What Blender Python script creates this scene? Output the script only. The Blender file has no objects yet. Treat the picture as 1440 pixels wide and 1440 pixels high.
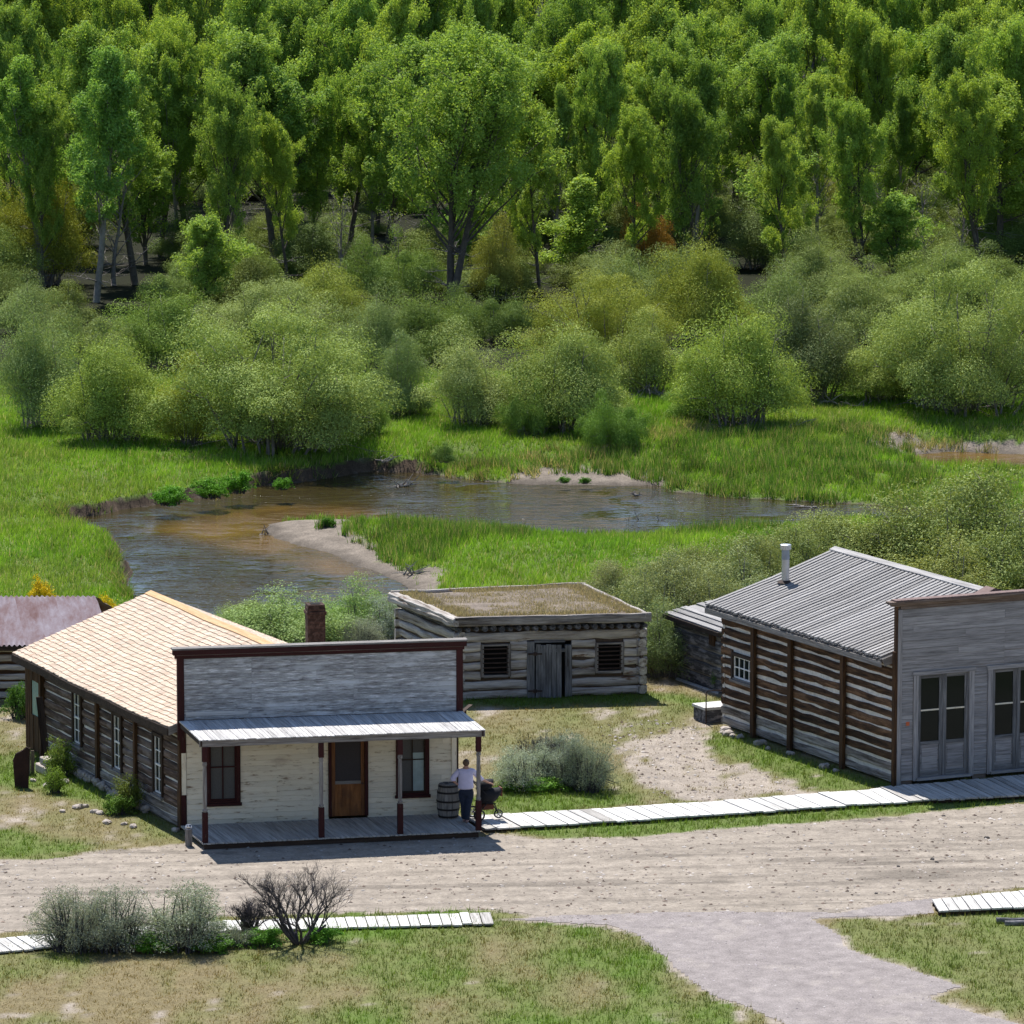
import bpy, bmesh, math, random
import numpy as np
from mathutils import Vector
# ---------------------------------------------------------------- camera, sky, sun, exposure
scene = bpy.context.scene
FPX, YH = 7500.0, -400.0            # focal length and horizon of the photograph, in its own pixels
PITCH = math.atan((720 - YH) / FPX)
CAM = np.array([0.0, 0.0, 31.0])
cam_data = bpy.data.cameras.new("camera")
cam = bpy.data.objects.new("camera", cam_data)
scene.collection.objects.link(cam)
cam.location = CAM
cam.rotation_euler = (math.pi / 2 - PITCH, 0, 0)
cam_data.sensor_width = 36.0
cam_data.lens = 36.0 * FPX / 1440.0
cam_data.clip_start = 1.0
cam_data.clip_end = 6000.0
scene.camera = cam
SUN_DIR = Vector((-0.30, 0.96, 1.62)).normalized()      # towards the sun
world = bpy.data.worlds.new("World"); scene.world = world; world.use_nodes = True
wn = world.node_tree
bg = wn.nodes["Background"]
sky = wn.nodes.new("ShaderNodeTexSky"); sky.sky_type = 'NISHITA'; sky.sun_disc = False
sky.sun_elevation = math.asin(SUN_DIR.z); sky.sun_rotation = math.atan2(SUN_DIR.x, SUN_DIR.y)
sky.altitude = 1700; sky.air_density = 1.0; sky.dust_density = 0.6
wn.links.new(sky.outputs[0], bg.inputs[0]); bg.inputs[1].default_value = 0.115
sd = bpy.data.lights.new("sun", 'SUN'); sd.energy = 5.0; sd.angle = math.radians(0.5); sd.color = (1.0, 0.955, 0.89)
sun = bpy.data.objects.new("sun", sd); scene.collection.objects.link(sun)
sun.rotation_euler = (-SUN_DIR).to_track_quat('-Z', 'Y').to_euler(); sun.location = (0, 200, 80)
scene.view_settings.view_transform = 'Standard'
scene.view_settings.look = 'None'
scene.view_settings.exposure = 0.53
scene.view_settings.gamma = 1.0
scene.cycles.max_bounces = 5; scene.cycles.diffuse_bounces = 2; scene.cycles.glossy_bounces = 2
scene.cycles.transmission_bounces = 3; scene.cycles.transparent_max_bounces = 4
scene.cycles.caustics_reflective = False; scene.cycles.caustics_refractive = False
scene.cycles.use_light_tree = False
scene.cycles.use_denoising = True; scene.cycles.denoising_prefilter = "ACCURATE"; scene.cycles.denoising_input_passes = "RGB_ALBEDO_NORMAL"; scene.cycles.use_adaptive_sampling = False
scene.cycles.sample_clamp_direct = 5.0; scene.cycles.sample_clamp_indirect = 2.5; scene.cycles.blur_glossy = 1.0

# ---------------------------------------------------------------- geometry of the view: pixel of the photograph -> place in the world
Wz = np.array([0.0, 0.0, 1.0])
_F = np.array([0, math.cos(PITCH), -math.sin(PITCH)]); _U = np.array([0, math.sin(PITCH), math.cos(PITCH)])
def nz(v): return v / np.linalg.norm(v)
def ray(x, y): return _F + np.array([(x - 720) / FPX, 0, 0]) + (720 - y) / FPX * _U
def G(x, y, z=0.0):
    r = ray(x, y); return CAM + (z - CAM[2]) / r[2] * r
def on_plane(x, y, O, n):
    r = ray(x, y); return CAM + ((O - CAM) @ n) / (r @ n) * r
def to_px(P):
    d = np.asarray(P, float) - CAM; w = d @ _F
    return 720 + FPX * d[..., 0] / w, 720 - FPX * (d @ _U) / w

# ---------------------------------------------------------------- noise and polygons (numpy)
def vnoise(x, y, seed=0):
    xi = np.floor(x); yi = np.floor(y); xf = x - xi; yf = y - yi
    u = xf * xf * (3 - 2 * xf); v = yf * yf * (3 - 2 * yf)
    def h(a, b):
        s = np.sin(a * 127.1 + b * 311.7 + seed * 74.7) * 43758.5453
        return s - np.floor(s)
    return (h(xi, yi) * (1 - u) + h(xi + 1, yi) * u) * (1 - v) + (h(xi, yi + 1) * (1 - u) + h(xi + 1, yi + 1) * u) * v
def fbm(x, y, seed=0, octv=4):
    s = 0; a = 0.5; t = 0
    for k in range(octv):
        s = s + a * vnoise(x * 2 ** k + 13.7 * k, y * 2 ** k, seed + k); t += a; a *= 0.5
    return s / t
def sdist(P, poly):
    """signed distance from points P (N,2) to a polygon: negative inside"""
    P = np.asarray(P, float); best = np.full(len(P), 1e18); ins = np.zeros(len(P), bool)
    n = len(poly)
    for i in range(n):
        a = np.array(poly[i], float); b = np.array(poly[(i + 1) % n], float); e = b - a
        w = P - a; t = np.clip((w @ e) / max(e @ e, 1e-12), 0, 1)
        d = ((w - t[:, None] * e) ** 2).sum(1); best = np.minimum(best, d)
        c = (a[1] > P[:, 1]) != (b[1] > P[:, 1])
        if e[1] != 0:
            xx = a[0] + (P[:, 1] - a[1]) / e[1] * e[0]
            ins ^= c & (P[:, 0] < xx)
    d = np.sqrt(best); return np.where(ins, -d, d)
def sst(a, b, x):
    t = np.clip((x - a) / (b - a), 0, 1); return t * t * (3 - 2 * t)
def wpoly(px, z): return [tuple(G(x, y, z)[:2]) for x, y in px]

# ---------------------------------------------------------------- zones of the ground, traced on the photograph and laid on the ground
WATER = wpoly([(100,742),(97,735),(110,728),(150,724),(215,710),(265,704),(320,693),(380,683),(440,676.5),(500,668),(530,662),(580,666),(650,674),(720,681),(820,683),(925,684),
   (945,692),(1020,700),(1120,705),(1220,711),(1300,716),(1500,722),(2600,760),(2600,790),(1500,752),(1300,738),(1210,729),(1170,733),(1120,738),(1070,742),(1000,748),(940,750),(890,752),(820,753),(770,752),(720,746),(640,742),(570,736),
   (500,731),(440,731),(400,733),(372,737),(378,752),(400,765),(450,777),(480,787),(525,806),(560,822),(590,850),(520,872),(400,885),(290,890),(200,872),(186,840),(184,822),(176,805),(170,785),(160,768),(125,753)], -2.0)
BACKWATER = wpoly([(1290,640),(1340,636),(1420,640),(1520,643),(2200,650),(2200,688),(1520,675),(1420,670),(1330,666),(1278,652)], -2.0)
GENTLE = wpoly([(360,724),(440,720),(530,722),(720,738),(940,742),(1250,722),(1600,745),(2700,770),(2700,1200),(430,1200),(500,850),(440,800),(385,775),(362,750)], -1.9)
GENTLE2 = wpoly([(610,655),(760,640),(1000,655),(1600,690),(2600,738),(2600,765),(1500,737),(1220,722),(945,702),(620,700)], -1.9)
GENTLE3 = wpoly([(1180,640),(1290,655),(1340,668),(2300,690),(2300,640),(1520,634),(1300,626),(1240,630)], -1.9)
SAND = wpoly([(366,733),(440,729),(492,730),(474,745),(500,755),(528,768),(536,790),(565,800),(592,806),(600,835),(575,840),(540,832),(520,815),(440,785),(366,762)], -1.85)
SAND2 = wpoly([(716,671),(740,666),(800,663),(860,667),(925,668),(940,676),(935,690),(716,690)], -1.9)
SAND3 = wpoly([(1210,628),(1270,626),(1420,630),(1600,634),(1600,646),(1290,642),(1230,640)], -1.9)
SAND4 = wpoly([(590,792),(620,800),(612,830),(570,850),(575,815)], -1.7)
ROAD = wpoly([(-600,1232),(-100,1215),(20,1208),(90,1207),(150,1196),(215,1193),(262,1183),(300,1192),(420,1186),(560,1181),(700,1174),(777,1180),(905,1177),(988,1169),(1070,1163),(1214,1151),(1417,1133),(2000,1085),
   (2000,1190),(1440,1248),(1400,1253),(1305,1262),(1240,1268),(1200,1282),(1140,1288),(1100,1281),(860,1300),(800,1298),(690,1280),(480,1283),(330,1288),(160,1302),(20,1310),(-600,1360)], 0)
PATH = wpoly([(700,1293),(800,1299),(854,1303),(895,1316),(921,1341),(950,1366),(977,1388),(1008,1406),(1050,1418),(1110,1445),(1700,1700),(1900,1690),(1430,1440),(1342,1416),(1306,1403),(1352,1388),(1310,1372),(1265,1357),(1193,1334),(1183,1316),
   (1147,1293),(1210,1290),(1260,1290),(1312,1284),(1312,1263),(1240,1270),(1180,1283),(1130,1283),(1000,1282),(800,1286)], 0)
BARE = wpoly([(835,1020),(870,1012),(930,1010),(985,1020),(1000,1040),(985,1058),(1040,1075),(1110,1095),(1140,1112),(1000,1126),(930,1128),(900,1105),(880,1075),(850,1050)], 0)
LUSH = [wpoly(q, 0) for q in (
   [(690,1120),(740,1095),(850,1095),(900,1120),(905,1130),(700,1146)],
   [(965,1035),(1000,1028),(1040,1035),(1120,1060),(1200,1085),(1262,1105),(1200,1112),(1120,1112),(1060,1082),(1010,1062),(975,1055)],
   [(700,1164),(905,1153),(1111,1139),(1280,1127),(1440,1118),(1700,1100),(1700,1110),(1440,1131),(1214,1151),(988,1169),(905,1177),(777,1180),(720,1176)],
   [(60,1060),(150,1100),(255,1165),(240,1175),(170,1168),(120,1130),(40,1110),(-100,1100),(-100,1065)],
   [(640,980),(900,972),(1010,990),(1010,1000),(940,985),(880,990),(760,995),(640,992)],
   [(560,1302),(640,1300),(830,1302),(890,1318),(960,1385),(1000,1410),(900,1385),(780,1330),(640,1325)],
   [(1150,1295),(1260,1290),(1310,1283),(1700,1255),(1700,1420),(1440,1430),(1340,1400),(1350,1385),(1200,1335)],
   [(-200,1170),(20,1165),(90,1175),(140,1190),(90,1205),(-200,1212)],
   [(660,1125),(700,1122),(700,1150),(660,1150)])]
DRY = [wpoly(q, 0) for q in ([(640,1000),(850,995),(980,1000),(990,1020),(850,1060),(880,1110),(690,1090),(650,1050)], [(30,1120),(110,1130),(240,1165),(200,1185),(60,1180)])]

def hill(x, Y):
    z = 62 * sst(470, 1150, Y) + 40 * sst(1200, 2600, Y) + 3.0 * sst(400, 480, Y) * (fbm(x / 60, Y / 60, 5) - 0.3)
    near = np.clip(1 - Y / 114.0, 0, 1.2)
    return z + 28.8 * near ** 1.05
def height(x, Y):
    x = np.asarray(x, float); Y = np.asarray(Y, float); P = np.stack([x, Y], 1)
    z = -1.2 * sst(177.5, 188.5, Y) + hill(x, Y)
    z = z + 0.05 * (fbm(x / 3, Y / 3, 3) - 0.5) * sst(170, 185, Y) + 0.25 * (fbm(x / 9, Y / 9, 4) - 0.5) * sst(185, 195, Y)
    m = (Y > 183) & (Y < 285)
    if m.any():
        Q = P[m]; n1 = fbm(Q[:, 0] / 1.1, Q[:, 1] / 1.6, 11); land = z[m]
        g = np.minimum.reduce([sdist(Q, GENTLE), sdist(Q, GENTLE2), sdist(Q, GENTLE3)])
        gw = 1 - sst(-0.8, 0.8, g)                       # 1 = gentle shore, 0 = cut bank
        for poly, wdt in ((WATER, 1.0), (BACKWATER, 0.8)):
            d = sdist(Q, poly) + (n1 - 0.5) * 1.2 * (1 - gw) + (n1 - 0.5) * 0.6 * gw
            ll = land - 0.28 * (1 - sst(0, 5, d)); steep = -2.12 + (ll + 2.12) * (0.30 * sst(-.15, 0.3, d) + 0.70 * sst(0.10, 0.40, d)) 
            soft = np.minimum(land, -2.03 + 0.055 * np.clip(d, 0, 50) + 0.10 * sst(0.0, 0.6, d) + 0.018 * np.clip(d, 0, 50) ** 1.5)
            out = steep * (1 - gw) + soft * gw
            out = np.where(d < 0, -2.06 - 0.25 * sst(0, 2.5, -d), out)
            land = np.where(d < 9, np.minimum(land, out), land)
        z[m] = land
    return z
def Gt(px, py):
    z = 0.0 if py > 960 else -1.2
    for _ in range(4):
        P = G(px, py, z); z = float(height([P[0]], [P[1]])[0])
    P = G(px, py, z); return P
def scale_at(P):                       # metres per photo pixel at P
    return ((np.asarray(P) - CAM) @ _F) / FPX

# ---------------------------------------------------------------- materials
def new_mat(name):
    m = bpy.data.materials.new(name); m.use_nodes = True
    nt = m.node_tree; b = nt.nodes["Principled BSDF"]; b.inputs["Specular IOR Level"].default_value = 0.25
    return m, nt, b
def N(nt, t, **kw):
    n = nt.nodes.new(t)
    for k, v in kw.items(): setattr(n, k, v)
    return n
def attr(nt, name):
    n = N(nt, "ShaderNodeAttribute"); n.attribute_name = name; return n
def ramp(nt, fac, stops):
    r = N(nt, "ShaderNodeValToRGB"); e = r.color_ramp.elements
    while len(e) < len(stops): e.new(0.5)
    for el, (p, c) in zip(e, stops): el.position = p; el.color = (*c, 1) if len(c) == 3 else c
    nt.links.new(fac, r.inputs[0]); return r.outputs[0]
def vmath(nt, op, a, b):
    n = N(nt, "ShaderNodeVectorMath", operation=op)
    for i, v in enumerate((a, b)):
        if isinstance(v, (tuple, list)): n.inputs[i].default_value = v
        else: nt.links.new(v, n.inputs[i])
    return n.outputs[0]
def mth(nt, op, a, b=0.0, c=None):
    n = N(nt, "ShaderNodeMath", operation=op)
    for i, v in enumerate((a, b, c)):
        if v is None: continue
        if isinstance(v, (int, float)): n.inputs[i].default_value = v
        else: nt.links.new(v, n.inputs[i])
    return n.outputs[0]
def noise(nt, vec, scale, detail=4, rough=0.6):
    n = N(nt, "ShaderNodeTexNoise"); n.inputs["Scale"].default_value = scale; n.inputs["Detail"].default_value = detail; n.inputs["Roughness"].default_value = rough
    nt.links.new(vec, n.inputs["Vector"]); return n.outputs[0]
def mixc(nt, fac, a, b, mode='MIX'):
    n = N(nt, "ShaderNodeMix", data_type='RGBA', blend_type=mode)
    for i, v in ((0, fac), (6, a), (7, b)):
        if isinstance(v, (int, float)): n.inputs[i].default_value = v
        elif isinstance(v, tuple): n.inputs[i].default_value = (*v, 1)
        else: nt.links.new(v, n.inputs[i])
    return n.outputs[2]
def bump(nt, b, h, strength, dist=0.02):
    n = N(nt, "ShaderNodeBump"); n.inputs["Strength"].default_value = strength; n.inputs["Distance"].default_value = dist
    nt.links.new(h, n.inputs["Height"]); nt.links.new(n.outputs[0], b.inputs["Normal"])
def wood(name, stops, grain=(1.2, 22, 22), var=0.35, patch=None, patch2=None, bmp=0.5, rough=0.85, gscale=1.0):
    """weathered boards: 'loc' runs along the grain first, 'rnd' differs board by board"""
    m, nt, b = new_mat(name); b.inputs["Roughness"].default_value = rough
    loc = attr(nt, "loc").outputs["Vector"]; rnd = attr(nt, "rnd").outputs["Fac"]
    off = vmath(nt, 'MULTIPLY', loc, grain)
    cmb = N(nt, "ShaderNodeCombineXYZ"); r50 = mth(nt, 'MULTIPLY', rnd, 53.0)
    for i in range(3): nt.links.new(r50, cmb.inputs[i])
    v = vmath(nt, 'ADD', off, cmb.outputs[0])
    n1 = noise(nt, v, gscale, 6, 0.7)
    col = ramp(nt, n1, stops)
    for i, pt in enumerate((patch, patch2)):
        if pt:
            sc, lo, hi, c = pt
            v2 = vmath(nt, 'MULTIPLY', vmath(nt, 'ADD', loc, (3.1 * i, 7.7, 1.3)) if not (len(sc) > 3) else v, tuple(sc[:3]))
            n2 = noise(nt, v2, 1.0, 5, 0.65)
            f = ramp(nt, n2, [(lo, (0, 0, 0)), (hi, (1, 1, 1))])
            col = mixc(nt, f, col, c)
    val = mth(nt, 'MULTIPLY_ADD', rnd, var, 1 - var / 2)
    mul = N(nt, "ShaderNodeCombineXYZ")
    for i in range(3): nt.links.new(val, mul.inputs[i])
    col = vmath(nt, 'MULTIPLY', col, mul.outputs[0])
    nt.links.new(col, b.inputs["Base Color"])
    bump(nt, b, n1, bmp, 0.03)
    return m
def plain(name, col, rough=0.6, metal=0.0, nscale=0, namp=0.3, spec=0.3):
    m, nt, b = new_mat(name); b.inputs["Roughness"].default_value = rough; b.inputs["Metallic"].default_value = metal; b.inputs["Specular IOR Level"].default_value = spec
    if nscale:
        tc = N(nt, "ShaderNodeTexCoord"); n1 = noise(nt, tc.outputs["Object"], nscale, 5, 0.7)
        c = ramp(nt, n1, [(0.25, tuple(x * (1 - namp) for x in col)), (0.75, tuple(min(1, x * (1 + namp)) for x in col))])
        nt.links.new(c, b.inputs["Base Color"]); bump(nt, b, n1, 0.4)
    else: b.inputs["Base Color"].default_value = (*col, 1)
    return m
def leaf_mat(name, base=(1, 1, 1), trans=0.45, gloss=0.12):
    """leaves: colour = vertex 'Col' x object colour; light comes through them"""
    m = bpy.data.materials.new(name); m.use_nodes = True; nt = m.node_tree; nt.nodes.clear()
    out = N(nt, "ShaderNodeOutputMaterial"); oi = N(nt, "ShaderNodeObjectInfo"); col = attr(nt, "Col").outputs["Color"]
    c = mixc(nt, 1.0, col, oi.outputs["Color"], 'MULTIPLY')
    d = N(nt, "ShaderNodeBsdfDiffuse"); t = N(nt, "ShaderNodeBsdfTranslucent"); g = N(nt, "ShaderNodeBsdfGlossy"); g.inputs["Roughness"].default_value = 0.6
    nt.links.new(c, d.inputs[0]); c2 = mixc(nt, 1.0, c, (1.18, 1.08, 0.62), 'MULTIPLY'); nt.links.new(c2, t.inputs[0])
    mx = N(nt, "ShaderNodeMixShader"); mx.inputs[0].default_value = trans; nt.links.new(d.outputs[0], mx.inputs[1]); nt.links.new(t.outputs[0], mx.inputs[2])
    m2 = N(nt, "ShaderNodeMixShader"); m2.inputs[0].default_value = gloss * 0.2; g.inputs[0].default_value = (.8, .9, .7, 1)
    nt.links.new(mx.outputs[0], m2.inputs[1]); nt.links.new(g.outputs[0], m2.inputs[2]); nt.links.new(m2.outputs[0], out.inputs[0])
    return m

M = {}
M['leaf'] = leaf_mat("leaf", trans=0.24); M['treeleaf'] = leaf_mat("tree_leaf", trans=0.46); M['grass'] = leaf_mat("grass_blade", trans=0.4, gloss=0.05)
M['sage'] = leaf_mat("sage_leaf", trans=0.2, gloss=0.08)
M['bark'] = plain("bark", (0.10, 0.085, 0.07), 0.95, nscale=3, namp=0.5)
M['palebark'] = plain("pale_bark", (0.22, 0.20, 0.17), 0.9, nscale=4, namp=0.4)
M['twig'] = plain("grey_twig", (0.20, 0.18, 0.17), 0.9, nscale=6, namp=0.4)
M['sagewood'] = plain("sage_wood", (0.075, 0.068, 0.075), 0.95, nscale=8, namp=0.4)
M['log_brown'] = wood("log_brown", [(0.30, (0.018, 0.011, 0.009)), (0.5, (0.085, 0.055, 0.042)), (0.72, (0.24, 0.18, 0.155))], (0.9, 9, 9), 0.5, patch=((0.5, 1.6, 1.6), 0.50, 0.64, (0.20, 0.17, 0.16)), bmp=0.9)
M['log_grey'] = wood("log_grey", [(0.33, (0.05, 0.038, 0.03)), (0.5, (0.20, 0.18, 0.165)), (0.7, (0.42, 0.39, 0.365))], (0.8, 9, 9), 0.35, bmp=0.9)
M['log_rich'] = wood("log_rich", [(0.34, (0.014, 0.007, 0.004)), (0.52, (0.085, 0.045, 0.024)), (0.74, (0.24, 0.14, 0.08))], (1.2, 9, 9), 0.6, bmp=0.9)
M['log_silver'] = wood("log_silver", [(0.30, (0.05, 0.032, 0.02)), (0.42, (0.30, 0.265, 0.235)), (0.66, (0.62, 0.58, 0.54))], (0.55, 7, 7), 0.3, patch=((0.8, 4, 4), 0.60, 0.68, (0.14, 0.075, 0.04)), bmp=1.0)
M['log_dark'] = wood("log_dark", [(0.32, (0.02, 0.02, 0.022)), (0.5, (0.07, 0.07, 0.078)), (0.7, (0.22, 0.22, 0.24))], (1.1, 9, 9), 0.5, patch=((2, 5, 5), 0.52, 0.62, (0.22, 0.21, 0.22)), bmp=0.9)
M['chink'] = plain("chinking", (0.60, 0.58, 0.55), 0.95, nscale=5, namp=0.25)
M['post'] = wood("dark_post", [(0.35, (0.025, 0.014, 0.009)), (0.6, (0.09, 0.045, 0.02)), (0.8, (0.2, 0.11, 0.05))], (1.5, 16, 16), 0.3)
M['siding_grey'] = wood("siding_weathered", [(0.32, (0.09, 0.085, 0.085)), (0.42, (0.28, 0.275, 0.28)), (0.54, (0.38, 0.385, 0.395)), (0.64, (0.68, 0.68, 0.69))], (3.0, 26, 26), 0.35, patch=((0.7, 2.2, 2.2), 0.52, 0.62, (0.56, 0.57, 0.59)), patch2=((0.5, 2, 2, 1), 0.64, 0.72, (0.17, 0.10, 0.065)), bmp=0.12)
M['siding_white'] = wood("siding_peeling", [(0.30, (0.15, 0.085, 0.05)), (0.37, (0.50, 0.42, 0.31)), (0.43, (0.76, 0.70, 0.57)), (0.75, (0.84, 0.79, 0.67))], (2.2, 12, 12), 0.14, patch=((0.5, 1.6, 1.6), 0.60, 0.72, (0.56, 0.49, 0.40)), bmp=0.12)
M['siding_blue'] = wood("siding_bluegrey", [(0.3, (0.13, 0.127, 0.13)), (0.5, (0.29, 0.282, 0.29)), (0.75, (0.45, 0.44, 0.45))], (1.0, 18, 18), 0.28, patch=((0.3, 2.2, 2.2, 1), 0.60, 0.74, (0.18, 0.125, 0.095)), bmp=0.12)
M['board_brown'] = wood("board_brown", [(0.3, (0.06, 0.04, 0.03)), (0.5, (0.17, 0.125, 0.10)), (0.75, (0.30, 0.25, 0.22))], (1.0, 18, 18), 0.3)
M['red'] = wood("oxblood_paint", [(0.30, (0.14, 0.11, 0.10)), (0.38, (0.035, 0.011, 0.011)), (0.7, (0.062, 0.016, 0.016))], (3, 30, 30), 0.25)
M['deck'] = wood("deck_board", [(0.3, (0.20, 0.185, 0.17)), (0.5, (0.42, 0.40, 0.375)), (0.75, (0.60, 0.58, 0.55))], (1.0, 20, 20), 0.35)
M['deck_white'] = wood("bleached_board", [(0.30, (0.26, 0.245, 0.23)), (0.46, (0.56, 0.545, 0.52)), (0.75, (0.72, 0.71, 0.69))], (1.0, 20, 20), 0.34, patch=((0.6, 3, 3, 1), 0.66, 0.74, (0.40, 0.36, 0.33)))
M['roof_board'] = wood("roof_board", [(0.3, (0.22, 0.212, 0.21)), (0.5, (0.52, 0.51, 0.505)), (0.75, (0.72, 0.71, 0.70))], (0.8, 24, 24), 0.35)
M['roof_old'] = wood("roof_board_old", [(0.3, (0.13, 0.125, 0.122)), (0.5, (0.30, 0.29, 0.285)), (0.75, (0.44, 0.43, 0.425))], (0.8, 24, 24), 0.45)
M['recess_shade'] = plain("recess_shade", (0.10, 0.095, 0.095), 0.95)  # batten shadow painted as a dark tone on the recessed roof boards
M['shingle'] = wood("new_shingle", [(0.3, (0.42, 0.28, 0.185)), (0.5, (0.58, 0.46, 0.36)), (0.75, (0.70, 0.62, 0.53))], (1.5, 14, 14), 0.34, patch=((0.35, 0.8, 0.8, 1), 0.54, 0.74, (0.50, 0.33, 0.22)))
M['ridgecap'] = wood("ridge_board", [(0.3, (0.50, 0.29, 0.14)), (0.6, (0.66, 0.44, 0.25))], (1, 14, 14), 0.15)
M['grey_frame'] = wood("grey_frame", [(0.3, (0.09, 0.08, 0.075)), (0.5, (0.22, 0.205, 0.195)), (0.75, (0.40, 0.385, 0.37))], (1.2, 24, 24), 0.25)
M['door_grey'] = wood("door_grey", [(0.3, (0.05, 0.05, 0.052)), (0.5, (0.17, 0.17, 0.175)), (0.75, (0.34, 0.34, 0.35))], (1.0, 18, 18), 0.25, patch=((0.4, 1.6, 1.6), 0.55, 0.7, (0.08, 0.08, 0.085)))
M['dark_frame'] = wood("dark_frame", [(0.3, (0.02, 0.014, 0.012)), (0.6, (0.06, 0.04, 0.03)), (0.8, (0.13, 0.09, 0.07))], (1.5, 20, 20), 0.3)
M['white'] = plain("white_paint", (0.72, 0.73, 0.72), 0.7, nscale=9, namp=0.12)
M['door_ply'] = wood("door_plywood", [(0.3, (0.12, 0.045, 0.015)), (0.55, (0.26, 0.11, 0.04)), (0.8, (0.36, 0.17, 0.07))], (1.0, 9, 9), 0.1, patch=((1.5, 2, 2), 0.5, 0.75, (0.10, 0.05, 0.03)))
M['door_brown'] = wood("door_brown", [(0.3, (0.09, 0.035, 0.015)), (0.6, (0.22, 0.10, 0.045))], (1.2, 18, 18), 0.2)
M['glass'] = plain("window_glass", (0.008, 0.014, 0.012), 0.10, spec=0.15)
M['screen'] = plain("screen_mesh", (0.05, 0.045, 0.05), 0.8, nscale=60, namp=0.4)
M['screen_grey'] = plain("dusty_screen", (0.10, 0.10, 0.10), 0.7, nscale=50, namp=0.3)
M['pink'] = plain("faded_valance", (0.34, 0.20, 0.19), 0.9, nscale=6)
M['paper'] = plain("pale_curtain", (0.35, 0.45, 0.46), 0.8, nscale=5, namp=0.2)
M['teal'] = plain("teal_glass", (0.16, 0.30, 0.30), 0.25, nscale=2, namp=0.3, spec=0.5)
M['iron'] = plain("rusty_iron", (0.05, 0.032, 0.026), 0.8, nscale=8, namp=0.5)
M['rust'] = plain("rust_plate", (0.035, 0.016, 0.012), 0.85, nscale=4, namp=0.5)
M['galv'] = plain("galvanised", (0.50, 0.52, 0.55), 0.38, 0.75, nscale=4, namp=0.15)
M['galv_dark'] = plain("galvanised_dull", (0.30, 0.34, 0.40), 0.5, 0.5, nscale=5, namp=0.15)
M['flash'] = plain("flashing", (0.30, 0.33, 0.40), 0.5, 0.5, nscale=4)
M['redtin'] = plain("red_tin", (0.17, 0.115, 0.105), 0.8, 0.0, nscale=5, namp=0.35)
M['black'] = plain("black_void", (0.006, 0.006, 0.006), 0.95)
M['soil'] = plain("dark_soil", (0.09, 0.065, 0.048), 0.98, nscale=5, namp=0.4)
M['stone'] = plain("pale_stone", (0.42, 0.37, 0.33), 0.95, nscale=6, namp=0.35)
M['darkstone'] = plain("dark_stone", (0.10, 0.09, 0.085), 0.95, nscale=6, namp=0.35)
M['orange'] = plain("orange_plaque", (0.55, 0.13, 0.05), 0.6)
M['hoop'] = plain("barrel_hoop", (0.03, 0.027, 0.027), 0.6, 0.4, nscale=6, namp=0.3)
M['barrel'] = wood("barrel_stave", [(0.3, (0.08, 0.075, 0.07)), (0.5, (0.20, 0.19, 0.18)), (0.75, (0.34, 0.325, 0.31))], (2, 20, 20), 0.4)
M['shirt'] = plain("lilac_shirt", (0.60, 0.58, 0.80), 0.9, nscale=14, namp=0.08)
M['jeans'] = plain("dark_jeans", (0.018, 0.026, 0.05), 0.9, nscale=16, namp=0.3)
M['skin'] = plain("skin", (0.48, 0.27, 0.20), 0.6)
M['hair'] = plain("brown_hair", (0.13, 0.085, 0.06), 0.8, nscale=40, namp=0.4)
M['blackcloth'] = plain("black_fabric", (0.014, 0.014, 0.018), 0.8, nscale=20, namp=0.3)
M['rubber'] = plain("rubber", (0.02, 0.02, 0.02), 0.8)
M['shoe'] = plain("shoe", (0.30, 0.20, 0.20), 0.8)
M['orangecloth'] = plain("orange_fabric", (0.14, 0.05, 0.03), 0.85)
M['drift'] = plain("driftwood", (0.26, 0.235, 0.21), 0.95, nscale=6, namp=0.4)
# brick
m, nt, b = new_mat("chimney_brick"); loc = attr(nt, "loc").outputs["Vector"]
bt = N(nt, "ShaderNodeTexBrick"); bt.inputs["Scale"].default_value = 1.0; bt.inputs["Brick Width"].default_value = 0.21; bt.inputs["Row Height"].default_value = 0.075
bt.inputs["Mortar Size"].default_value = 0.012; bt.inputs["Color1"].default_value = (0.03, 0.016, 0.013, 1); bt.inputs["Color2"].default_value = (0.06, 0.03, 0.022, 1); bt.inputs["Mortar"].default_value = (0.03, 0.022, 0.018, 1)
nt.links.new(loc, bt.inputs["Vector"]); n1 = noise(nt, loc, 9, 4); nt.links.new(mixc(nt, ramp(nt, n1, [(0.45, (0, 0, 0)), (0.7, (1, 1, 1))]), bt.outputs[0], (0.11, 0.07, 0.055)), b.inputs["Base Color"]); b.inputs["Roughness"].default_value = 0.95
bump(nt, b, bt.outputs[0], 0.6); M['brick'] = m
# rusty corrugated roofing
m, nt, b = new_mat("rusty_tin"); loc = attr(nt, "loc").outputs["Vector"]; b.inputs["Metallic"].default_value = 0.0; b.inputs["Roughness"].default_value = 0.8
n1 = noise(nt, vmath(nt, 'MULTIPLY', loc, (0.5, 1.4, 1)), 1.1, 6, 0.7)
nt.links.new(ramp(nt, n1, [(0.34, (0.12, 0.055, 0.055)), (0.44, (0.17, 0.11, 0.12)), (0.56, (0.23, 0.19, 0.22)), (0.75, (0.33, 0.31, 0.36))]), b.inputs["Base Color"]); M['tin'] = m
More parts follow.
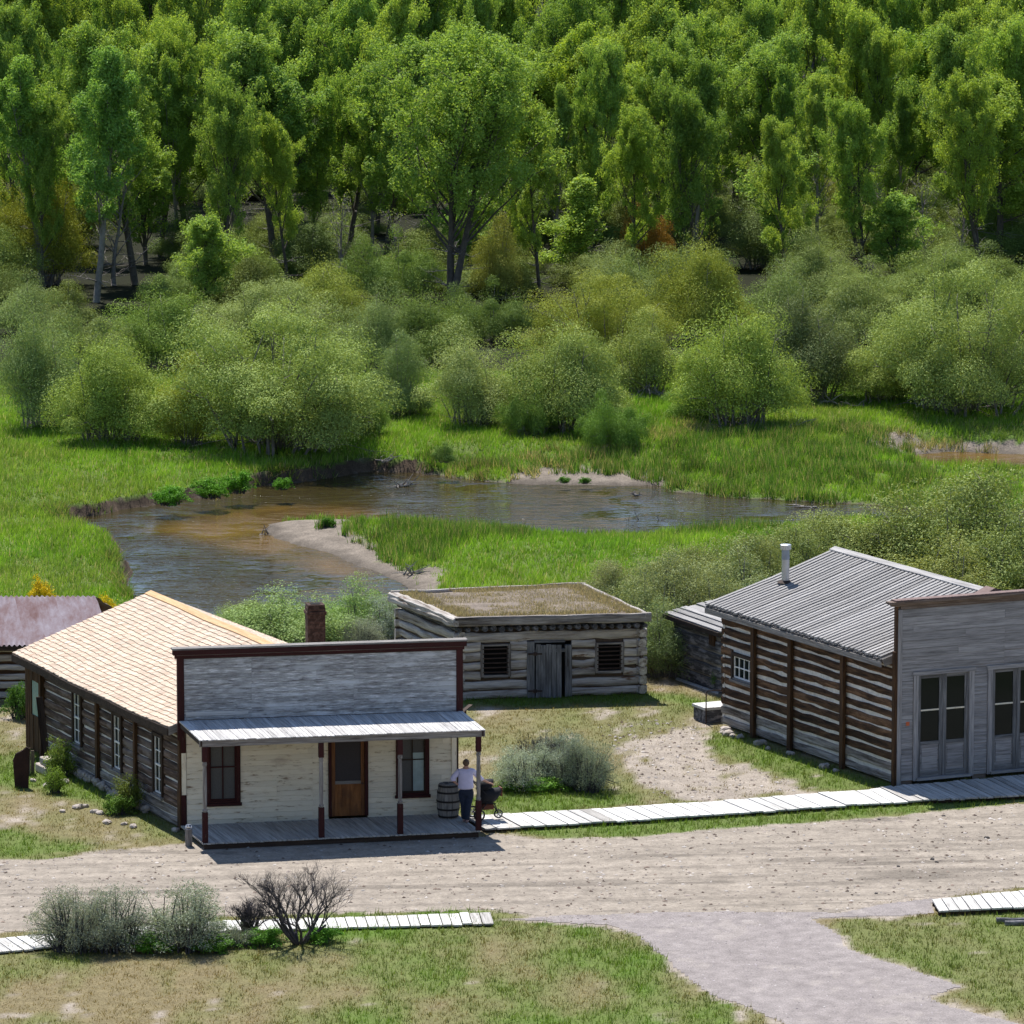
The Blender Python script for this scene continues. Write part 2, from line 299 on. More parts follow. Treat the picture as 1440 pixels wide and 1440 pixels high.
# ground: colour comes from the terrain's own survey of soil / turf, fine grain from noise
def ground_mat(name, grain=14.0, amp=0.55, bstr=0.6):
    m, nt, b = new_mat(name); b.inputs["Roughness"].default_value = 0.97; b.inputs["Specular IOR Level"].default_value = 0.1
    g = N(nt, "ShaderNodeNewGeometry"); col = attr(nt, "Col").outputs["Color"]
    n1 = noise(nt, g.outputs["Position"], grain, 6, 0.75); n2 = noise(nt, g.outputs["Position"], 2.2, 4, 0.6)
    f = ramp(nt, n1, [(0.3, (1 - amp,) * 3), (0.5, (1, 1, 1)), (0.72, (1 + amp,) * 3)]); f2 = ramp(nt, n2, [(0.3, (0.82,) * 3), (0.7, (1.15,) * 3)])
    c = vmath(nt, 'MULTIPLY', vmath(nt, 'MULTIPLY', col, f), f2); nt.links.new(c, b.inputs["Base Color"]); bump(nt, b, n1, bstr, 0.05)
    return m
M['ground'] = ground_mat("earth"); M['road'] = ground_mat("dirt_road", 9.0, 0.28, 0.6); M['path'] = ground_mat("gravel_path", 22.0, 0.4, 0.5)
M['litter'] = leaf_mat("leaf_litter")
M['gravel'] = ground_mat("gravel_stone", 20.0, 0.2, 0.2)
# water
m, nt, b = new_mat("creek_water"); g = N(nt, "ShaderNodeNewGeometry"); pos = g.outputs["Position"]
n3 = noise(nt, vmath(nt, 'MULTIPLY', pos, (0.16, 0.10, 1)), 1.0, 3)
n4 = attr(nt, "shallow").outputs["Fac"]
shal = mth(nt, 'MULTIPLY', ramp(nt, n3, [(0.35, (0.25,) * 3), (0.62, (1,) * 3)]), n4)
nt.links.new(mixc(nt, shal, (0.026, 0.024, 0.009), (0.15, 0.088, 0.024)), b.inputs["Base Color"])
b.inputs["Roughness"].default_value = 0.045; b.inputs["IOR"].default_value = 1.33; b.inputs["Specular IOR Level"].default_value = 0.34
na = noise(nt, vmath(nt, 'MULTIPLY', pos, (1.0, 2.0, 1)), 1.0, 2, 0.5); nb = noise(nt, vmath(nt, 'MULTIPLY', pos, (3.2, 5.5, 1)), 1.0, 2, 0.6)
amp = ramp(nt, noise(nt, vmath(nt, 'MULTIPLY', pos, (0.30, 0.22, 1)), 1.0, 2), [(0.36, (0.12,) * 3), (0.62, (1,) * 3)])
hh = mth(nt, 'MULTIPLY', mth(nt, 'MULTIPLY_ADD', nb, 0.35, na), amp)
bump(nt, b, hh, 1.0, 0.22); M['water'] = m
# ---------------------------------------------------------------- mesh building
COL = scene.collection
ORIG = {}                                   # world origin of every object, for parenting
def tag(o, label=None, cat=None, group=None, kind=None):
    for k, v in (("label", label), ("category", cat), ("group", group), ("kind", kind)):
        if v: o[k] = v
    return o
def thing(name, loc, label, cat, group=None):
    o = bpy.data.objects.new(name, None); COL.objects.link(o); o.location = tuple(map(float, loc)); ORIG[o.name] = np.array(loc, float)
    o.empty_display_size = 0.3
    return tag(o, label, cat, group)
class Fr:
    """a local frame: origin, three directions"""
    def __init__(s, O, u, v, w=Wz): s.O = np.array(O, float); s.u = np.array(u, float); s.v = np.array(v, float); s.w = np.array(w, float)
    def P(s, a, b, c): return s.O + a * s.u + b * s.v + c * s.w
rngm = random.Random(5)
class MB:
    def __init__(s): s.V = []; s.F = []; s.I = []; s.L = []; s.R = []
    def add(s, verts, faces, m=0, loc=None, rnd=None):
        k = len(s.V); s.V += [tuple(map(float, v)) for v in verts]; s.F += [tuple(k + i for i in f) for f in faces]
        s.I += [m] * len(faces) if isinstance(m, int) else list(m)
        s.L += [tuple(map(float, l)) for l in (loc if loc is not None else verts)]
        r = rngm.random() if rnd is None else rnd; s.R += [r] * len(verts)
    HF = [(0, 3, 2, 1), (4, 5, 6, 7), (0, 1, 5, 4), (1, 2, 6, 5), (2, 3, 7, 6), (3, 0, 4, 7)]
    def hexa(s, P, dims, m=0, axis=0, rnd=None):
        """eight corners (bottom ring, top ring); dims = lengths for the texture space"""
        base = [(0, 0, 0), (1, 0, 0), (1, 1, 0), (0, 1, 0), (0, 0, 1), (1, 0, 1), (1, 1, 1), (0, 1, 1)]
        o3 = [axis] + [i for i in range(3) if i != axis]
        loc = [tuple(b[i] * dims[i] for i in o3) for b in base]
        s.add(P, s.HF, m, loc, rnd)
    def box(s, fr, a0, a1, b0, b1, c0, c1, m=0, axis=0, rnd=None):
        P = [fr.P(*q) for q in ((a0, b0, c0), (a1, b0, c0), (a1, b1, c0), (a0, b1, c0), (a0, b0, c1), (a1, b0, c1), (a1, b1, c1), (a0, b1, c1))]
        d = (a1 - a0, b1 - b0, c1 - c0)
        o3 = [axis] + [i for i in range(3) if i != axis]
        base = [(a0, b0, c0), (a1, b0, c0), (a1, b1, c0), (a0, b1, c0), (a0, b0, c1), (a1, b0, c1), (a1, b1, c1), (a0, b1, c1)]
        s.add(P, s.HF, m, [tuple(q[i] for i in o3) for q in base], rnd)
    def planks(s, A, B, C, D, n, thick, m=0, gap=0.012, up=None, jit=0.0, m2=None, p2=0.0, warp=0.0, seed=1):
        """boards side by side from edge AB to edge DC: each board runs from AB across to DC; thickness downwards from the surface"""
        A, B, C, D = (np.array(q, float) for q in (A, B, C, D)); r = random.Random(seed)
        nn = nz(np.cross(B - A, D - A)); nn = nn if (up is None or nn @ np.array(up) > 0) else -nn
        if up is None and nn[2] < 0: nn = -nn
        Lx = np.linalg.norm(B - A); Ly = np.linalg.norm(D - A)
        e = [0.0]
        for i in range(n): e.append(e[-1] + 1 + r.uniform(-.12, .12))
        e = [q / e[-1] for q in e]
        for i in range(n):
            t0 = e[i] + gap / Lx / 2; t1 = e[i + 1] - gap / Lx / 2
            j0 = r.uniform(-jit, jit) / Ly; j1 = r.uniform(-jit, jit) / Ly; dz = r.uniform(-warp, warp)
            def q(t, sdd, h): 
                a = A + (B - A) * t; d = D + (C - D) * t; return a + (d - a) * sdd + nn * (h + dz)
            P = [q(t0, j0, -thick), q(t1, j0, -thick), q(t1, 1 + j1, -thick), q(t0, 1 + j1, -thick), q(t0, j0, 0), q(t1, j0, 0), q(t1, 1 + j1, 0), q(t0, 1 + j1, 0)]
            s.hexa(P, ((t1 - t0) * Lx, Ly, thick), m2 if (m2 is not None and r.random() < p2) else m, axis=1, rnd=r.random())
    def log(s, fr, a0, a1, b, c, rb, rc, m=0, seg=0.45, wob=0.02, sq=0.6, cap=True, axis='a', seed=None):
        """a hewn log along a (or b): superelliptic section with wobble"""
        r = random.Random(seed if seed is not None else rngm.random()); n = max(2, int(abs(a1 - a0) / seg)); k = 10; V = []; L = []
        for i in range(n + 1):
            a = a0 + (a1 - a0) * i / n; ob = r.uniform(-wob, wob); oc = r.uniform(-wob, wob); sc = 1 + r.uniform(-.07, .07)
            for j in range(k):
                t = 2 * math.pi * (j + .5) / k; cx = math.copysign(abs(math.cos(t)) ** sq, math.cos(t)); cz = math.copysign(abs(math.sin(t)) ** sq, math.sin(t))
                x = rb * cx * sc + ob; z = rc * cz * sc + oc + r.uniform(-.25, .25) * wob
                V.append(fr.P(a, b + x, c + z) if axis == 'a' else fr.P(b + x, a, c + z)); L.append((a, x, c + z))
        F = [(i * k + j, i * k + (j + 1) % k, (i + 1) * k + (j + 1) % k, (i + 1) * k + j) for i in range(n) for j in range(k)]
        if cap: F += [tuple(range(k)), tuple(n * k + j for j in range(k))]
        s.add(V, F, m, L)
    def tube(s, pts, rad, k=6, m=0, cap=True, rnd=None):
        pts = [np.array(p, float) for p in pts]; rad = rad if hasattr(rad, '__len__') else [rad] * len(pts); V = []; L = []; d = 0
        for i, p in enumerate(pts):
            t = nz(pts[min(i + 1, len(pts) - 1)] - pts[max(i - 1, 0)]); h = np.array([0, 0, 1.0]) if abs(t[2]) < .9 else np.array([1.0, 0, 0])
            x = nz(np.cross(t, h)); y = np.cross(t, x)
            if i: d += np.linalg.norm(p - pts[i - 1])
            for j in range(k):
                a = 2 * math.pi * j / k; V.append(p + rad[i] * (math.cos(a) * x + math.sin(a) * y)); L.append((d, rad[i] * a, 0))
        n = len(pts) - 1
        F = [(i * k + j, i * k + (j + 1) % k, (i + 1) * k + (j + 1) % k, (i + 1) * k + j) for i in range(n) for j in range(k)]
        if cap: F += [tuple(range(k)), tuple(n * k + j for j in range(k))]
        s.add(V, F, m, L, rnd)
    def lathe(s, O, prof, k=20, m=0, ax=(0, 0, 1), cap=True):
        """profile (radius, height) about an axis at O"""
        ax = nz(np.array(ax, float)); h = np.array([1.0, 0, 0]) if abs(ax[0]) < .9 else np.array([0, 1.0, 0]); x = nz(np.cross(ax, h)); y = np.cross(ax, x); V = []; L = []
        for r, z in prof:
            for j in range(k):
                a = 2 * math.pi * j / k; V.append(np.array(O, float) + ax * z + r * (math.cos(a) * x + math.sin(a) * y)); L.append((z, r * a, 0))
        n = len(prof) - 1
        F = [(i * k + j, i * k + (j + 1) % k, (i + 1) * k + (j + 1) % k, (i + 1) * k + j) for i in range(n) for j in range(k)]
        if cap: F += [tuple(range(k)), tuple(n * k + j for j in range(k))]
        s.add(V, F, m, L)
    def quad(s, A, B, C, D, m=0, dims=None):
        Lx = np.linalg.norm(np.array(B) - np.array(A)); Ly = np.linalg.norm(np.array(D) - np.array(A))
        s.add([A, B, C, D], [(0, 1, 2, 3)], m, [(0, 0, 0), (Lx, 0, 0), (Lx, Ly, 0), (0, Ly, 0)])
    def build(s, name, mats, parent=None, loc=None, smooth=False, bevel=0.0):
        mats = mats if isinstance(mats, (list, tuple)) else [mats]
        base = ORIG[parent.name] if parent is not None else np.array(loc if loc is not None else np.mean(np.array(s.V), 0) * (1, 1, 0) + (0, 0, min(v[2] for v in s.V)))
        me = bpy.data.meshes.new(name); V = np.array(s.V) - base
        me.from_pydata([tuple(v) for v in V], [], s.F); me.polygons.foreach_set("material_index", s.I)
        a = me.attributes.new("loc", 'FLOAT_VECTOR', 'POINT'); a.data.foreach_set("vector", np.array(s.L, dtype=np.float32).ravel())
        a = me.attributes.new("rnd", 'FLOAT', 'POINT'); a.data.foreach_set("value", np.array(s.R, dtype=np.float32))
        if smooth: me.polygons.foreach_set("use_smooth", [True] * len(s.F))
        for m_ in mats: me.materials.append(m_)
        me.update(); o = bpy.data.objects.new(name, me); COL.objects.link(o)
        if parent is not None: o.parent = parent; ORIG[o.name] = base.copy()
        else: o.location = tuple(base); ORIG[o.name] = base.copy()
        if bevel:
            bv = o.modifiers.new("bevel", 'BEVEL'); bv.width = bevel; bv.segments = 1; bv.limit_method = 'ANGLE'
        return o
def fast_mesh(name, V, F, mat, cols=None, parent=None, loc=(0, 0, 0), smooth=False, flt=None):
    """V (n,3), F (m,k) as numpy, vertex colours (n,3)"""
    me = bpy.data.meshes.new(name); F = np.asarray(F, np.int32); m, k = F.shape
    me.vertices.add(len(V)); me.vertices.foreach_set("co", (np.asarray(V, np.float64) - np.array(loc)).astype(np.float32).ravel())
    me.loops.add(m * k); me.loops.foreach_set("vertex_index", F.ravel())
    me.polygons.add(m); me.polygons.foreach_set("loop_start", np.arange(m, dtype=np.int32) * k); me.polygons.foreach_set("loop_total", np.full(m, k, np.int32))
    if smooth: me.polygons.foreach_set("use_smooth", np.ones(m, bool))
    if cols is not None:
        a = me.attributes.new("Col", 'FLOAT_COLOR', 'POINT'); a.data.foreach_set("color", np.hstack([cols, np.ones((len(V), 1))]).astype(np.float32).ravel())
    for k_, v_ in (flt or {}).items():
        a = me.attributes.new(k_, 'FLOAT', 'POINT'); a.data.foreach_set("value", np.asarray(v_, np.float32))
    me.materials.append(mat); me.update(calc_edges=True)
    o = bpy.data.objects.new(name, me); COL.objects.link(o); o.location = tuple(map(float, loc)); ORIG[o.name] = np.array(loc, float)
    if parent is not None: o.parent = parent; o.location = (0, 0, 0)
    return o

# ---------------------------------------------------------------- the ground
def axis_vals(core0, core1, step, lo, hi, grow=1.22):
    c = list(np.arange(core0, core1 + 1e-6, step)); s_ = step; x = core1; up = []
    while x < hi: s_ *= grow; x += s_; up.append(x)
    s_ = step; x = core0; dn = []
    while x > lo: s_ *= grow; x -= s_; dn.append(x)
    return np.array(dn[::-1] + c + up)
GX = axis_vals(-30, 30, 0.25, -2500, 2500); GY = axis_vals(118, 262, 0.25, -120, 4000)
XX, YY = np.meshgrid(GX, GY); xf, yf = XX.ravel(), YY.ravel()
ZZ = height(xf, yf)
PG = np.stack([xf, yf], 1)
def zone(polys, P, soft=0.25, wob=0.8):
    w = np.zeros(len(P)); nn = (fbm(P[:, 0] / 0.9, P[:, 1] / 1.8, 21) - 0.5) * wob + (fbm(P[:, 0] / 0.2, P[:, 1] / 0.45, 22, 2) - 0.5) * wob * 0.6
    for q in polys: w = np.maximum(w, 1 - sst(-soft, soft, sdist(P, q) + nn))
    return w
def survey(P, z):
    """turf amount, lushness (0 dry .. 1 lush), soil colour at each point"""
    x, Y = P[:, 0], P[:, 1]; n = len(x)
    turf = np.zeros(n); lush = np.zeros(n); soil = np.tile([0.33, 0.285, 0.24], (n, 1))
    town = Y < 181
    Q = P[town]
    n1 = fbm(Q[:, 0] / 1.6, Q[:, 1] / 3.2, 31); n2 = fbm(Q[:, 0] / 0.45, Q[:, 1] / 1.1, 32)
    lz = zone(LUSH, Q, 0.5, 1.2); dz_ = zone(DRY, Q, 1.0, 1.0); bz = zone([BARE], Q, 0.9, 2.2)
    t = 0.68 + 0.8 * (n1 - 0.5) + 0.9 * (n2 - 0.5); l = 0.22 + 1.1 * (n1 - 0.5) + .4 * (n2 - .5)
    t = np.where(lz > 0, t * (1 - lz) + lz * (1.0 + 0.9 * (n2 - 0.5)), t); l = l * (1 - lz) + lz * (0.8 + 0.4 * (n2 - .5))
    t = t * (1 - bz) + bz * (0.20 + 1.1 * (n2 - 0.5)); l = l * (1 - bz) + bz * 0.12
    t = t * (1 - dz_) + dz_ * (0.72 + 1.1 * (n2 - .5)); l = l * (1 - dz_) + dz_ * (0.16 + .9 * (n1 - .5))
    nearl = Q[:, 1] < 139
    px, py = to_px(np.column_stack([Q, np.zeros(len(Q))]))
    lw = nearl & (px < 1030)                                   # lawn at the foot of the picture: dry on the left, greener to the right
    k = sst(80, 620, px); l = np.where(lw, 0.16 + 0.52 * k + 1.5 * (n1 - 0.5) + .5 * (n2 - .5) - 0.15 * sst(1350, 1410, py), l)
    t = np.where(lw, 1.0 - 0.10 * sst(1385, 1412, py) - 0.10 * (1 - sst(150, 420, px)) * sst(1370, 1400, py) + 1.5 * (n2 - 0.5) + .0 * (n1 - .5), t)
    rt_ = nearl & (px >= 1030); l = np.where(rt_, l * .72 + .5 * (n1 - .5), l); t = np.where(rt_, t + .9 * (n2 - .5), t)
    rz = np.maximum(zone([ROAD], Q, 0.2, 0.7), zone([PATH], Q, 0.15, 0.4)); t = t * (1 - rz); 
    turf[town] = t; lush[town] = l
    md = ~town; Q = P[md]; zq = z[md]
    n1 = fbm(Q[:, 0] / 2.5, Q[:, 1] / 4, 41); n2 = fbm(Q[:, 0] / 0.6, Q[:, 1] / 1.2, 42)
    sz = zone([SAND, SAND2, SAND3, SAND4], Q, 0.25, 1.0)
    wet = np.minimum(sdist(Q, WATER), sdist(Q, BACKWATER))
    t = 0.9 + 0.5 * (n2 - 0.3); l = 0.85 + 0.5 * (n1 - 0.5)
    t = t * (1 - sz) + sz * -0.1; t = np.where((wet < 0.15) | (zq < -1.97), -0.2, t)
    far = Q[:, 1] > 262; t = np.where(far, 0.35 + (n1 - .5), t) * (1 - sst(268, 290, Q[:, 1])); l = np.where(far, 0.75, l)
    turf[md] = t; lush[md] = l
    s2 = np.tile([0.30, 0.255, 0.21], (len(Q), 1)); damp = 1 - sst(0.1, 1.0, wet) * 0.5; s2 = s2 * (1 - 0.6 * damp[:, None]) * (.72 + .56 * fbm(Q[:, 0] / .5, Q[:, 1] / .7, 58, 3))[:, None]
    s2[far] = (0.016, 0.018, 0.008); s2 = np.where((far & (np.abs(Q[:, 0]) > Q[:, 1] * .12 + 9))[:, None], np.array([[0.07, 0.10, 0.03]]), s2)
    soil[md] = s2
    return np.clip(turf, 0, 1), np.clip(lush, 0, 1), soil
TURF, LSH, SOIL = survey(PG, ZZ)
gy_, gx_ = np.gradient(ZZ.reshape(XX.shape), GY, GX); slope = np.hypot(gy_, gx_).ravel()
steepm = sst(0.45, 0.9, slope) * ((yf > 184) & (yf < 290)); SOIL = SOIL * (1 - steepm[:, None]) + steepm[:, None] * np.array([0.085, 0.062, 0.045]) * (.4 + 1.0 * fbm(xf / .5, yf / .3, 57, 3))[:, None]; TURF = TURF * (1 - steepm)
gdry = np.array([0.20, 0.165, 0.09]); ggr = np.array([0.10, 0.165, 0.03])
turfc = gdry * (1 - LSH[:, None]) + ggr * LSH[:, None]
# pale stony flecks in the bare earth
fl = fbm(xf / 0.35, yf / 0.5, 55, 3)[:, None]; SOIL = SOIL * (0.78 + 0.44 * fl)
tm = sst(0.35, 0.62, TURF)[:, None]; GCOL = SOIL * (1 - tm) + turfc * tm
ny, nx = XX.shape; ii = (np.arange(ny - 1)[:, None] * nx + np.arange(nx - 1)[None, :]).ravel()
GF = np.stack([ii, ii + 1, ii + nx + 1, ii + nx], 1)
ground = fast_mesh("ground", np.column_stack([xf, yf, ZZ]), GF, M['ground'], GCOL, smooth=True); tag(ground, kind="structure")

def sheet(name, poly, z, mat, colf, step=(0.22, 0.22), wob=0.5, x0=-60, x1=60, extra=None):
    """a flat sheet 4 mm or so above the ground with a ragged natural edge"""
    pa = np.array(poly); a, b = max(x0, pa[:, 0].min() - 1), min(x1, pa[:, 0].max() + 1); c, d = pa[:, 1].min() - 1, pa[:, 1].max() + 1
    gx = np.arange(a, b, step[0]); gy = np.arange(c, d, step[1]); X, Y = np.meshgrid(gx, gy); P = np.stack([X.ravel(), Y.ravel()], 1)
    s = sdist(P, poly) + (fbm(P[:, 0] / 1.1, P[:, 1] / 1.6, 61) - 0.5) * wob * 1.6 + (fbm(P[:, 0] / 0.3, P[:, 1] / 0.5, 62) - 0.5) * wob
    inside = s < 0; idx = -np.ones(len(P), int); n2 = len(gx); k = (np.arange(len(gy) - 1)[:, None] * n2 + np.arange(n2 - 1)[None, :]).ravel()
    Q = np.stack([k, k + 1, k + n2 + 1, k + n2], 1); Q = Q[inside[Q].all(1)]
    used = np.unique(Q); idx[used] = np.arange(len(used)); P = P[used]; 
    o = fast_mesh(name, np.column_stack([P, np.full(len(P), z)]), idx[Q], mat, colf(P), smooth=True); return tag(o, kind="structure")
def road_col(P):
    along = P[:, 0] * 0.97 + P[:, 1] * 0.10; across = P[:, 1] - 0.10 * P[:, 0]
    r1 = fbm(along / 14, across / 0.55, 71)[:, None]; r2 = fbm(along / 2.2, across / 0.35, 72)[:, None]; r3 = fbm(P[:, 0] / .22, P[:, 1] / .3, 73, 3)[:, None]
    c = np.array([0.305, 0.265, 0.222]) * (0.72 + 0.34 * r1 + 0.22 * r2); c = c * (0.86 + 0.28 * r3)
    dk = sst(0.62, 0.72, fbm(along / 6, across / 0.8, 74))[:, None]; return c * 1.05 * (1 - 0.30 * dk) * (1 - 0.16 * sst(.55, .65, fbm(along / 25, across / 0.28, 75))[:, None])
def path_col(P):
    r = fbm(P[:, 0] / 0.25, P[:, 1] / 0.35, 76, 3)[:, None]; r2 = sst(0.62, 0.70, fbm(P[:, 0] / 0.5, P[:, 1] / 0.8, 77, 3))[:, None]; edge = fbm(P[:, 0] / 3, P[:, 1] / 5, 78)[:, None]
    c = np.array([0.295, 0.264, 0.255]) * (0.84 + 0.26 * r); return c * (1 - 0.35 * r2) + np.array([0.38, 0.34, 0.31]) * 0.35 * r2 + (edge - .5) * 0.05
sheet("road", ROAD, 0.006, M['road'], road_col, step=(0.13, 0.13), wob=0.55, x0=-30, x1=30)
sheet("path", PATH, 0.010, M['path'], path_col, step=(0.09, 0.11), wob=0.22, x1=24)
# water of the creek: one level sheet that shows where the bed is lower
wx = np.arange(-60, 60.1, 0.8); wy = np.arange(186, 262, 0.8); X, Y = np.meshgrid(wx, wy); P = np.stack([X.ravel(), Y.ravel()], 1)
n2 = len(wx); k = (np.arange(len(wy) - 1)[:, None] * n2 + np.arange(n2 - 1)[None, :]).ravel(); Q = np.stack([k, k + 1, k + n2 + 1, k + n2], 1)
SHOAL = wpoly([(240,745),(330,722),(420,715),(520,722),(560,733),(500,736),(440,738),(400,742),(420,765),(480,800),(520,812),(470,800),(400,778),(330,768)], -2.0)
shal = np.clip(1 - sst(-1.0, 2.2, sdist(P, SHOAL)) + 0.18 + (1 - sst(-0.2, 1.5, sdist(P, BACKWATER))), 0, 1)
o = fast_mesh("water", np.column_stack([P, np.full(len(P), -2.0)]), Q, M['water'], flt={"shallow": shal}); tag(o, kind="structure")

# ---------------------------------------------------------------- grass: blades (a mass nobody could count)
def blades(name, N_, xr, yr, hfun, seed, nb=3, colour=None, zfun=None):
    rg = np.random.default_rng(seed); x = rg.uniform(*xr, N_); Y = rg.uniform(*yr, N_)
    keep = np.abs(x) < (Y * 0.0960 + 6.0); x, Y = x[keep], Y[keep]
    P = np.stack([x, Y], 1); z = height(x, Y); t, l, _ = survey(P, z)
    e = 0.15; sl = np.hypot(height(x + e, Y) - z, height(x, Y + e) - z) / e
    t = np.where(sl > 0.5, t * 0.12, t); ok = rg.random(len(x)) < t ** 1.5
    x, Y, z, l = x[ok], Y[ok], z[ok], l[ok]; n = len(x)
    h, wdt = hfun(x, Y, l, rg)
    rep = lambda a: np.repeat(a, nb)
    X0 = rep(x) + rg.normal(0, .05, n * nb); Y0 = rep(Y) + rg.normal(0, .07, n * nb); Z0 = rep(z) - 0.01
    H = rep(h) * rg.uniform(.6, 1.25, n * nb); Wd = rep(wdt) * rg.uniform(.7, 1.3, n * nb); a = rg.uniform(0, 2 * np.pi, n * nb); bx = np.cos(a) * Wd / 2; by = np.sin(a) * Wd / 2
    lean = rg.normal(0, .28, (n * nb, 2)) * H[:, None] + np.array([0.10, -0.06]) * H[:, None]
    V = np.stack([np.stack([X0 - bx, Y0 - by, Z0], 1), np.stack([X0 + bx, Y0 + by, Z0], 1), np.stack([X0 + lean[:, 0], Y0 + lean[:, 1], Z0 + H], 1)], 1).reshape(-1, 3)
    F = np.arange(len(V)).reshape(-1, 3)
    c = colour(rep(x), rep(Y), rep(l), rg); c = c * rg.uniform(.75, 1.3, (len(c), 1)); c = np.repeat(c, 3, 0)
    o = fast_mesh(name, V, F, M['grass'], c); return tag(o, kind="stuff")
def town_h(x, Y, l, rg): return (0.045 + 0.07 * l) * rg.uniform(.5, 1.7, len(x)) * (.6 + .9 * fbm(x / .35, Y / .7, 84)), 0.022 + 0 * l
def town_c(x, Y, l, rg):
    dry = np.array([0.25, 0.195, 0.10]); mid = np.array([0.12, 0.145, 0.045]); gr = np.array([0.125, 0.235, 0.03]); l = np.clip(l + rg.normal(0, .13, len(l)), 0, 1)[:, None]
    return np.where(l < .5, dry + (mid - dry) * l * 2, mid + (gr - mid) * (l - .5) * 2)
def mead_h(x, Y, l, rg):
    n = fbm(x / 1.1, Y / 1.8, 81); return (0.14 + 0.34 * n ** 1.5) * rg.uniform(.7, 1.3, len(x)), 0.035 + 0 * l
def mead_c(x, Y, l, rg):
    n = fbm(x / 3.5, Y / 6, 82)[:, None]; n2 = fbm(x / 0.9, Y / 1.6, 83)[:, None] * 1.5 - .25
    c = np.array([0.11, 0.27, 0.028]) * (1 - n) + np.array([0.26, 0.42, 0.05]) * n; c = c * (0.7 + 0.6 * n2)
    du = sst(.48, .66, fbm(x / 4.5, Y / 8, 88))[:, None] * .32; c = c * (1 - du) + np.array([0.21, 0.26, 0.085]) * du
    pale = (rg.random(len(x)) < 0.09)[:, None]; return np.where(pale, np.array([0.42, 0.40, 0.22]), c)
blades("lawn_grass", 190000, (-21, 21), (122, 181), town_h, 91, 3, town_c)
blades("meadow_grass", 260000, (-30, 30), (180, 262), mead_h, 92, 3, mead_c)
def patch_blades(name, polys, dens, hr, wr, cols, seed, z0=-1.8, nb=4, straight=.22):
    """tall reeds and rank tufts inside traced patches"""
    rg = np.random.default_rng(seed); Xs = []
    for q in polys:
        q = np.array(q); A = q.min(0); B = q.max(0); n = int(np.prod(B - A) * dens); P = rg.uniform(A, B, (n, 2)); d = sdist(P, q) + (fbm(P[:, 0], P[:, 1], 7) - .5) * .8
        Xs.append(P[d < 0])
    P = np.concatenate(Xs); z = height(P[:, 0], P[:, 1]); k = z > -2.04; P, z = P[k], z[k]
    P = P[fbm(P[:, 0] / .8, P[:, 1] / 1.3, 95) > .44]; z = height(P[:, 0], P[:, 1]); n = len(P); tall = fbm(P[:, 0] / .7, P[:, 1] / 1.1, 96)
    rep = lambda a: np.repeat(a, nb, 0); X = rep(P) + rg.normal(0, .07, (n * nb, 2)); H = rg.uniform(*hr, n * nb) * rep(.55 + .9 * tall); Wd = rg.uniform(*wr, n * nb); a = rg.uniform(0, 2 * np.pi, n * nb)
    B = np.stack([np.cos(a), np.sin(a)], 1) * Wd[:, None] / 2; L = rg.normal(0, straight, (n * nb, 2)) * H[:, None]; Z = rep(z)
    V = np.stack([np.column_stack([X - B, Z]), np.column_stack([X + B, Z]), np.column_stack([X + L, Z + H])], 1).reshape(-1, 3)
    ci = rg.integers(0, len(cols), n * nb); c = np.array(cols)[ci] * rg.uniform(.7, 1.25, (n * nb, 1)) * rep(.55 + .9 * fbm(P[:, 0] / 1.5, P[:, 1] / 2.2, 99))[:, None]; c = np.repeat(c, 3, 0)
    return tag(fast_mesh(name, V, np.arange(len(V)).reshape(-1, 3), M['grass'], c), kind="stuff")
REED = [wpoly(q, -1.6) for q in ([(925,640),(1000,622),(1100,612),(1200,608),(1285,625),(1285,655),(1330,690),(1440,696),(1600,698),(1600,712),(1250,706),(1120,700),(1020,694),(950,686),(930,670),(860,662),(700,660),(590,655),(580,640),(640,648),(780,650)],
    [(474,748),(500,734),(560,726),(640,728),(720,742),(760,752),(730,765),(640,770),(600,795),(560,793),(530,775),(500,758)], [(960,735),(1040,733),(1100,738),(1120,745),(1020,752),(950,750)], [(440,733),(470,732),(470,738),(445,739)])]
patch_blades("reed_bed", REED, 46, (.22, .62), (.025, .045), [(0.07, 0.17, 0.03), (0.10, 0.22, 0.03), (0.13, 0.25, 0.04), (0.30, 0.30, 0.14)], 97)
DRYB = [wpoly(q, -1.2) for q in ([(600,655),(640,640),(760,628),(850,632),(860,642),(760,650),(640,662)], [(480,655),(530,640),(560,648),(520,662)], [(900,612),(960,590),(1010,598),(1000,612),(920,622)], [(370,676),(440,655),(500,650),(500,660),(440,668),(390,684)], [(1180,600),(1400,608),(1400,616),(1180,608)])]
patch_blades("dry_bank_grass", DRYB, 26, (.25, .5), (.03, .045), [(0.40, 0.34, 0.19), (0.34, 0.31, 0.15), (0.16, 0.22, 0.06)], 98, straight=.4)
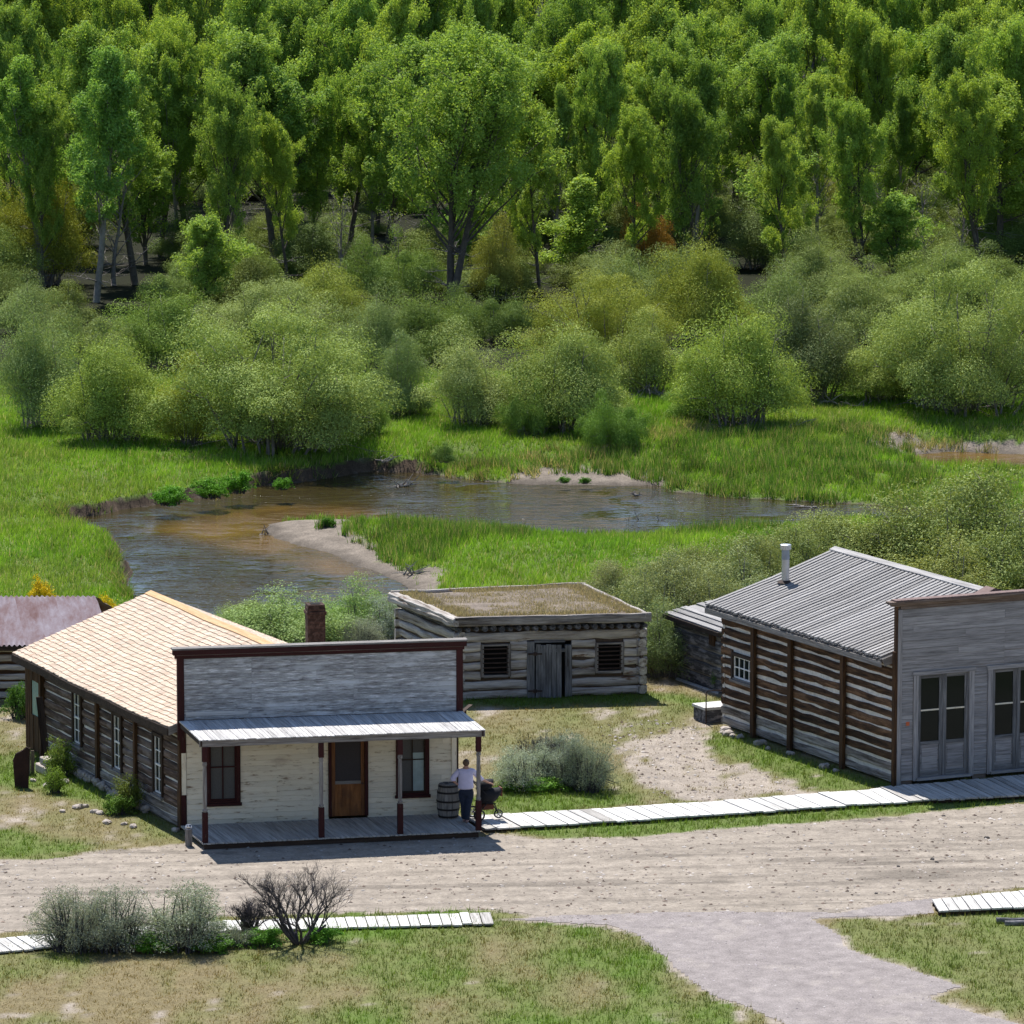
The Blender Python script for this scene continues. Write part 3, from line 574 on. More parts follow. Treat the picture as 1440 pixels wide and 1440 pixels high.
# gravel: loose stones on road, path and bare earth
def gravel(name, polys, n, size, cols, seed):
    rg = np.random.default_rng(seed); Ps = []
    for q, k in zip(polys, n):
        q = np.array(q); A = np.maximum(q.min(0), (-20, 110)); B = np.minimum(q.max(0), (20, 200)); P = rg.uniform(A, B, (k, 2)); Ps.append(P[sdist(P, q) < -0.1])
    P = np.concatenate(Ps); P = P[np.abs(P[:, 0]) < P[:, 1] * .096 + 2]; n = len(P)
    s = size[0] + (size[1] - size[0]) * rg.random(n) ** 4; z = np.full(n, 0.012)
    base = np.array([(1, 0, 0), (0.3, .95, 0), (-.8, .6, 0), (-.8, -.6, 0), (.3, -.95, 0), (0.1, 0, .7)]); F0 = np.array([(0, 1, 5), (1, 2, 5), (2, 3, 5), (3, 4, 5), (4, 0, 5)])
    a = rg.uniform(0, 6.28, n); ca, sa = np.cos(a), np.sin(a); V = base[None] * rg.uniform(.7, 1.3, (n, 6, 1)) * s[:, None, None] * np.array([1.2, .9, .8])
    V = np.stack([V[..., 0] * ca[:, None] - V[..., 1] * sa[:, None] + P[:, 0, None], V[..., 0] * sa[:, None] + V[..., 1] * ca[:, None] + P[:, 1, None], V[..., 2] + z[:, None]], -1)
    F = (F0[None] + 6 * np.arange(n)[:, None, None]).reshape(-1, 3); c = np.array(cols)[rg.integers(0, len(cols), n)] * rg.uniform(.6, 1.2, (n, 1))
    return tag(fast_mesh(name, V.reshape(-1, 3), F, M['gravel'], np.repeat(c, 6, 0)), kind="stuff")
OVER = [wpoly(q, -1.2) for q in ([(60,706),(100,700),(200,690),(300,672),(380,655),(470,645),(540,640),(560,645),(540,655),(470,658),(380,668),(300,686),(200,703),(100,716),(70,720)], [(150,770),(172,790),(180,812),(186,835),(178,838),(165,812),(150,785)])]
patch_blades("bank_grass", OVER, 60, (.25, .5), (.03, .045), [(0.10, 0.20, 0.03), (0.14, 0.24, 0.04), (0.30, 0.28, 0.13), (0.22, 0.26, 0.07)], 120, straight=.55)
gravel("road_gravel", [ROAD, ROAD, BARE], [9000, 5000, 1500], (.014, .065), [(0.42, 0.38, 0.35), (0.50, 0.46, 0.43), (0.22, 0.17, 0.14), (0.12, 0.09, 0.075), (0.33, 0.28, 0.25)], 101)
gravel("path_gravel", [PATH], [7000], (.012, .03), [(0.40, 0.36, 0.38), (0.50, 0.47, 0.46), (0.20, 0.175, 0.19)], 102)
# ---------------------------------------------------------------- building pieces
def perp(d, toward):
    n = nz(np.array([d[1], -d[0], 0.0])); return n if n @ np.array(toward, float) > 0 else -n
def on_fr(fr, x, y):
    P = on_plane(x, y, fr.O, fr.v); d = P - fr.O; return d @ fr.u, d[2]
def cut(a0, a1, c, ops):
    iv = [(a0, a1)]
    for (o0, o1, z0, z1) in ops:
        if z0 < c < z1:
            nv = []
            for p, q in iv:
                if o1 <= p or o0 >= q: nv.append((p, q)); continue
                if o0 > p: nv.append((p, o0))
                if o1 < q: nv.append((o1, q))
            iv = nv
    return [(p, q) for p, q in iv if q - p > 0.03]
def log_wall(fr, a0, a1, c0, rows, h, duty, ops=(), seed=1, mats=(0, 1), low=2, chink=2, depth=0.08, wob=0.016, seg=.5, sq=.6):
    """rows of hewn logs proud of pale chinking; materials: main log, low logs, chinking"""
    mb = MB(); r = random.Random(seed)
    for k in range(rows):
        c = c0 + h * (k + .5)
        for p, q in cut(a0, a1, c, ops):
            mb.log(fr, p, q, -depth, c + r.uniform(-.015, .015), depth * 1.1, h * duty / 2 * r.uniform(.84, 1.10), mats[1] if k < low else mats[0], seg=seg, wob=wob, seed=r.random(), sq=sq)
    top = c0 + rows * h
    z = c0 + 0.03
    edges = sorted({c0 + 0.03, top} | {max(c0, o[2]) for o in ops} | {min(top, o[3]) for o in ops})
    for z0, z1 in zip(edges[:-1], edges[1:]):
        for p, q in cut(a0 + .02, a1 - .02, (z0 + z1) / 2, ops): mb.box(fr, p, q, -.17, -depth * .62, z0, z1, chink)
    return mb
def siding(mb, fr, a0, a1, c0, c1, row, ops=(), m=0, joints=(), lap=.024, seed=3, b0=0.0):
    n = max(1, round((c1 - c0) / row)); h = (c1 - c0) / n; r = random.Random(seed)
    for k in range(n):
        z0 = c0 + k * h; z1 = z0 + h - .007; js = [j for j in joints if r.random() < .85] + [a0 + (a1 - a0) * r.random() for _ in range(1)]
        for p, q in cut(a0, a1, z0 + h / 2, ops):
            cuts = [p] + sorted(j for j in js if p + .3 < j < q - .3) + [q]
            for s0, s1 in zip(cuts[:-1], cuts[1:]):
                s0 += .002; s1 -= .002; d = lap + r.uniform(-.003, .004); t = .004
                P = [fr.P(s0, b0 - .02, z0), fr.P(s1, b0 - .02, z0), fr.P(s1, b0 + d, z0), fr.P(s0, b0 + d, z0), fr.P(s0, b0 - .02, z1), fr.P(s1, b0 - .02, z1), fr.P(s1, b0 + t, z1), fr.P(s0, b0 + t, z1)]
                k0 = len(mb.V); mb.hexa(P, (s1 - s0, .03, h), m, 0)
                for j, (aa, cc) in enumerate([(s0, z0), (s1, z0), (s1, z0), (s0, z0), (s0, z1), (s1, z1), (s1, z1), (s0, z1)]): mb.L[k0 + j] = (aa, 0.0, cc)
def sash_window(parent, fr, a0, a1, c0, c1, nx=3, nzv=4, fw=.09, casing='dark_frame', sash='white', glass='glass', proud=.06, sill=True, curtain=None, mw=.032, rail=True, lab=None):
    mb = MB()
    mb.box(fr, a0 - fw, a0, -.06, proud, c0 - fw * .5, c1 + fw, 0, 2); mb.box(fr, a1, a1 + fw, -.06, proud, c0 - fw * .5, c1 + fw, 0, 2)
    mb.box(fr, a0, a1, -.06, proud - .004, c1, c1 + fw - .004, 0, 0)
    if sill: mb.box(fr, a0 - fw - .03, a1 + fw + .03, -.05, proud + .05, c0 - fw - .03, c0 - fw * .5 - .002, 1, 0); mb.box(fr, a0, a1, -.06, proud - .006, c0 - fw * .5, c0, 1, 0)
    else: mb.box(fr, a0, a1, -.06, proud - .006, c0 - fw * .5, c0, 0, 0)
    w = mb.build("window", [M[casing], M['grey_frame'] if casing == 'dark_frame' else M[casing]], parent)
    if lab: w["label"] = lab
    s = MB(); s.box(fr, a0, a0 + mw * 1.3, -.035, .0, c0, c1); s.box(fr, a1 - mw * 1.3, a1, -.035, .0, c0, c1)
    s.box(fr, a0 + mw * 1.3, a1 - mw * 1.3, -.035, -.002, c0, c0 + mw * 1.5); s.box(fr, a0 + mw * 1.3, a1 - mw * 1.3, -.035, -.002, c1 - mw * 1.2, c1)
    for i in range(1, nx): x = a0 + (a1 - a0) * i / nx; s.box(fr, x - mw / 2, x + mw / 2, -.034, -.006, c0 + .01, c1 - .01, 0, 2)
    for i in range(1, nzv):
        z = c0 + (c1 - c0) * i / nzv; ww = mw * (.9 if (rail and i * 2 == nzv) else .5); s.box(fr, a0 + .01, a1 - .01, -.033, -.004 if not (rail and i * 2 == nzv) else .006, z - ww, z + ww, 0, 0)
    s.build("sash", M[sash], w)
    g = MB(); g.box(fr, a0 - .02, a1 + .02, -.075, -.045, c0 - .02, c1 + .02); g.build("glass", M[glass], w)
    if curtain:
        for (p0, p1, z0, z1, cm, nm) in curtain:
            q = MB(); q.box(fr, a0 + (a1 - a0) * p0, a0 + (a1 - a0) * p1, -.044, -.040, c0 + (c1 - c0) * z0, c0 + (c1 - c0) * z1); q.build(nm, M[cm], w)
    return w
def prism(mb, P0, P1, m=0):
    """solid between two congruent polygons"""
    n = len(P0); mb.add(list(P0) + list(P1), [tuple(range(n)), tuple(range(n, 2 * n))] + [(i, (i + 1) % n, n + (i + 1) % n, n + i) for i in range(n)], m)
def zat(P, py):
    x, _ = to_px(P); return on_plane(float(x), py, np.array(P), np.array([0, 1.0, 0]))[2]

# ================================================================ the false-fronted cabin with the new shingle roof
FL = G(256, 1167); FRt = G(643, 1152); RL = G(40, 1053); RL[2] = 0
u = nz(FRt - FL); v = nz(RL - FL); WD = float(np.linalg.norm(FRt - FL)); LN = 13.1; LOGN = 11.64
nf = perp(u, (0, -1, 0)); ns = perp(v, (-1, 0, 0))
house = thing("shingled_log_house", FL + u * WD / 2, "log house with new tan shingles, a grey and white false front and a porch", "house")
sf = Fr(FL, v, ns); ff = Fr(FL, u, nf); bf = Fr(FL, u, v)
EH = 3.05; EW = 2.86
def side_win(cx, yt, yb, w_):
    a, ct = on_fr(sf, cx, yt); _, cb = on_fr(sf, cx, yb); return (a - w_ / 2, a + w_ / 2, cb, ct)
SW = [side_win(222.6, 1036, 1115, .62), side_win(165.4, 1007, 1081, .62), side_win(108.9, 974, 1045, .62)]
ops = [(a0 - .10, a1 + .10, c0 - .13, c1 + .10) for a0, a1, c0, c1 in SW]
mb = log_wall(sf, 0.05, LOGN, 0.0, 11, EW / 11, .94, ops, seed=11, low=2, wob=.014)
mb.build("log_wall", [M['log_brown'], M['log_grey'], M['chink']], house)
rf = Fr(FL + u * WD, v, -ns)
mb = log_wall(rf, 0.05, LN, 0.0, 11, EW / 11, .94, (), seed=12, low=2, wob=.014); mb.build("log_wall", [M['log_brown'], M['log_grey'], M['chink']], house)
RZ = 4.65; AM = WD / 2; SL = (RZ - EH + .03) / AM
# rear wall with its gable, in upright boards
mb = MB(); n = 44
for i in range(n):
    a0 = WD * i / n + .004; a1 = WD * (i + 1) / n - .004; zt = lambda a: RZ - .1 - abs(a - AM) * SL
    P = [bf.P(a0, LN - .06, 0), bf.P(a1, LN - .06, 0), bf.P(a1, LN, 0), bf.P(a0, LN, 0), bf.P(a0, LN - .06, zt(a0)), bf.P(a1, LN - .06, zt(a1)), bf.P(a1, LN, zt(a1)), bf.P(a0, LN, zt(a0))]
    mb.hexa(P, (WD / n, .06, 3), 0, 2)
mb.build("rear_wall", M['board_brown'], house)
# boarded entry at the rear of the side wall, with its tall teal pane
mb = MB(); a = LOGN + .02; r = random.Random(4); P0 = on_fr(sf, 45, 980); P1 = on_fr(sf, 54.5, 1005)
ta0, ta1 = min(P0[0], P1[0]), max(P0[0], P1[0]); tz0 = on_fr(sf, 49, 1006)[1]; tz1 = on_fr(sf, 49, 958)[1]
while a < LN + .1:
    w_ = r.uniform(.12, .2); 
    for z0, z1 in ([(0.05, tz0), (tz1, EW)] if ta0 < a + w_ / 2 < ta1 else [(0.05, EW)]): mb.box(sf, a, a + w_ - .012, -.05, r.uniform(0, .025), z0, z1, 0, 2)
    a += w_
mb.box(sf, LOGN + .02, LN + .05, -.12, -.06, 0, EW, 1)
mb.build("entry_boards", [M['post'], M['black']], house)
mb = MB(); mb.box(sf, ta0, ta1, -.05, -.01, tz0, tz1); mb.build("entry_pane", M['teal'], house)
# foundation stones showing at the foot of the side wall
mb = MB(); r = random.Random(8)
for i in range(150):
    a = r.uniform(2.6, 9.6); s_ = r.uniform(.05, .12); c = r.uniform(-.02, .15) + .012 * (a - 2.6)
    P = sf.P(a, .05 + r.uniform(0, .1), c); pts = [P + np.array([r.uniform(-.3, .3) * s_, r.uniform(-.2, .2) * s_, -s_ * .8]), P, P + np.array([r.uniform(-.3, .3) * s_, 0, s_ * .7])]
    mb.tube(pts, [s_ * .7, s_, s_ * .45], 6)
mb.build("stone_foundation", M['stone'], house)
for (a0, a1, c0, c1) in SW: sash_window(house, sf, a0, a1, c0, c1, 2, 4, fw=.10, mw=.03)
for xp, wd in ((139.3, .17), (192.5, .14)):
    a, _ = on_fr(sf, xp, 1060); mb = MB(); mb.box(sf, a - wd / 2, a + wd / 2, .0, .10, 0, EW, 0, 2); mb.build("wall_post", M['post'], house)
mb = MB(); mb.box(sf, -.02, .13, .0, .07, 0, EW, 0, 2); mb.box(sf, .16, .24, .0, .05, 0, 1.1, 0, 2); mb.build("corner_board", M['post'], house)
mb = MB(); mb.box(sf, LOGN - .12, LOGN + .05, .0, .14, 0, EW, 0, 2); mb.build("wall_post", M['post'], house)
# roof: sheathing, shingle courses, ridge boards, fascia
OV = .30; B0, B1 = .16, 13.5; n_c = 26
def roofpt(side, t, b, lift=0.0):           # t: 0 eave .. 1 ridge
    a = (-OV + t * (AM + OV)) if side < 0 else (WD + OV - t * (AM + OV)); z = RZ - (1 - t) * (AM + OV) * SL
    sag = -.05 * math.sin(math.pi * (b - B0) / (B1 - B0)) + .014 * math.sin(3.1 * b / 2.6 + 1)
    return bf.P(a, b, z + lift + sag)
for side, nm in ((-1, "roof"), (1, "roof")):
    mb = MB(); r = random.Random(20 + side)
    nb_ = 60
    for i in range(nb_):
        b0_ = B0 + (B1 - B0) * i / nb_; b1_ = B0 + (B1 - B0) * (i + 1) / nb_
        P = [roofpt(side, 0, b0_, -.10), roofpt(side, 1, b0_, -.10), roofpt(side, 1, b1_, -.10), roofpt(side, 0, b1_, -.10), roofpt(side, 0.01, b0_, -.03), roofpt(side, 1, b0_, -.03), roofpt(side, 1, b1_, -.03), roofpt(side, 0.01, b1_, -.03)]
        mb.hexa(P, (4, .8, .1), 1, 0, rnd=.5)
    for k in range(n_c):
        t0 = k / n_c; t1 = min(1.0, (k + 1.25) / n_c); b = B0 - .02
        while b < B1:
            w_ = r.uniform(.09, .21); e = r.uniform(-.004, .004); bb = min(b + w_ - .006, B1 + .03)
            P = [roofpt(side, t0 + e, b, .006), roofpt(side, t0 + e, bb, .006), roofpt(side, t1, bb, -.008), roofpt(side, t1, b, -.008), roofpt(side, t0 + e, b, .030 + r.uniform(0, .008)), roofpt(side, t0 + e, bb, .030 + r.uniform(0, .008)), roofpt(side, t1, bb, .004), roofpt(side, t1, b, .004)]
            k0 = len(mb.V); rr = r.random(); mb.hexa(P, (w_, .2, .02), 0, 1, rnd=rr)
            for j in range(8): q = mb.L[k0 + j]; mb.L[k0 + j] = (q[0] + k * .17, q[1] + b, 0)
            b += w_
    rfo = mb.build(nm, [M['shingle'], M['board_brown']], house)
    mb = MB(); 
    for i in range(nb_):
        b0_ = B0 + (B1 - B0) * i / nb_; b1_ = B0 + (B1 - B0) * (i + 1) / nb_
        aa = -OV if side < 0 else WD + OV
        o_ = (bf.P(0, 0, 0) - bf.P(.035 * -side, 0, 0))
        P = [roofpt(side, 0, b0_, -.24) + o_ * 0, roofpt(side, 0, b0_, -.24) + o_, roofpt(side, 0, b1_, -.24) + o_, roofpt(side, 0, b1_, -.24), roofpt(side, 0, b0_, -.02), roofpt(side, 0, b0_, -.02) + o_, roofpt(side, 0, b1_, -.02) + o_, roofpt(side, 0, b1_, -.02)]
        mb.hexa(P, (.03, .9, .22), 0, 1)
    mb.build("fascia", M['dark_frame'], house)
mb = MB()
P = [roofpt(-1, 0, B0 - .03, -.22), roofpt(-1, .12, B0 - .03, -.22), roofpt(-1, .12, B0, -.22), roofpt(-1, 0, B0, -.22), roofpt(-1, 0, B0 - .03, .02), roofpt(-1, .12, B0 - .03, .02), roofpt(-1, .12, B0, .02), roofpt(-1, 0, B0, .02)]
mb.hexa(P, (.5, .03, .2), 0, 0); mb.build("rake_board", M['grey_frame'], house)
mb = MB()
for i in range(16):
    b0_ = B0 + (B1 - B0) * i / 16; b1_ = B0 + (B1 - B0) * (i + 1) / 16
    for side in (-1, 1):
        P = [roofpt(side, .955, b0_, .022), roofpt(side, 1, b0_, .03), roofpt(side, 1, b1_, .03), roofpt(side, .955, b1_, .022), roofpt(side, .955, b0_, .048), roofpt(side, 1, b0_, .058), roofpt(side, 1, b1_, .058), roofpt(side, .955, b1_, .048)]
        mb.hexa(P, (.2, .84, .03), 0, 1)
mb.build("ridge_cap", M['ridgecap'], house)
# chimney: found where the line of sight meets the far slope
best = min((abs(d[2] - (RZ - abs(d[0] - AM) * SL)), bb, d[0]) for bb in np.arange(.8, 6, .1) for d in [np.linalg.solve(np.array([u, v, Wz]).T, on_plane(443.5, 903, FL + v * bb, nf) - FL)])
cb, ca = best[1], best[2]; cz = on_plane(443.5, 849, FL + v * cb, nf)[2]; zr = RZ - abs(ca - AM) * SL; hw = .26
cf = Fr(bf.P(ca, cb, 0), u, perp(u, v)); mb = MB()
def bx_brick(mb, w_, z0, z1):
    for (p, q, s0, s1) in ((-w_, -w_, -w_, w_),):
        mb.box(cf, -w_, w_, -w_, w_, z0, z1, 0, 0)
        k0 = len(mb.V) - 8
        for j in range(8):
            aa, bb_, cc = [(-w_, -w_), (w_, -w_), (w_, w_), (-w_, w_)][j % 4] + (z0 if j < 4 else z1,); mb.L[k0 + j] = (aa + bb_, cc, 0)
bx_brick(mb, hw, zr - .4, cz - .30); bx_brick(mb, hw + .035, cz - .298, cz - .20); bx_brick(mb, hw + .005, cz - .198, cz - .09); bx_brick(mb, hw - .01, cz - .088, cz)
ch = mb.build("chimney", M['brick'], house); mb = MB(); mb.box(cf, -hw - .03, hw + .03, -hw - .03, hw + .03, zr - .35, zr + .10); mb.build("flashing", M['flash'], ch)
mb = MB(); mb.box(cf, -hw * .55, hw * .55, -hw * .55, hw * .55, cz + .002, cz + .012); mb.build("flue", M['black'], ch)
# false front
TOP = 5.2; PZ = 3.13; FZ = .2
W1 = (*[on_fr(ff, 294.5, 1100)[0], on_fr(ff, 332.5, 1100)[0]], on_fr(ff, 313, 1126)[1], 2.72)
W2 = (on_fr(ff, 562, 1080)[0], on_fr(ff, 598, 1080)[0], on_fr(ff, 580, 1114.5)[1], 2.72)
DR = (on_fr(ff, 466.5, 1100)[0], on_fr(ff, 512.5, 1100)[0], .22, 2.52)
ops = [(W1[0] - .1, W1[1] + .1, W1[2] - .12, W1[3] + .1), (W2[0] - .1, W2[1] + .1, W2[2] - .12, W2[3] + .1), (DR[0] - .09, DR[1] + .09, 0, DR[3] + .1)]
mb = MB(); siding(mb, ff, 0.14, WD - .12, .12, PZ - .02, .15, ops, 0, (2.7, 3.72, 6.2), seed=5)
edges = [0.05, W1[2] - .12, DR[3] + .1, W1[3] + .1, PZ]
for z0, z1 in zip(edges[:-1], edges[1:]):
    for p, q in cut(.02, WD - .02, (z0 + z1) / 2, ops): mb.box(ff, p, q, -.10, -.022, z0, z1, 1)
mb.build("lower_front", [M['siding_white'], M['board_brown']], house)
mb = MB(); siding(mb, ff, .08, WD - .02, PZ + .02, TOP - .32, .145, (), 0, (2.0, 4.9), seed=6, b0=.02); mb.box(ff, 0, WD, -.10, -.002, PZ, TOP - .05, 1)
mb.box(ff, .13, 1.9, .03, .05, PZ + .12, PZ + .23, 2, 0)
mb.build("upper_front", [M['siding_grey'], M['board_brown'], M['roof_board']], house)
mb = MB(); mb.box(ff, -.10, .09, -.11, .065, PZ - .55, TOP - .30, 0, 2); mb.build("corner_trim", M['red'], house)
for z0_, z1_ in ((.1, 1.0), (2.2, PZ - .552)): mb = MB(); mb.box(ff, -.02, .12, -.02, .045, z0_, z1_, 0, 2); mb.build("corner_trim", M['red'], house)
mb = MB(); mb.box(ff, WD - .03, WD + .16, -.11, .065, PZ - .06, TOP - .30, 0, 2); mb.build("corner_trim", M['red'], house)
mb = MB(); mb.box(ff, .0, .13, -.02, .04, 1.002, 2.198, 0, 2); mb.build("corner_board", M['siding_white'], house)
mb = MB(); mb.box(ff, WD - .16, WD - .02, -.02, .05, .1, PZ - .1, 0, 2); mb.box(ff, WD - .02, WD + .03, -.05, .055, .1, PZ - .1, 1, 2); mb.build("corner_board", [M['siding_white'], M['dark_frame']], house)
mb = MB(); mb.box(ff, -.16, WD + .20, -.10, .075, TOP - .30, TOP - .20, 0, 0, rnd=.4); mb.box(ff, -.22, WD + .26, -.12, .13, TOP - .198, TOP - .05, 0, 0, rnd=.2); mb.box(ff, -.25, WD + .28, -.16, .17, TOP - .048, TOP, 1, 0); mb.box(ff, -.12, WD + .16, .076, .085, TOP - .215, TOP - .199, 1, 0)
mb.build("cornice", [M['red'], M['grey_frame']], house)
sash_window(house, ff, *W1, 2, 2, fw=.11, casing='red', sash='red', glass='screen_grey', mw=.035, rail=False, curtain=[(0, 1, .80, 1, 'pink', 'valance')], lab="tall red framed window with a faded pink valance")
sash_window(house, ff, *W2, 2, 2, fw=.11, casing='red', sash='dark_frame', glass='screen_grey', mw=.03, rail=False, curtain=[(.52, .97, .02, .60, 'paper', 'curtain')], lab="tall red framed window with a pale blue curtain in its lower corner")
mb = MB(); a0, a1, c0, c1 = DR
mb.box(ff, a0 - .10, a0 - .012, -.06, .07, c0, c1 + .1, 0, 2); mb.box(ff, a1 + .012, a1 + .10, -.06, .07, c0, c1 + .1, 0, 2); mb.box(ff, a0 - .012, a1 + .012, -.06, .066, c1 + .01, c1 + .096, 0, 0); mb.build("door_frame", M['red'], house)
mb = MB(); mb.box(ff, a0, a0 + .10, -.05, .0, c0, c1, 0, 2); mb.box(ff, a1 - .10, a1, -.05, .0, c0, c1, 0, 2); mb.box(ff, a0 + .1, a1 - .1, -.05, -.004, c1 - .12, c1, 0, 0); zm = on_fr(ff, 490, 1100)[1]; mb.box(ff, a0 + .1, a1 - .1, -.05, .004, zm - .05, zm + .04, 2, 0)
mb.box(ff, a0 + .1, a1 - .1, -.05, -.008, c0, zm - .05, 1, 2); dr = mb.build("door", [M['door_brown'], M['door_ply'], M['grey_frame']], house)
mb = MB(); mb.box(ff, a0 + .1, a1 - .1, -.045, -.03, zm + .04, c1 - .12); mb.build("screen", M['screen'], dr)
mb = MB(); mb.lathe(ff.P(a1 - .06, .01, 1.15), [(.02, 0), (.03, .03), (.03, .05), (.01, .06)], 8, ax=nf); mb.build("handle", M['iron'], dr)
# porch
pWL, pWR, pFL, pFR = G(253.7, 1161, FZ), G(641, 1143.5, FZ), G(285, 1186, FZ), G(676, 1168.3, FZ)
mb = MB(); mb.planks(pWL, pWR, pFR, pFL, 62, .04, 0, gap=.014, jit=.015, warp=.004, seed=3); mb.build("porch_floor", M['deck'], house)
mb = MB(); du = nz(pFR - pFL); dn_ = perp(du, (0, -1, 0)); pf = Fr(pFL, du, dn_); LPF = float(np.linalg.norm(pFR - pFL))
mb.box(pf, .05, LPF - .05, -.12, -.06, -.19, -.042, 0, 0); mb.box(pf, .05, LPF - .05, -1.4, -1.3, -.19, -.042, 0, 0); mb.build("porch_sill", M['dark_frame'], house)
rA, rB = ff.P(-.07, .02, PZ), ff.P(WD + .14, .02, PZ)
zL = zat(pFL, 1041); zR = zat(pFR, 1026.5); rD = pFL + du * -.06; rD[2] = zL; rC = pFR + du * .14; rC[2] = zR
mb = MB(); mb.planks(rA, rB, rC, rD, 66, .028, 0, gap=.010, jit=.02, warp=.005, seed=9); mb.planks(rA + [0, 0, -.03], rB + [0, 0, -.03], rC + [0, .06, -.03], rD + [0, .06, -.03], 1, .012, 1, gap=0); mb.build("porch_roof", [M['roof_board'], M['board_brown']], house)  # thin sheet under the boards, added to block sun through their gaps
mb = MB(); bw = .17
e = np.array([0, 0, -.032]); inn = -dn_ * .10
def bar(mb, A, B, w_, h_, m=0, out=None):
    A, B = np.array(A, float), np.array(B, float); d = nz(B - A); o_ = np.array(out, float) if out is not None else perp(d, (0, -1, 0)); o_ = nz(o_) * w_
    mb.hexa([A, B, B + o_, A + o_, A + [0, 0, h_], B + [0, 0, h_], B + o_ + [0, 0, h_], A + o_ + [0, 0, h_]], (np.linalg.norm(B - A), w_, h_), m, 0)
bar(mb, rD + e + inn + [0, 0, -bw], rC + e + inn + [0, 0, -bw], .06, bw); mb.build("porch_beam", M['grey_frame'], house)
mb = MB(); bar(mb, rA + e * 1.1 + [0, 0, -.16] + du * .03, rD + e * 1.1 + [0, 0, -.14] + du * .03, .04, .15, out=du); mb.build("porch_rafter", M['dark_frame'], house)
mb = MB(); bar(mb, rB + e * 1.1 + [0, 0, -.16] - du * .09, rC + e * 1.1 + [0, 0, -.14] - du * .09, .04, .15, out=du)
mb.build("porch_rafter", M['dark_frame'], house)
for px_, py_ in ((288, 1184), (451.8, 1177), (561, 1170.5), (671, 1165.5)):
    Q = G(px_, py_, FZ); t = (Q - pFL) @ du; Q = pFL + du * t - dn_ * .10; Q[2] = FZ; top = zL + (zR - zL) * t / LPF - .032 - bw; q = Fr(Q, du, dn_); h_ = top - FZ
    mb = MB(); mb.box(q, -.075, .075, -.075, .075, 0, .85, 0, 2); mb.box(q, -.07, .07, -.07, .07, h_ - .42, h_, 0, 2)
    mb.lathe(Q + [0, 0, .852], [(.055, 0), (.072, .05), (.05, .10), (.058, .3), (.062, .7), (.058, h_ - 1.6), (.05, h_ - 1.42), (.07, h_ - 1.36), (.055, h_ - 1.274)], 14, 1)
    mb.build("porch_post", [M['red'], M['grey_frame']], house)
# broken gutter hanging at the right end of the roof
mb = MB(); bar(mb, ff.P(WD + .12, -.30, PZ - .12), ff.P(WD + .50, -.9, PZ - .02), .12, .03); bar(mb, ff.P(WD + .26, -.55, PZ - .30), ff.P(WD + .36, -.5, PZ - .30), .05, .2); mb.build("eave_end", M['dark_frame'], house)

# ================================================================ the sod-roofed jail
sA, sB = np.array([-1.72, 166.95, 0.]), np.array([4.26, 168.05, 0.]); sD = np.array([-3.80, 171.85, 0.])
su = nz(sB - sA); sv = nz(sD - sA); SWD = float(np.linalg.norm(sB - sA)); SLN = float(np.linalg.norm(sD - sA)); snf = perp(su, (0, -1, 0)); sns = perp(sv, (-1, 0, 0))
jail = thing("sod_roofed_cabin", sA + su * 3, "low silver grey log cabin with a flat sod roof and barred windows", "cabin")
jf = Fr(sA, su, snf); jl = Fr(sA, sv, sns); jr = Fr(sB, sv, -sns); jb = Fr(sD, su, -snf)
H0 = 2.16; rows = 7; hh = H0 / rows
def bx_of(fr, x0, y0, x1, y1):
    a0, c1 = on_fr(fr, x0, y0); a1, c0 = on_fr(fr, x1, y1); return (a0, a1, c0, c1)
jw1 = bx_of(jf, 680.0, 909, 714, 948.5); jw2 = bx_of(jf, 841, 906.5, 873, 942.5); jd = bx_of(jf, 741, 903.5, 804, 986); jd = (jd[0], jd[1], 0, jd[3])
ops = [(a - .09, b - -.09, c - .08, d + .06) for a, b, c, d in (jw1, jw2)] + [jd]
mb = log_wall(jf, -.12, SWD - .1, 0, rows, hh, .97, ops, seed=31, low=0, depth=.12, wob=.03, seg=.5, sq=.7)
for i in range(rows): mb.log(jf, SWD - .28, SWD + .06, -.12, hh * (i + .5) , .15, hh * .44, 0, seg=.17, wob=.02, seed=i)
mb.build("log_wall", [M['log_silver'], M['log_silver'], M['soil']], jail)
for f_, l_, sd_ in ((jl, SLN, 32), (jr, SLN, 33), (jb, SWD, 34)):
    mb = log_wall(f_, -.05, l_ + .1, 0, rows, hh, .95, (), seed=sd_, low=0, depth=.12, wob=.035, seg=.6, sq=.7); mb.build("log_wall", [M['log_silver'], M['log_silver'], M['soil']], jail)
TZ = 2.70; ra = [np.array(q) for q in ((-1.79, 166.74, TZ), (4.40, 167.62, TZ), (2.40, 173.66, TZ), (-3.98, 171.92, TZ))]
mb = MB()
for i in range(23):
    t = (i + .5) / 23; P = ra[0] + (ra[1] - ra[0]) * t; r_ = rngm.uniform(.075, .105); P = P + np.array([0, .16, -.40 + rngm.uniform(-.02, .02)]); mb.tube([P - [0, .06, 0], P + np.array(sv) * SLN * .98], [r_, r_ * .9], 8)
mb.build("roof_poles", M['log_dark'], jail)
mb = MB(); mb.box(jf, -.05, SWD, -.25, -.16, H0 - .02, TZ - .2); mb.build("roof_fill", M['soil'], jail)
mb = MB(); f_ = Fr(ra[0] + [0, .12, -.14], nz(ra[1] - ra[0]), snf); mb.log(f_, -.02, float(np.linalg.norm(ra[1] - ra[0])) + .03, 0, 0, .10, .155, 0, seg=.7, wob=.012, sq=.45, seed=4)
mb.build("front_beam", M['log_grey'], jail)
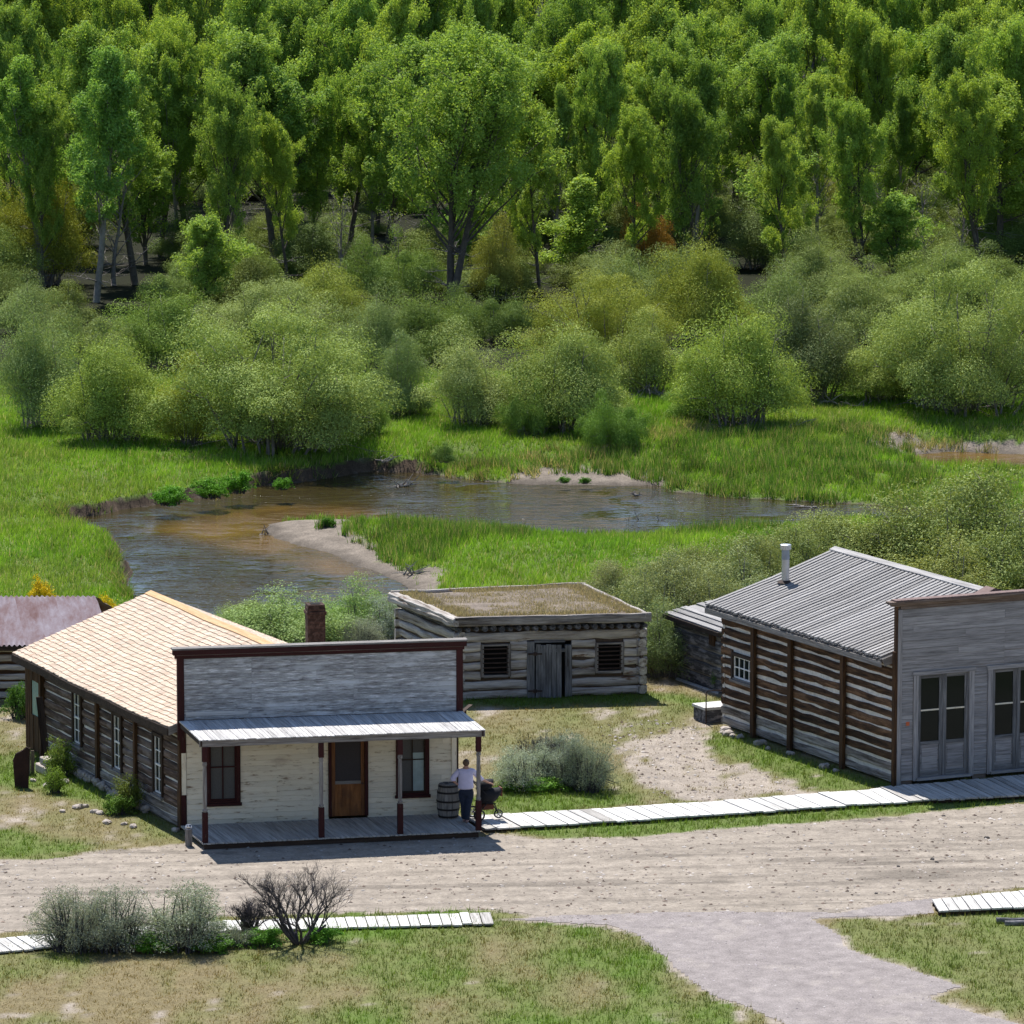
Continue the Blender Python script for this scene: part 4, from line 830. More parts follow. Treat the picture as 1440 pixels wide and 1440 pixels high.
mb = MB(); dl = nz(ra[3] - ra[0]); Ll = float(np.linalg.norm(ra[3] - ra[0])); f_ = Fr(ra[0], dl, perp(dl, (-1, 0, 0))); mb.log(f_, .05, Ll - .02, -.10, -.10, .17, .10, 0, seg=.5, wob=.02, sq=.6, seed=7); mb.log(f_, .0, Ll + .04, -.02, -.22, .10, .10, 0, seg=.5, wob=.03, seed=8)
mb.build("side_beam", M['log_silver'], jail)
mb = MB(); dr_ = nz(ra[2] - ra[1]); f_ = Fr(ra[1], dr_, perp(dr_, (1, 0, 0))); mb.log(f_, .05, float(np.linalg.norm(ra[2] - ra[1])), -.07, -.08, .07, .10, 0, seg=.5, wob=.015, seed=9); mb.build("side_beam", M['log_silver'], jail)
mb = MB(); db_ = nz(ra[2] - ra[3]); f_ = Fr(ra[3], db_, perp(db_, (0, 1, 0))); mb.log(f_, .0, float(np.linalg.norm(ra[2] - ra[3])), -.07, -.08, .07, .12, 0, seg=.6, wob=.015, seed=10); mb.build("rear_beam", M['log_silver'], jail)
ns_ = 34; V = []; F = []; CC = []
for j in range(ns_ + 1):
    for i in range(ns_ + 1):
        s_, t_ = i / ns_, j / ns_; P = (ra[0] * (1 - s_) + ra[1] * s_) * (1 - t_) + (ra[3] * (1 - s_) + ra[2] * s_) * t_; c0_ = (ra[0] + ra[1] + ra[2] + ra[3]) / 4; P = c0_ + (P - c0_) * .965
        e_ = min(s_, 1 - s_, t_, 1 - t_); P[2] = TZ - .10 + .13 * min(1, e_ * 7) + .05 * (vnoise(P[0] * 2, P[1] * 2) - .5); V.append(P); n_ = float(fbm(np.array([P[0] * 1.2]), np.array([P[1] * 1.2]), 3)[0])
        CC.append(np.array([.21, .175, .145]) * (.7 + .6 * n_))
V = np.array(V); SODV = V
for j in range(ns_):
    for i in range(ns_): k = j * (ns_ + 1) + i; F.append((k, k + 1, k + ns_ + 2, k + ns_ + 1))
o = fast_mesh("sod", V, np.array(F), M['ground'], np.array(CC), parent=jail, loc=ORIG[jail.name], smooth=True)
rg = np.random.default_rng(3); n_ = 26000; s_ = rg.random(n_); t_ = rg.random(n_); P = ((ra[0][None] * (1 - s_[:, None]) + ra[1] * s_[:, None]) * (1 - t_[:, None]) + (ra[3] * (1 - s_[:, None]) + ra[2] * s_[:, None]) * t_[:, None]); cc = sum(ra) / 4; P = cc + (P - cc) * .94
dens = fbm(P[:, 0] / .9, P[:, 1] / .9, 5) + .25 * s_; P = P[dens > .44]; n_ = len(P); P[:, 2] = TZ - .02; a = rg.uniform(0, 6.28, n_); w_ = .013; h_ = rg.uniform(.03, .15, n_); ln = rg.normal(0, .03, (n_, 2))
B_ = np.column_stack([np.cos(a), np.sin(a), 0 * a]) * w_; T_ = P + np.column_stack([ln, h_]); V = np.stack([P - B_, P + B_, T_], 1).reshape(-1, 3); cl = np.array([(.38, .32, .22), (.44, .38, .27), (.24, .23, .13), (.31, .27, .18)])[rg.integers(0, 4, n_)] * rg.uniform(.7, 1.2, (n_, 1))
o = fast_mesh("dry_grass", V, np.arange(len(V)).reshape(-1, 3), M['grass'], np.repeat(cl, 3, 0), parent=jail, loc=ORIG[jail.name]); tag(o, kind="stuff")
for (a0, a1, c0, c1) in (jw1, jw2):
    mb = MB(); k = .10
    mb.box(jf, a0 - k, a0, -.2, .05, c0 - .06, c1 + .06, 0, 2); mb.box(jf, a1, a1 + k, -.2, .05, c0 - .06, c1 + .06, 0, 2); mb.box(jf, a0, a1, -.2, .045, c1, c1 + .056, 0, 0); mb.box(jf, a0, a1, -.2, .06, c0 - .08, c0, 0, 0)
    w = mb.build("window", M['log_grey'], jail)
    mb = MB(); mb.box(jf, a0 - .02, a1 + .02, -.21, -.19, c0 - .02, c1 + .02); mb.build("dark_opening", M['black'], w)
    for i in range(6):
        z = c0 + (c1 - c0) * (i + .6) / 6.2; mb = MB(); mb.box(jf, a0 - .04, a1 + .04, -.015, .052, z - .018, z + .018, 0, 0); mb.build("bar", M['iron'], w)
mb = MB(); a0, a1, c0, c1 = jd
x = a0 + .24; mb.box(jf, a0, x, -.15, .04, 0.02, c1 + .02, 0, 2); mb.box(jf, a1 - .22, a1, -.15, .035, 0.02, c1 - .12, 0, 2); mb.box(jf, x, a1 - .22, -.15, .03, c1 - .02, c1 + .05, 0, 0); mb.box(jf, x, a1 - .22, -.15, .02, c1 - .34, c1 - .24, 0, 0); mb.build("door_frame", M['door_grey'], jail)
mb = MB(); mb.box(jf, x, a1 - .22, -.16, -.15, 0.02, c1); mb.build("dark_opening", M['black'], jail)
dd = nz(jf.u * math.cos(.16) + snf * math.sin(.16)); df = Fr(jf.P(a0 + .28, .05, 0), dd, perp(dd, (0, -1, 0))); mb = MB(); dw = .83; dh = 1.74
for i in range(5): mb.box(df, dw * i / 5, dw * (i + 1) / 5 - .012, 0, .04, .02 + rngm.uniform(0, .02), dh + rngm.uniform(-.02, .01), 0, 2)
d_ = mb.build("door", M['door_grey'], jail)
for z in (.22, 1.42): mb = MB(); mb.box(df, -.25, .20, .042, .056, z, z + .05); mb.box(df, -.08, .04, .043, .06, z - .03, z + .08); mb.build("hinge", M['iron'], d_)
mb = MB(); mb.box(jf, a1 - .14, a1 - .12, .036, .05, 1.0, 1.25); mb.build("door_hasp", M['iron'], jail)

# ================================================================ the big log building with the double doors
bFL = G(1259, 1106); bFR = G(1420, 1091); bRL = G(1014, 1021); bu = nz(bFR - bFL); bv = nz(bRL - bFL); BW = 8.4; BL = 10.56
bnf = perp(bu, (0, -1, 0)); bns = perp(bv, (-1, 0, 0)); big = thing("log_store", bFL + bu * 4, "tall dark log building with white chinking, ribbed grey plank roof and grey double doors", "building")
gs = Fr(bFL, bv, bns); gf = Fr(bFL, bu, bnf); gb = Fr(bFL, bu, bv)
EH2 = 3.80; wn_ = side = None
a, ct = on_fr(gs, 1046, 926); _, cbm = on_fr(gs, 1046, 957); bw_ = (a - .62, a + .62, cbm, ct)
ops = [(bw_[0] - .11, bw_[1] + .11, bw_[2] - .12, bw_[3] + .1)]
mb = log_wall(gs, .06, BL, 0.05, 12, (EH2 - .05) / 12, .80, ops, seed=41, low=2, wob=.022, depth=.07); mb.build("log_wall", [M['log_rich'], M['log_grey'], M['chink']], big)
mb = log_wall(Fr(bFL + bu * BW, bv, -bns), .06, BL, 0.05, 12, (EH2 - .05) / 12, .70, (), seed=42, low=2, wob=.022, depth=.07); mb.build("log_wall", [M['log_rich'], M['log_grey'], M['chink']], big)
mb = log_wall(Fr(bFL + bv * BL, bu, -bnf), .0, BW, 0.05, 12, (EH2 - .05) / 12, .70, (), seed=43, low=2, wob=.022, depth=.07); mb.build("log_wall", [M['log_rich'], M['log_grey'], M['chink']], big)
AM2 = BW / 2; RZ2 = 5.22; SL2 = (RZ2 - EH2 - .08) / AM2
mb = MB(); prism(mb, [gb.P(0, BL - .1, EH2 - .1), gb.P(BW, BL - .1, EH2 - .1), gb.P(AM2, BL - .1, RZ2 - .16)], [gb.P(0, BL, EH2 - .1), gb.P(BW, BL, EH2 - .1), gb.P(AM2, BL, RZ2 - .16)]); mb.build("gable", M['board_brown'], big)
sash_window(big, gs, *bw_, 4, 2, fw=.10, casing='dark_frame', mw=.035, rail=False)
for xp, wd in ((1061.5, .20), (1113.5, .20), (1187.5, .20)):
    a, _ = on_fr(gs, xp, 1000); mb = MB(); mb.box(gs, a - wd / 2, a + wd / 2, .01, .12, -.05, EH2 - .02, 0, 2); mb.build("wall_post", M['post'], big)
mb = MB(); mb.box(gs, -.03, .10, .0, .09, 0, EH2 + .2, 0, 2); mb.build("corner_board", M['post'], big)
OV2 = .32; C0, C1 = .30, 11.0
def rp2(side, t, b, lift=0.0):
    a = (-OV2 + t * (AM2 + OV2)) if side < 0 else (BW + OV2 - t * (AM2 + OV2)); return gb.P(a, b, RZ2 - (1 - t) * (AM2 + OV2) * SL2 + lift - .05 * math.sin(math.pi * t) )
for side in (-1, 1):
    mb = MB(); nbd = 46; r = random.Random(50 + side)
    P = [rp2(side, 0, C0, -.09), rp2(side, 1, C0, -.09), rp2(side, 1, C1, -.09), rp2(side, 0, C1, -.09), rp2(side, 0, C0, -.05), rp2(side, 1, C0, -.05), rp2(side, 1, C1, -.05), rp2(side, 0, C1, -.05)]
    mb.hexa(P, (4, 10, .04), 1, 0)
    st = (C1 - C0) / nbd
    for i in range(nbd):
        for (q0, q1, l0, l1, w_) in ((.0, .44, -.05, -.015, 1), (.42, 1.0, -.015, .045, 0)):  # recessed boards coloured dark as if shaded by the battens
            b0_ = C0 + st * (i + q0); b1_ = C0 + st * (i + q1); e0 = r.uniform(-.008, .008); lf = r.uniform(-.006, .006); rr = r.random()
            for t0, t1 in ((0, .5), (.5, 1)):
                tt0 = t0 + (e0 if t0 == 0 else 0)
                P = [rp2(side, tt0, b0_, l0), rp2(side, t1, b0_, l0), rp2(side, t1, b1_, l0), rp2(side, tt0, b1_, l0), rp2(side, tt0, b0_, l1 + lf), rp2(side, t1, b0_, l1 + lf), rp2(side, t1, b1_, l1 + lf), rp2(side, tt0, b1_, l1 + lf)]
                mb.hexa(P, (2.4, .2, .05), w_, 0, rnd=rr)
    mb.build("roof", [M['roof_old'], M['recess_shade']], big)
    mb = MB(); o_ = bu * (.035 * side)
    P = [rp2(side, 0, C0, -.26), rp2(side, 0, C0, -.26) + o_, rp2(side, 0, C1, -.26) + o_, rp2(side, 0, C1, -.26), rp2(side, 0, C0, -.092), rp2(side, 0, C0, -.092) + o_, rp2(side, 0, C1, -.092) + o_, rp2(side, 0, C1, -.092)]
    mb.hexa(P, (.03, 10, .2), 0, 1); mb.build("fascia", M['grey_frame'], big)
mb = MB()
for side in (-1, 1):
    P = [rp2(side, .955, C0, .045), rp2(side, 1, C0, .05), rp2(side, 1, C1 + .03, .05), rp2(side, .955, C1 + .03, .045), rp2(side, .955, C0, .085), rp2(side, 1, C0, .095), rp2(side, 1, C1 + .03, .095), rp2(side, .955, C1 + .03, .085)]
    mb.hexa(P, (.2, 10, .03), 0, 1)
mb.build("ridge_cap", M['roof_old'], big)
mb = MB(); P = [rp2(-1, .02, C0 - .04, -.26), rp2(-1, .2, C0 - .04, -.26), rp2(-1, .2, C0, -.26), rp2(-1, .02, C0, -.26), rp2(-1, .0, C0 - .04, -.02), rp2(-1, .2, C0 - .04, -.02), rp2(-1, .2, C0, -.02), rp2(-1, .0, C0, -.02)]
mb.hexa(P, (.8, .03, .2), 0, 0); mb.build("rake_board", M['grey_frame'], big)
# stovepipe
best = min((abs(d[2] - (RZ2 - abs(d[0] - AM2) * SL2)), bb, d[0], d[2]) for bb in np.arange(3, 11, .05) for d in [np.linalg.solve(np.array([bu, bv, Wz]).T, on_plane(1104.5, 818, bFL + bv * bb, bnf) - bFL)])
q = gb.P(best[2], best[1], best[3]); zt_ = on_plane(1104.5, 765.5, q, np.array([0, 1., 0]))[2] - q[2]
mb = MB(); mb.lathe(q, [(.12, -.15), (.12, zt_ * .62)], 20); sp = mb.build("stovepipe", M['galv'], big, smooth=False)
mb = MB(); mb.lathe(q, [(.123, zt_ * .60), (.123, zt_ * .86)], 20); mb.build("collar", M['galv_dark'], sp)
mb = MB(); mb.lathe(q, [(.11, zt_ * .86), (.175, zt_ * .87), (.175, zt_ * .99), (.15, zt_), (.05, zt_ * 1.01)], 20); mb.build("rain_cap", M['galv'], sp)
mb = MB(); mb.lathe(q, [(.26, -.02), (.14, .05)], 16); mb.build("flashing", M['iron'], sp)
# grey false front
T2 = 5.52; HZ = on_fr(gf, 1320, 938)[1]
def dd_box(x0, x1): return (on_fr(gf, x0, 1020)[0], on_fr(gf, x1, 1012)[0])
D1 = dd_box(1290, 1362); DT = on_fr(gf, 1325, 948)[1]; gap_ = on_fr(gf, 1394.5, 1000)[0] - D1[0]; DBs = [(D1[0] + gap_ * k, D1[1] + gap_ * k) for k in (0, 1, 2)]
ops = [(p - .16, q_ + .16, 0, DT + .12) for p, q_ in DBs]
mb = MB(); siding(mb, gf, .1, BW - .1, .15, DT + .12, .115, ops, 0, (), seed=8); siding(mb, gf, .1, BW - .1, DT + .122, T2 - .28, .235, (), 0, (3.6, 6.4), seed=9, lap=.016); mb.box(gf, .1, BW - .1, -.02, .035, T2 - .278, T2 - .12, 1, 0)
mb.box(gf, 0, BW, -.12, -.022, DT + .12, T2 - .03, 1)
for p, q_ in cut(0, BW, 1, ops): mb.box(gf, p, q_, -.12, -.022, 0, DT + .12, 1)
mb.build("false_front", [M['siding_blue'], M['board_brown']], big)
mb = MB(); mb.box(gf, -.02, .02, -.14, .03, 0, T2 - .12, 1, 2); mb.box(gf, .02, .16, -.02, .045, 0, T2 - .28, 0, 2); mb.build("corner_trim", [M['siding_blue'], M['post']], big); mb = MB(); mb.box(gf, BW - .14, BW, -.02, .045, 0, T2 - .12, 0, 2); mb.build("corner_trim", [M['siding_blue'], M['post']], big)
mb = MB(); mb.box(gf, -.30, BW + .2, -.16, .14, T2 - .10, T2 - .03, 0, 0); mb.box(gf, -.18, BW + .1, -.10, .07, T2 - .17, T2 - .102, 0, 0); mb.build("cornice", M['board_brown'], big)
mb = MB(); mb.box(gf, -.10, BW + .2, -.20, .12, T2 - .028, T2 + .012, 0, 0); mb.build("tin_capping", M['redtin'], big)
for n_, (p, q_) in enumerate(DBs):
    mb = MB(); mb.box(gf, p - .15, p, -.12, .05, .12, DT + .02, 0, 2); mb.box(gf, q_, q_ + .16, -.12, .05, .12, DT + .02, 0, 2); mb.box(gf, p - .19, q_ + .2, -.12, .065, DT + .022, DT + .14, 0, 0); mb.box(gf, p - .05, q_ + .05, -.12, .10, .12, .20, 0, 0); mb.build("door_frame", M['siding_blue'], big)
    mid = (p + q_) / 2; zg0 = on_fr(gf, 1320, 1041.5)[1]; zm_ = on_fr(gf, 1320, 997.5)[1]; zg1 = DT - .09
    for s0, s1 in ((p + .006, mid - .006), (mid + .006, q_ - .006)):
        k = .115; mb = MB(); mb.box(gf, s0, s0 + k, -.07, -.02, .21, DT, 0, 2); mb.box(gf, s1 - k, s1, -.07, -.02, .21, DT, 0, 2); mb.box(gf, s0 + k, s1 - k, -.07, -.024, zg1, DT, 0, 0); mb.box(gf, s0 + k, s1 - k, -.07, -.024, zg0 - .10, zg0, 0, 0); mb.box(gf, s0 + k, s1 - k, -.07, -.024, .21, .36, 0, 0)
        mb.box(gf, s0 + k, s1 - k, -.07, -.05, .36, zg0 - .10, 1, 0)
        zp = (.46, zg0 - .2); mb.box(gf, s0 + k + .05, s1 - k - .05, -.05, -.032, zp[0], zp[1], 1, 0)
        dv = mb.build("door", [M['door_grey'], M['siding_blue']], big)
        mb = MB(); mb.box(gf, s0 + k - .01, s1 - k + .01, -.066, -.056, zg0, zg1); mb.build("glass", M['glass'], dv)
        mb = MB(); mb.box(gf, s0 + k, s1 - k, -.055, -.03, zm_ - .022, zm_ + .022); mb.build("glazing_bar", M['siding_white'], dv)
mb = MB(); a, c = on_fr(gf, 1275.6, 1017.5); mb.box(gf, a - .055, a + .055, .03, .045, c - .055, c + .055); mb.build("small_plaque", M['orange'], big)
# the tin ridge rising behind the front's capping
mb = MB(); P0 = on_plane(1399, 827, bFL + bv * .35, bnf); w_ = 1.0
prism(mb, [P0 + bu * -.7 + [0, 0, -.34], P0 + bu * .9 + [0, 0, -.30], P0], [P0 + bv * .5 + bu * -.7 + [0, 0, -.34], P0 + bv * .5 + bu * .9 + [0, 0, -.30], P0 + bv * .5]); mb.build("tin_dormer", M['redtin'], big)

# ================================================================ lean-to shed behind the log store
lO = G(947, 952); lR = G(1017, 977); lu = nz(lR - lO); lean = thing("blackened_log_shed", lO, "small blackened log shed with a sloping plank roof, behind the dark log building", "shed")
lnf = perp(lu, (0, -1, 0)); lf = Fr(lO, lu, lnf); LW = float(np.linalg.norm(lR - lO)) + .2; lb = perp(lu, (0, 1, 0)); zl = zat(lO, 862); zr_ = zl + .05
mb = log_wall(lf, 0, LW, 0.0, 5, zl / 5, .97, (), seed=61, low=0, depth=.07, wob=.012, sq=.45); mb.box(lf, LW * .70, LW * .80, .0, .06, zl - .62, zl - .12, 3, 2); mb.build("log_wall", [M['log_dark'], M['log_dark'], M['log_grey'], M['post']], lean)
mb = log_wall(Fr(lO, lb, -lu), 0, 2.6, 0, 5, zl / 5, .97, (), seed=62, low=0, depth=.07, wob=.012, sq=.45); mb.build("log_wall", [M['log_dark'], M['log_dark'], M['log_grey']], lean)
rA_ = lO - lu * .25 + lnf * .25; rA_[2] = zl + .02; rB_ = lO + lu * LW + lnf * .25; rB_[2] = zl + .0
rD_ = rA_ + lb * 2.6 + [0, 0, .38]; rC_ = rB_ + lb * 2.6 + [0, 0, .38]
mb = MB(); mb.planks(rA_, rD_, rC_, rB_, 9, .05, 0, gap=.06, warp=.02, seed=5); mb.build("roof", M['roof_old'], lean)
mb = MB(); bar(mb, rA_ + [0, 0, -.2], rB_ + [0, 0, -.2], .04, .14); mb.build("fascia", M['dark_frame'], lean)

# ================================================================ tin-roofed shed at the far left
tO = G(-90, 984); tR = G(150, 984); tu = nz(tR - tO); TWL = float(np.linalg.norm(tR - tO)); tin = thing("tin_roofed_shed", (tO + tR) / 2, "low log shed with a rusty purple corrugated tin roof behind the house", "shed")
tf = Fr(tO, tu, np.array([0, -1., 0])); tb = np.array([0, 1., 0]); EZ = zat(tO, 906)
mb = log_wall(tf, -4, TWL - .1, 0, 6, EZ / 6, .74, (), seed=71, low=0, depth=.09, wob=.02); mb.build("log_wall", [M['log_silver'], M['log_silver'], M['post']], tin)
mb = log_wall(Fr(tR + [-.1, 0, 0], tb, np.array([1., 0, 0])), 0, 4.8, 0, 6, EZ / 6, .74, (), seed=72, low=0, depth=.09); mb.build("log_wall", [M['log_silver'], M['log_silver'], M['post']], tin)
eL = tO + np.array([-4.2, -.25, EZ]); eR = tR + np.array([.28, -.25, EZ]); rdg = on_plane(100, 838, tO + [0, 2.4, 0], np.array([0, 1., 0])); 
for k, (y0, z0, y1, z1) in enumerate(((-.25, EZ, 2.4, rdg[2]), (5.05, EZ, 2.4, rdg[2]))):
    rt = on_plane(134, 838, tO + [0, 2.4, 0], np.array([0, 1., 0]))[0]; x0, x1 = tO[0] - 4.2, tR[0] + .30
    nx_ = 900; xs = np.linspace(0, 1, nx_); V = []; L = []
    for j in range(9):
        t_ = j / 8; xa = x0; xb = x1 + (rt - x1) * t_
        for i, s_ in enumerate(xs):
            X_ = xa + (xb - xa) * s_; lap_ = .004 * math.floor(t_ * 3)
            V.append((X_, tO[1] + y0 + (y1 - y0) * t_, z0 + (z1 - z0) * t_ + .030 * math.sin(X_ * 2 * math.pi / .165) - lap_)); L.append((X_ * 2.2 + math.floor(s_ * 14) * .5, t_ * 1.1 + math.floor(s_ * 14) * .35, 0))
    F = [(j * nx_ + i, j * nx_ + i + 1, (j + 1) * nx_ + i + 1, (j + 1) * nx_ + i) for j in range(8) for i in range(nx_ - 1)]
    mb = MB(); mb.add(V, F, 0, L, rnd=.5); mb.build("roof", M['tin'], tin, smooth=True)
mb = MB(); bar(mb, eL + [0, .03, -.17], eR + [0, .03, -.17], .04, .14); mb.build("fascia", M['dark_frame'], tin)
# ================================================================ boardwalks
def boardwalk(name, pairs, z, bw_, mats, label, seed=1, p2=.12, sides=True):
    mb = MB(); r = random.Random(seed)
    T = [G(x0, y0, z) for (x0, y0), _ in pairs]; Bm = [G(x1, y1, z) for _, (x1, y1) in pairs]
    for k in range(len(pairs) - 1):
        n = max(1, int(np.linalg.norm(T[k + 1] - T[k]) / bw_)); mb.planks(T[k], T[k + 1], Bm[k + 1], Bm[k], n, .045, 0, gap=.03, jit=.04, warp=.012, m2=1, p2=p2, seed=seed + k)
        for t in (.12, .5, .9):
            A = T[k] + (Bm[k] - T[k]) * t; B = T[k + 1] + (Bm[k + 1] - T[k + 1]) * t; A[2] = B[2] = 0; d = nz(B - A); o_ = perp(d, (0, -1, 0)) * .06
            mb.hexa([A, B, B + o_, A + o_, A + [0, 0, z - .05], B + [0, 0, z - .05], B + o_ + [0, 0, z - .05], A + o_ + [0, 0, z - .05]], (3, .1, .1), 2, 0)
    o = mb.build(name, mats, loc=(T[0] + Bm[-1]) / 2 * (1, 1, 0)); return tag(o, label, "boardwalk", "boardwalks along the dirt road")
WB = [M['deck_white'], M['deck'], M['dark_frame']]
boardwalk("boardwalk", [((650,1147.5),(682,1165.5)), ((860,1135.5),(897,1152.5)), ((1000,1126.5),(1040,1143)), ((1150,1115),(1190,1132)), ((1222,1109.5),(1256,1128)), ((1254,1105),(1298,1125))], .13, .34, WB, "long bleached plank boardwalk running from the porch to the dark log store", 5)
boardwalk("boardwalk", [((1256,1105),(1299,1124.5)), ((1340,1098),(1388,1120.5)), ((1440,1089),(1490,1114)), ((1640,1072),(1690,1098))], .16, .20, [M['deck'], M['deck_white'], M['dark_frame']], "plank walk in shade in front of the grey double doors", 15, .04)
boardwalk("boardwalk", [((-90,1326),(-70,1345)), ((22,1317),(48,1333.5)), ((140,1306),(160,1320)), ((312,1295),(321,1308)), ((498,1289.5),(503,1303.5)), ((690,1282.3),(695,1298))], .09, .265, WB, "white plank walk passing behind the three grey bushes on the near side", 25, .03)
boardwalk("boardwalk", [((1310,1264),(1320,1280)), ((1420,1253.5),(1440,1275.5)), ((1600,1237),(1625,1258))], .16, .27, WB, "short white plank walk on the near verge, under the shaded store front", 35, .02)

# ================================================================ small things about the place
post = thing("marker_post", G(265.5, 1189), "short round wooden marker post with a number plate at the porch corner", "post")
q = G(265.5, 1190); mb = MB(); 
mb.lathe(q, [(.10, 0), (.105, .3), (.10, .54), (.06, .56)], 14); mb.build("post", M['grey_frame'], post)
d_ = nz(np.array([0, -.75, .66])); mb = MB(); mb.lathe(q + np.array([0, -.03, .545]), [(.095, 0), (.095, .02)], 18, ax=d_); pl = mb.build("number_plate", M['galv'], post)
tc = bpy.data.curves.new("number", 'FONT'); tc.body = "17"; tc.size = .14; tc.extrude = .002; tc.align_x = 'CENTER'; tc.align_y = 'CENTER'; tc.materials.append(M['black'])
tmp_ = bpy.data.objects.new("number_text", tc); COL.objects.link(tmp_); bpy.context.view_layer.update(); nm_me = bpy.data.meshes.new_from_object(tmp_.evaluated_get(bpy.context.evaluated_depsgraph_get())); bpy.data.objects.remove(tmp_)
to_ = bpy.data.objects.new("number", nm_me); COL.objects.link(to_); to_.parent = pl; to_.location = tuple(q + np.array([0, -.03, .545]) + d_ * .024 - ORIG[post.name]); to_.rotation_euler = (math.pi / 2 - math.asin(.66), 0, 0)
# oak barrel on the porch
q = G(630.5, 1149.5, FZ); br = thing("barrel", q, "weathered grey wooden barrel with dark hoops on the porch beside the person", "barrel")
prof = lambda z: .265 + .065 * math.sin(math.pi * min(1, max(0, z / .98)))
mb = MB(); nst = 20
for i in range(nst):
    a0 = 2 * math.pi * i / nst + .012; a1 = 2 * math.pi * (i + 1) / nst - .012; V = []; L = []
    for j in range(11):
        z = .98 * j / 10; r0 = prof(z)
        for a_, rr_ in ((a0, r0), (a1, r0), (a1, r0 - .03), (a0, r0 - .03)): V.append(q + np.array([math.cos(a_) * rr_, math.sin(a_) * rr_, z])); L.append((z, a_ * .3, 0))
    F = [(4 * j + e, 4 * j + (e + 1) % 4, 4 * j + 4 + (e + 1) % 4, 4 * j + 4 + e) for j in range(10) for e in range(4)] + [(0, 1, 2, 3), (40, 41, 42, 43)]; mb.add(V, F, 0, L)
mb.lathe(q, [(.25, .02), (.30, .3), (.30, .6), (.24, .93)], 20); mb.build("staves", M['barrel'], br)
mb = MB(); mb.lathe(q, [(.262, .93), (.262, .955), (.0, .956)], 24); mb.box(Fr(q, (1, 0, 0), (0, 1, 0)), -.10, .0, .05, .09, .957, .985); mb.build("lid", M['barrel'], br)
for z in (.03, .24, .47, .72, .90):
    mb = MB(); h_ = .055; mb.lathe(q, [(prof(z) - .01, z), (prof(z) + .010, z), (prof(z + h_) + .010, z + h_), (prof(z + h_) - .01, z + h_)], 28, cap=False); mb.build("hoop", M['hoop'], br, smooth=False)
# steps and rail behind the log store
q = G(990, 1024); st = thing("back_steps", q, "small grey wooden step with iron pipe rail at the dark log building's rear corner", "steps")
f_ = Fr(G(991, 1018), bu, bnf); mb = MB(); mb.box(f_, 0, 1.2, -.9, 0, .42, .50, 1, 0); mb.box(f_, .04, 1.2, -.86, -.04, 0, .42, 0, 0); mb.build("step", [M['log_dark'], M['deck_white']], st)
mb = MB(); A = f_.P(.02, .05, 0); mb.tube([A, A + [0, 0, 1.0], A + [.05, 0, 1.05], f_.P(1.2, .05, 1.0)], .022, 6); B = f_.P(.98, .05, 0); mb.tube([B, B + [0, 0, .5]], .022, 6); mb.build("handrail", M['iron'], st)
q = G(986, 957); be = thing("bench_stump", q, "small brown wooden bench box at the foot of the blackened shed", "bench"); f_ = Fr(q, nz(lu), lnf); 
mb = MB(); mb.box(f_, -.35, .32, -.16, .16, .36, .42, 0, 0); mb.build("seat", M['board_brown'], be)
for s_ in (-.28, .20): mb = MB(); mb.box(f_, s_, s_ + .07, -.13, .13, 0, .36, 0, 2); mb.build("leg", M['post'], be)
pl = MB(); pl.planks(G(952, 952, .03), G(1012, 972, .03), G(1010, 975, .03), G(950, 955, .03), 1, .06, 0); tag(pl.build("plank", M['deck_white']), "pale plank lying on the ground along the blackened shed", "plank")
# things leaning at the rear corner of the shingled house
f_ = Fr(G(32, 1108), (1, 0, 0), (0, -1, 0)); mb = MB(); r = random.Random(2); Pn = [(-.22, .0), (.16, -.02), (.20, 1.15), (.12, 1.20), (.0, 1.10), (-.2, 1.0), (-.28, .8)]
prism(mb, [f_.P(a, .0 - .12 * c, c) for a, c in Pn], [f_.P(a, .05 - .12 * c, c) for a, c in Pn]); tag(mb.build("rusty_plate", M['rust'], bevel=.01), "curved dark rusty iron plate standing against the rear corner of the house", "iron plate")
mb = MB(); f_ = Fr(G(66, 1077), nz(v), ns); P0 = f_.P(0, .1, 0); P1 = f_.P(.55, .12, 2.0); bar(mb, P0, P1, .06, .02, out=(0, -1, 0)); mb.hexa([P0, P0 + [.2, 0, 0], P0 + [.2, .06, 0], P0 + [0, .06, 0], P1, P1 + [.2, 0, 0], P1 + [.2, .06, 0], P1 + [0, .06, 0]], (.2, .06, 2), 0, 2); tag(mb.build("leaning_board", M['dark_frame']), "dark board leaning on the log wall near the entry", "board")
mb = MB(); q = G(53, 1085); f_ = Fr(q, nz(v * -1), ns); mb.box(f_, -.1, .85, -.5, .05, .0, .26, 0, 0, .3); mb.box(f_, .1, .75, -.5, -.02, .262, .48, 0, 0, .8); tag(mb.build("stone_step", M['stone'], bevel=.03), "pale rough stone step under the boarded entry of the house", "stone step")
mb = MB(); q = G(44, 1088); f_ = Fr(q, (1, 0, 0), (0, -1, 0)); mb.box(f_, -.14, -.02, 0, .04, 0, .78, 0, 2); mb.box(f_, -.01, .10, 0, .04, 0, .70, 0, 2); tag(mb.build("upright_boards", M['board_brown']), "two short upright brown boards beside the stone step", "boards")
mb = MB(); f_ = Fr(G(1428, 1298), (1, 0, 0), (0, -1, 0)); mb.log(f_, -.5, 1.4, 0, .08, .07, .06, 0, wob=.01); mb.log(f_, -.3, 1.6, .25, .06, .07, .06, 0, wob=.01); tag(mb.build("timber", M['log_dark']), "dark weathered timber lying in the grass at the near verge", "timber")

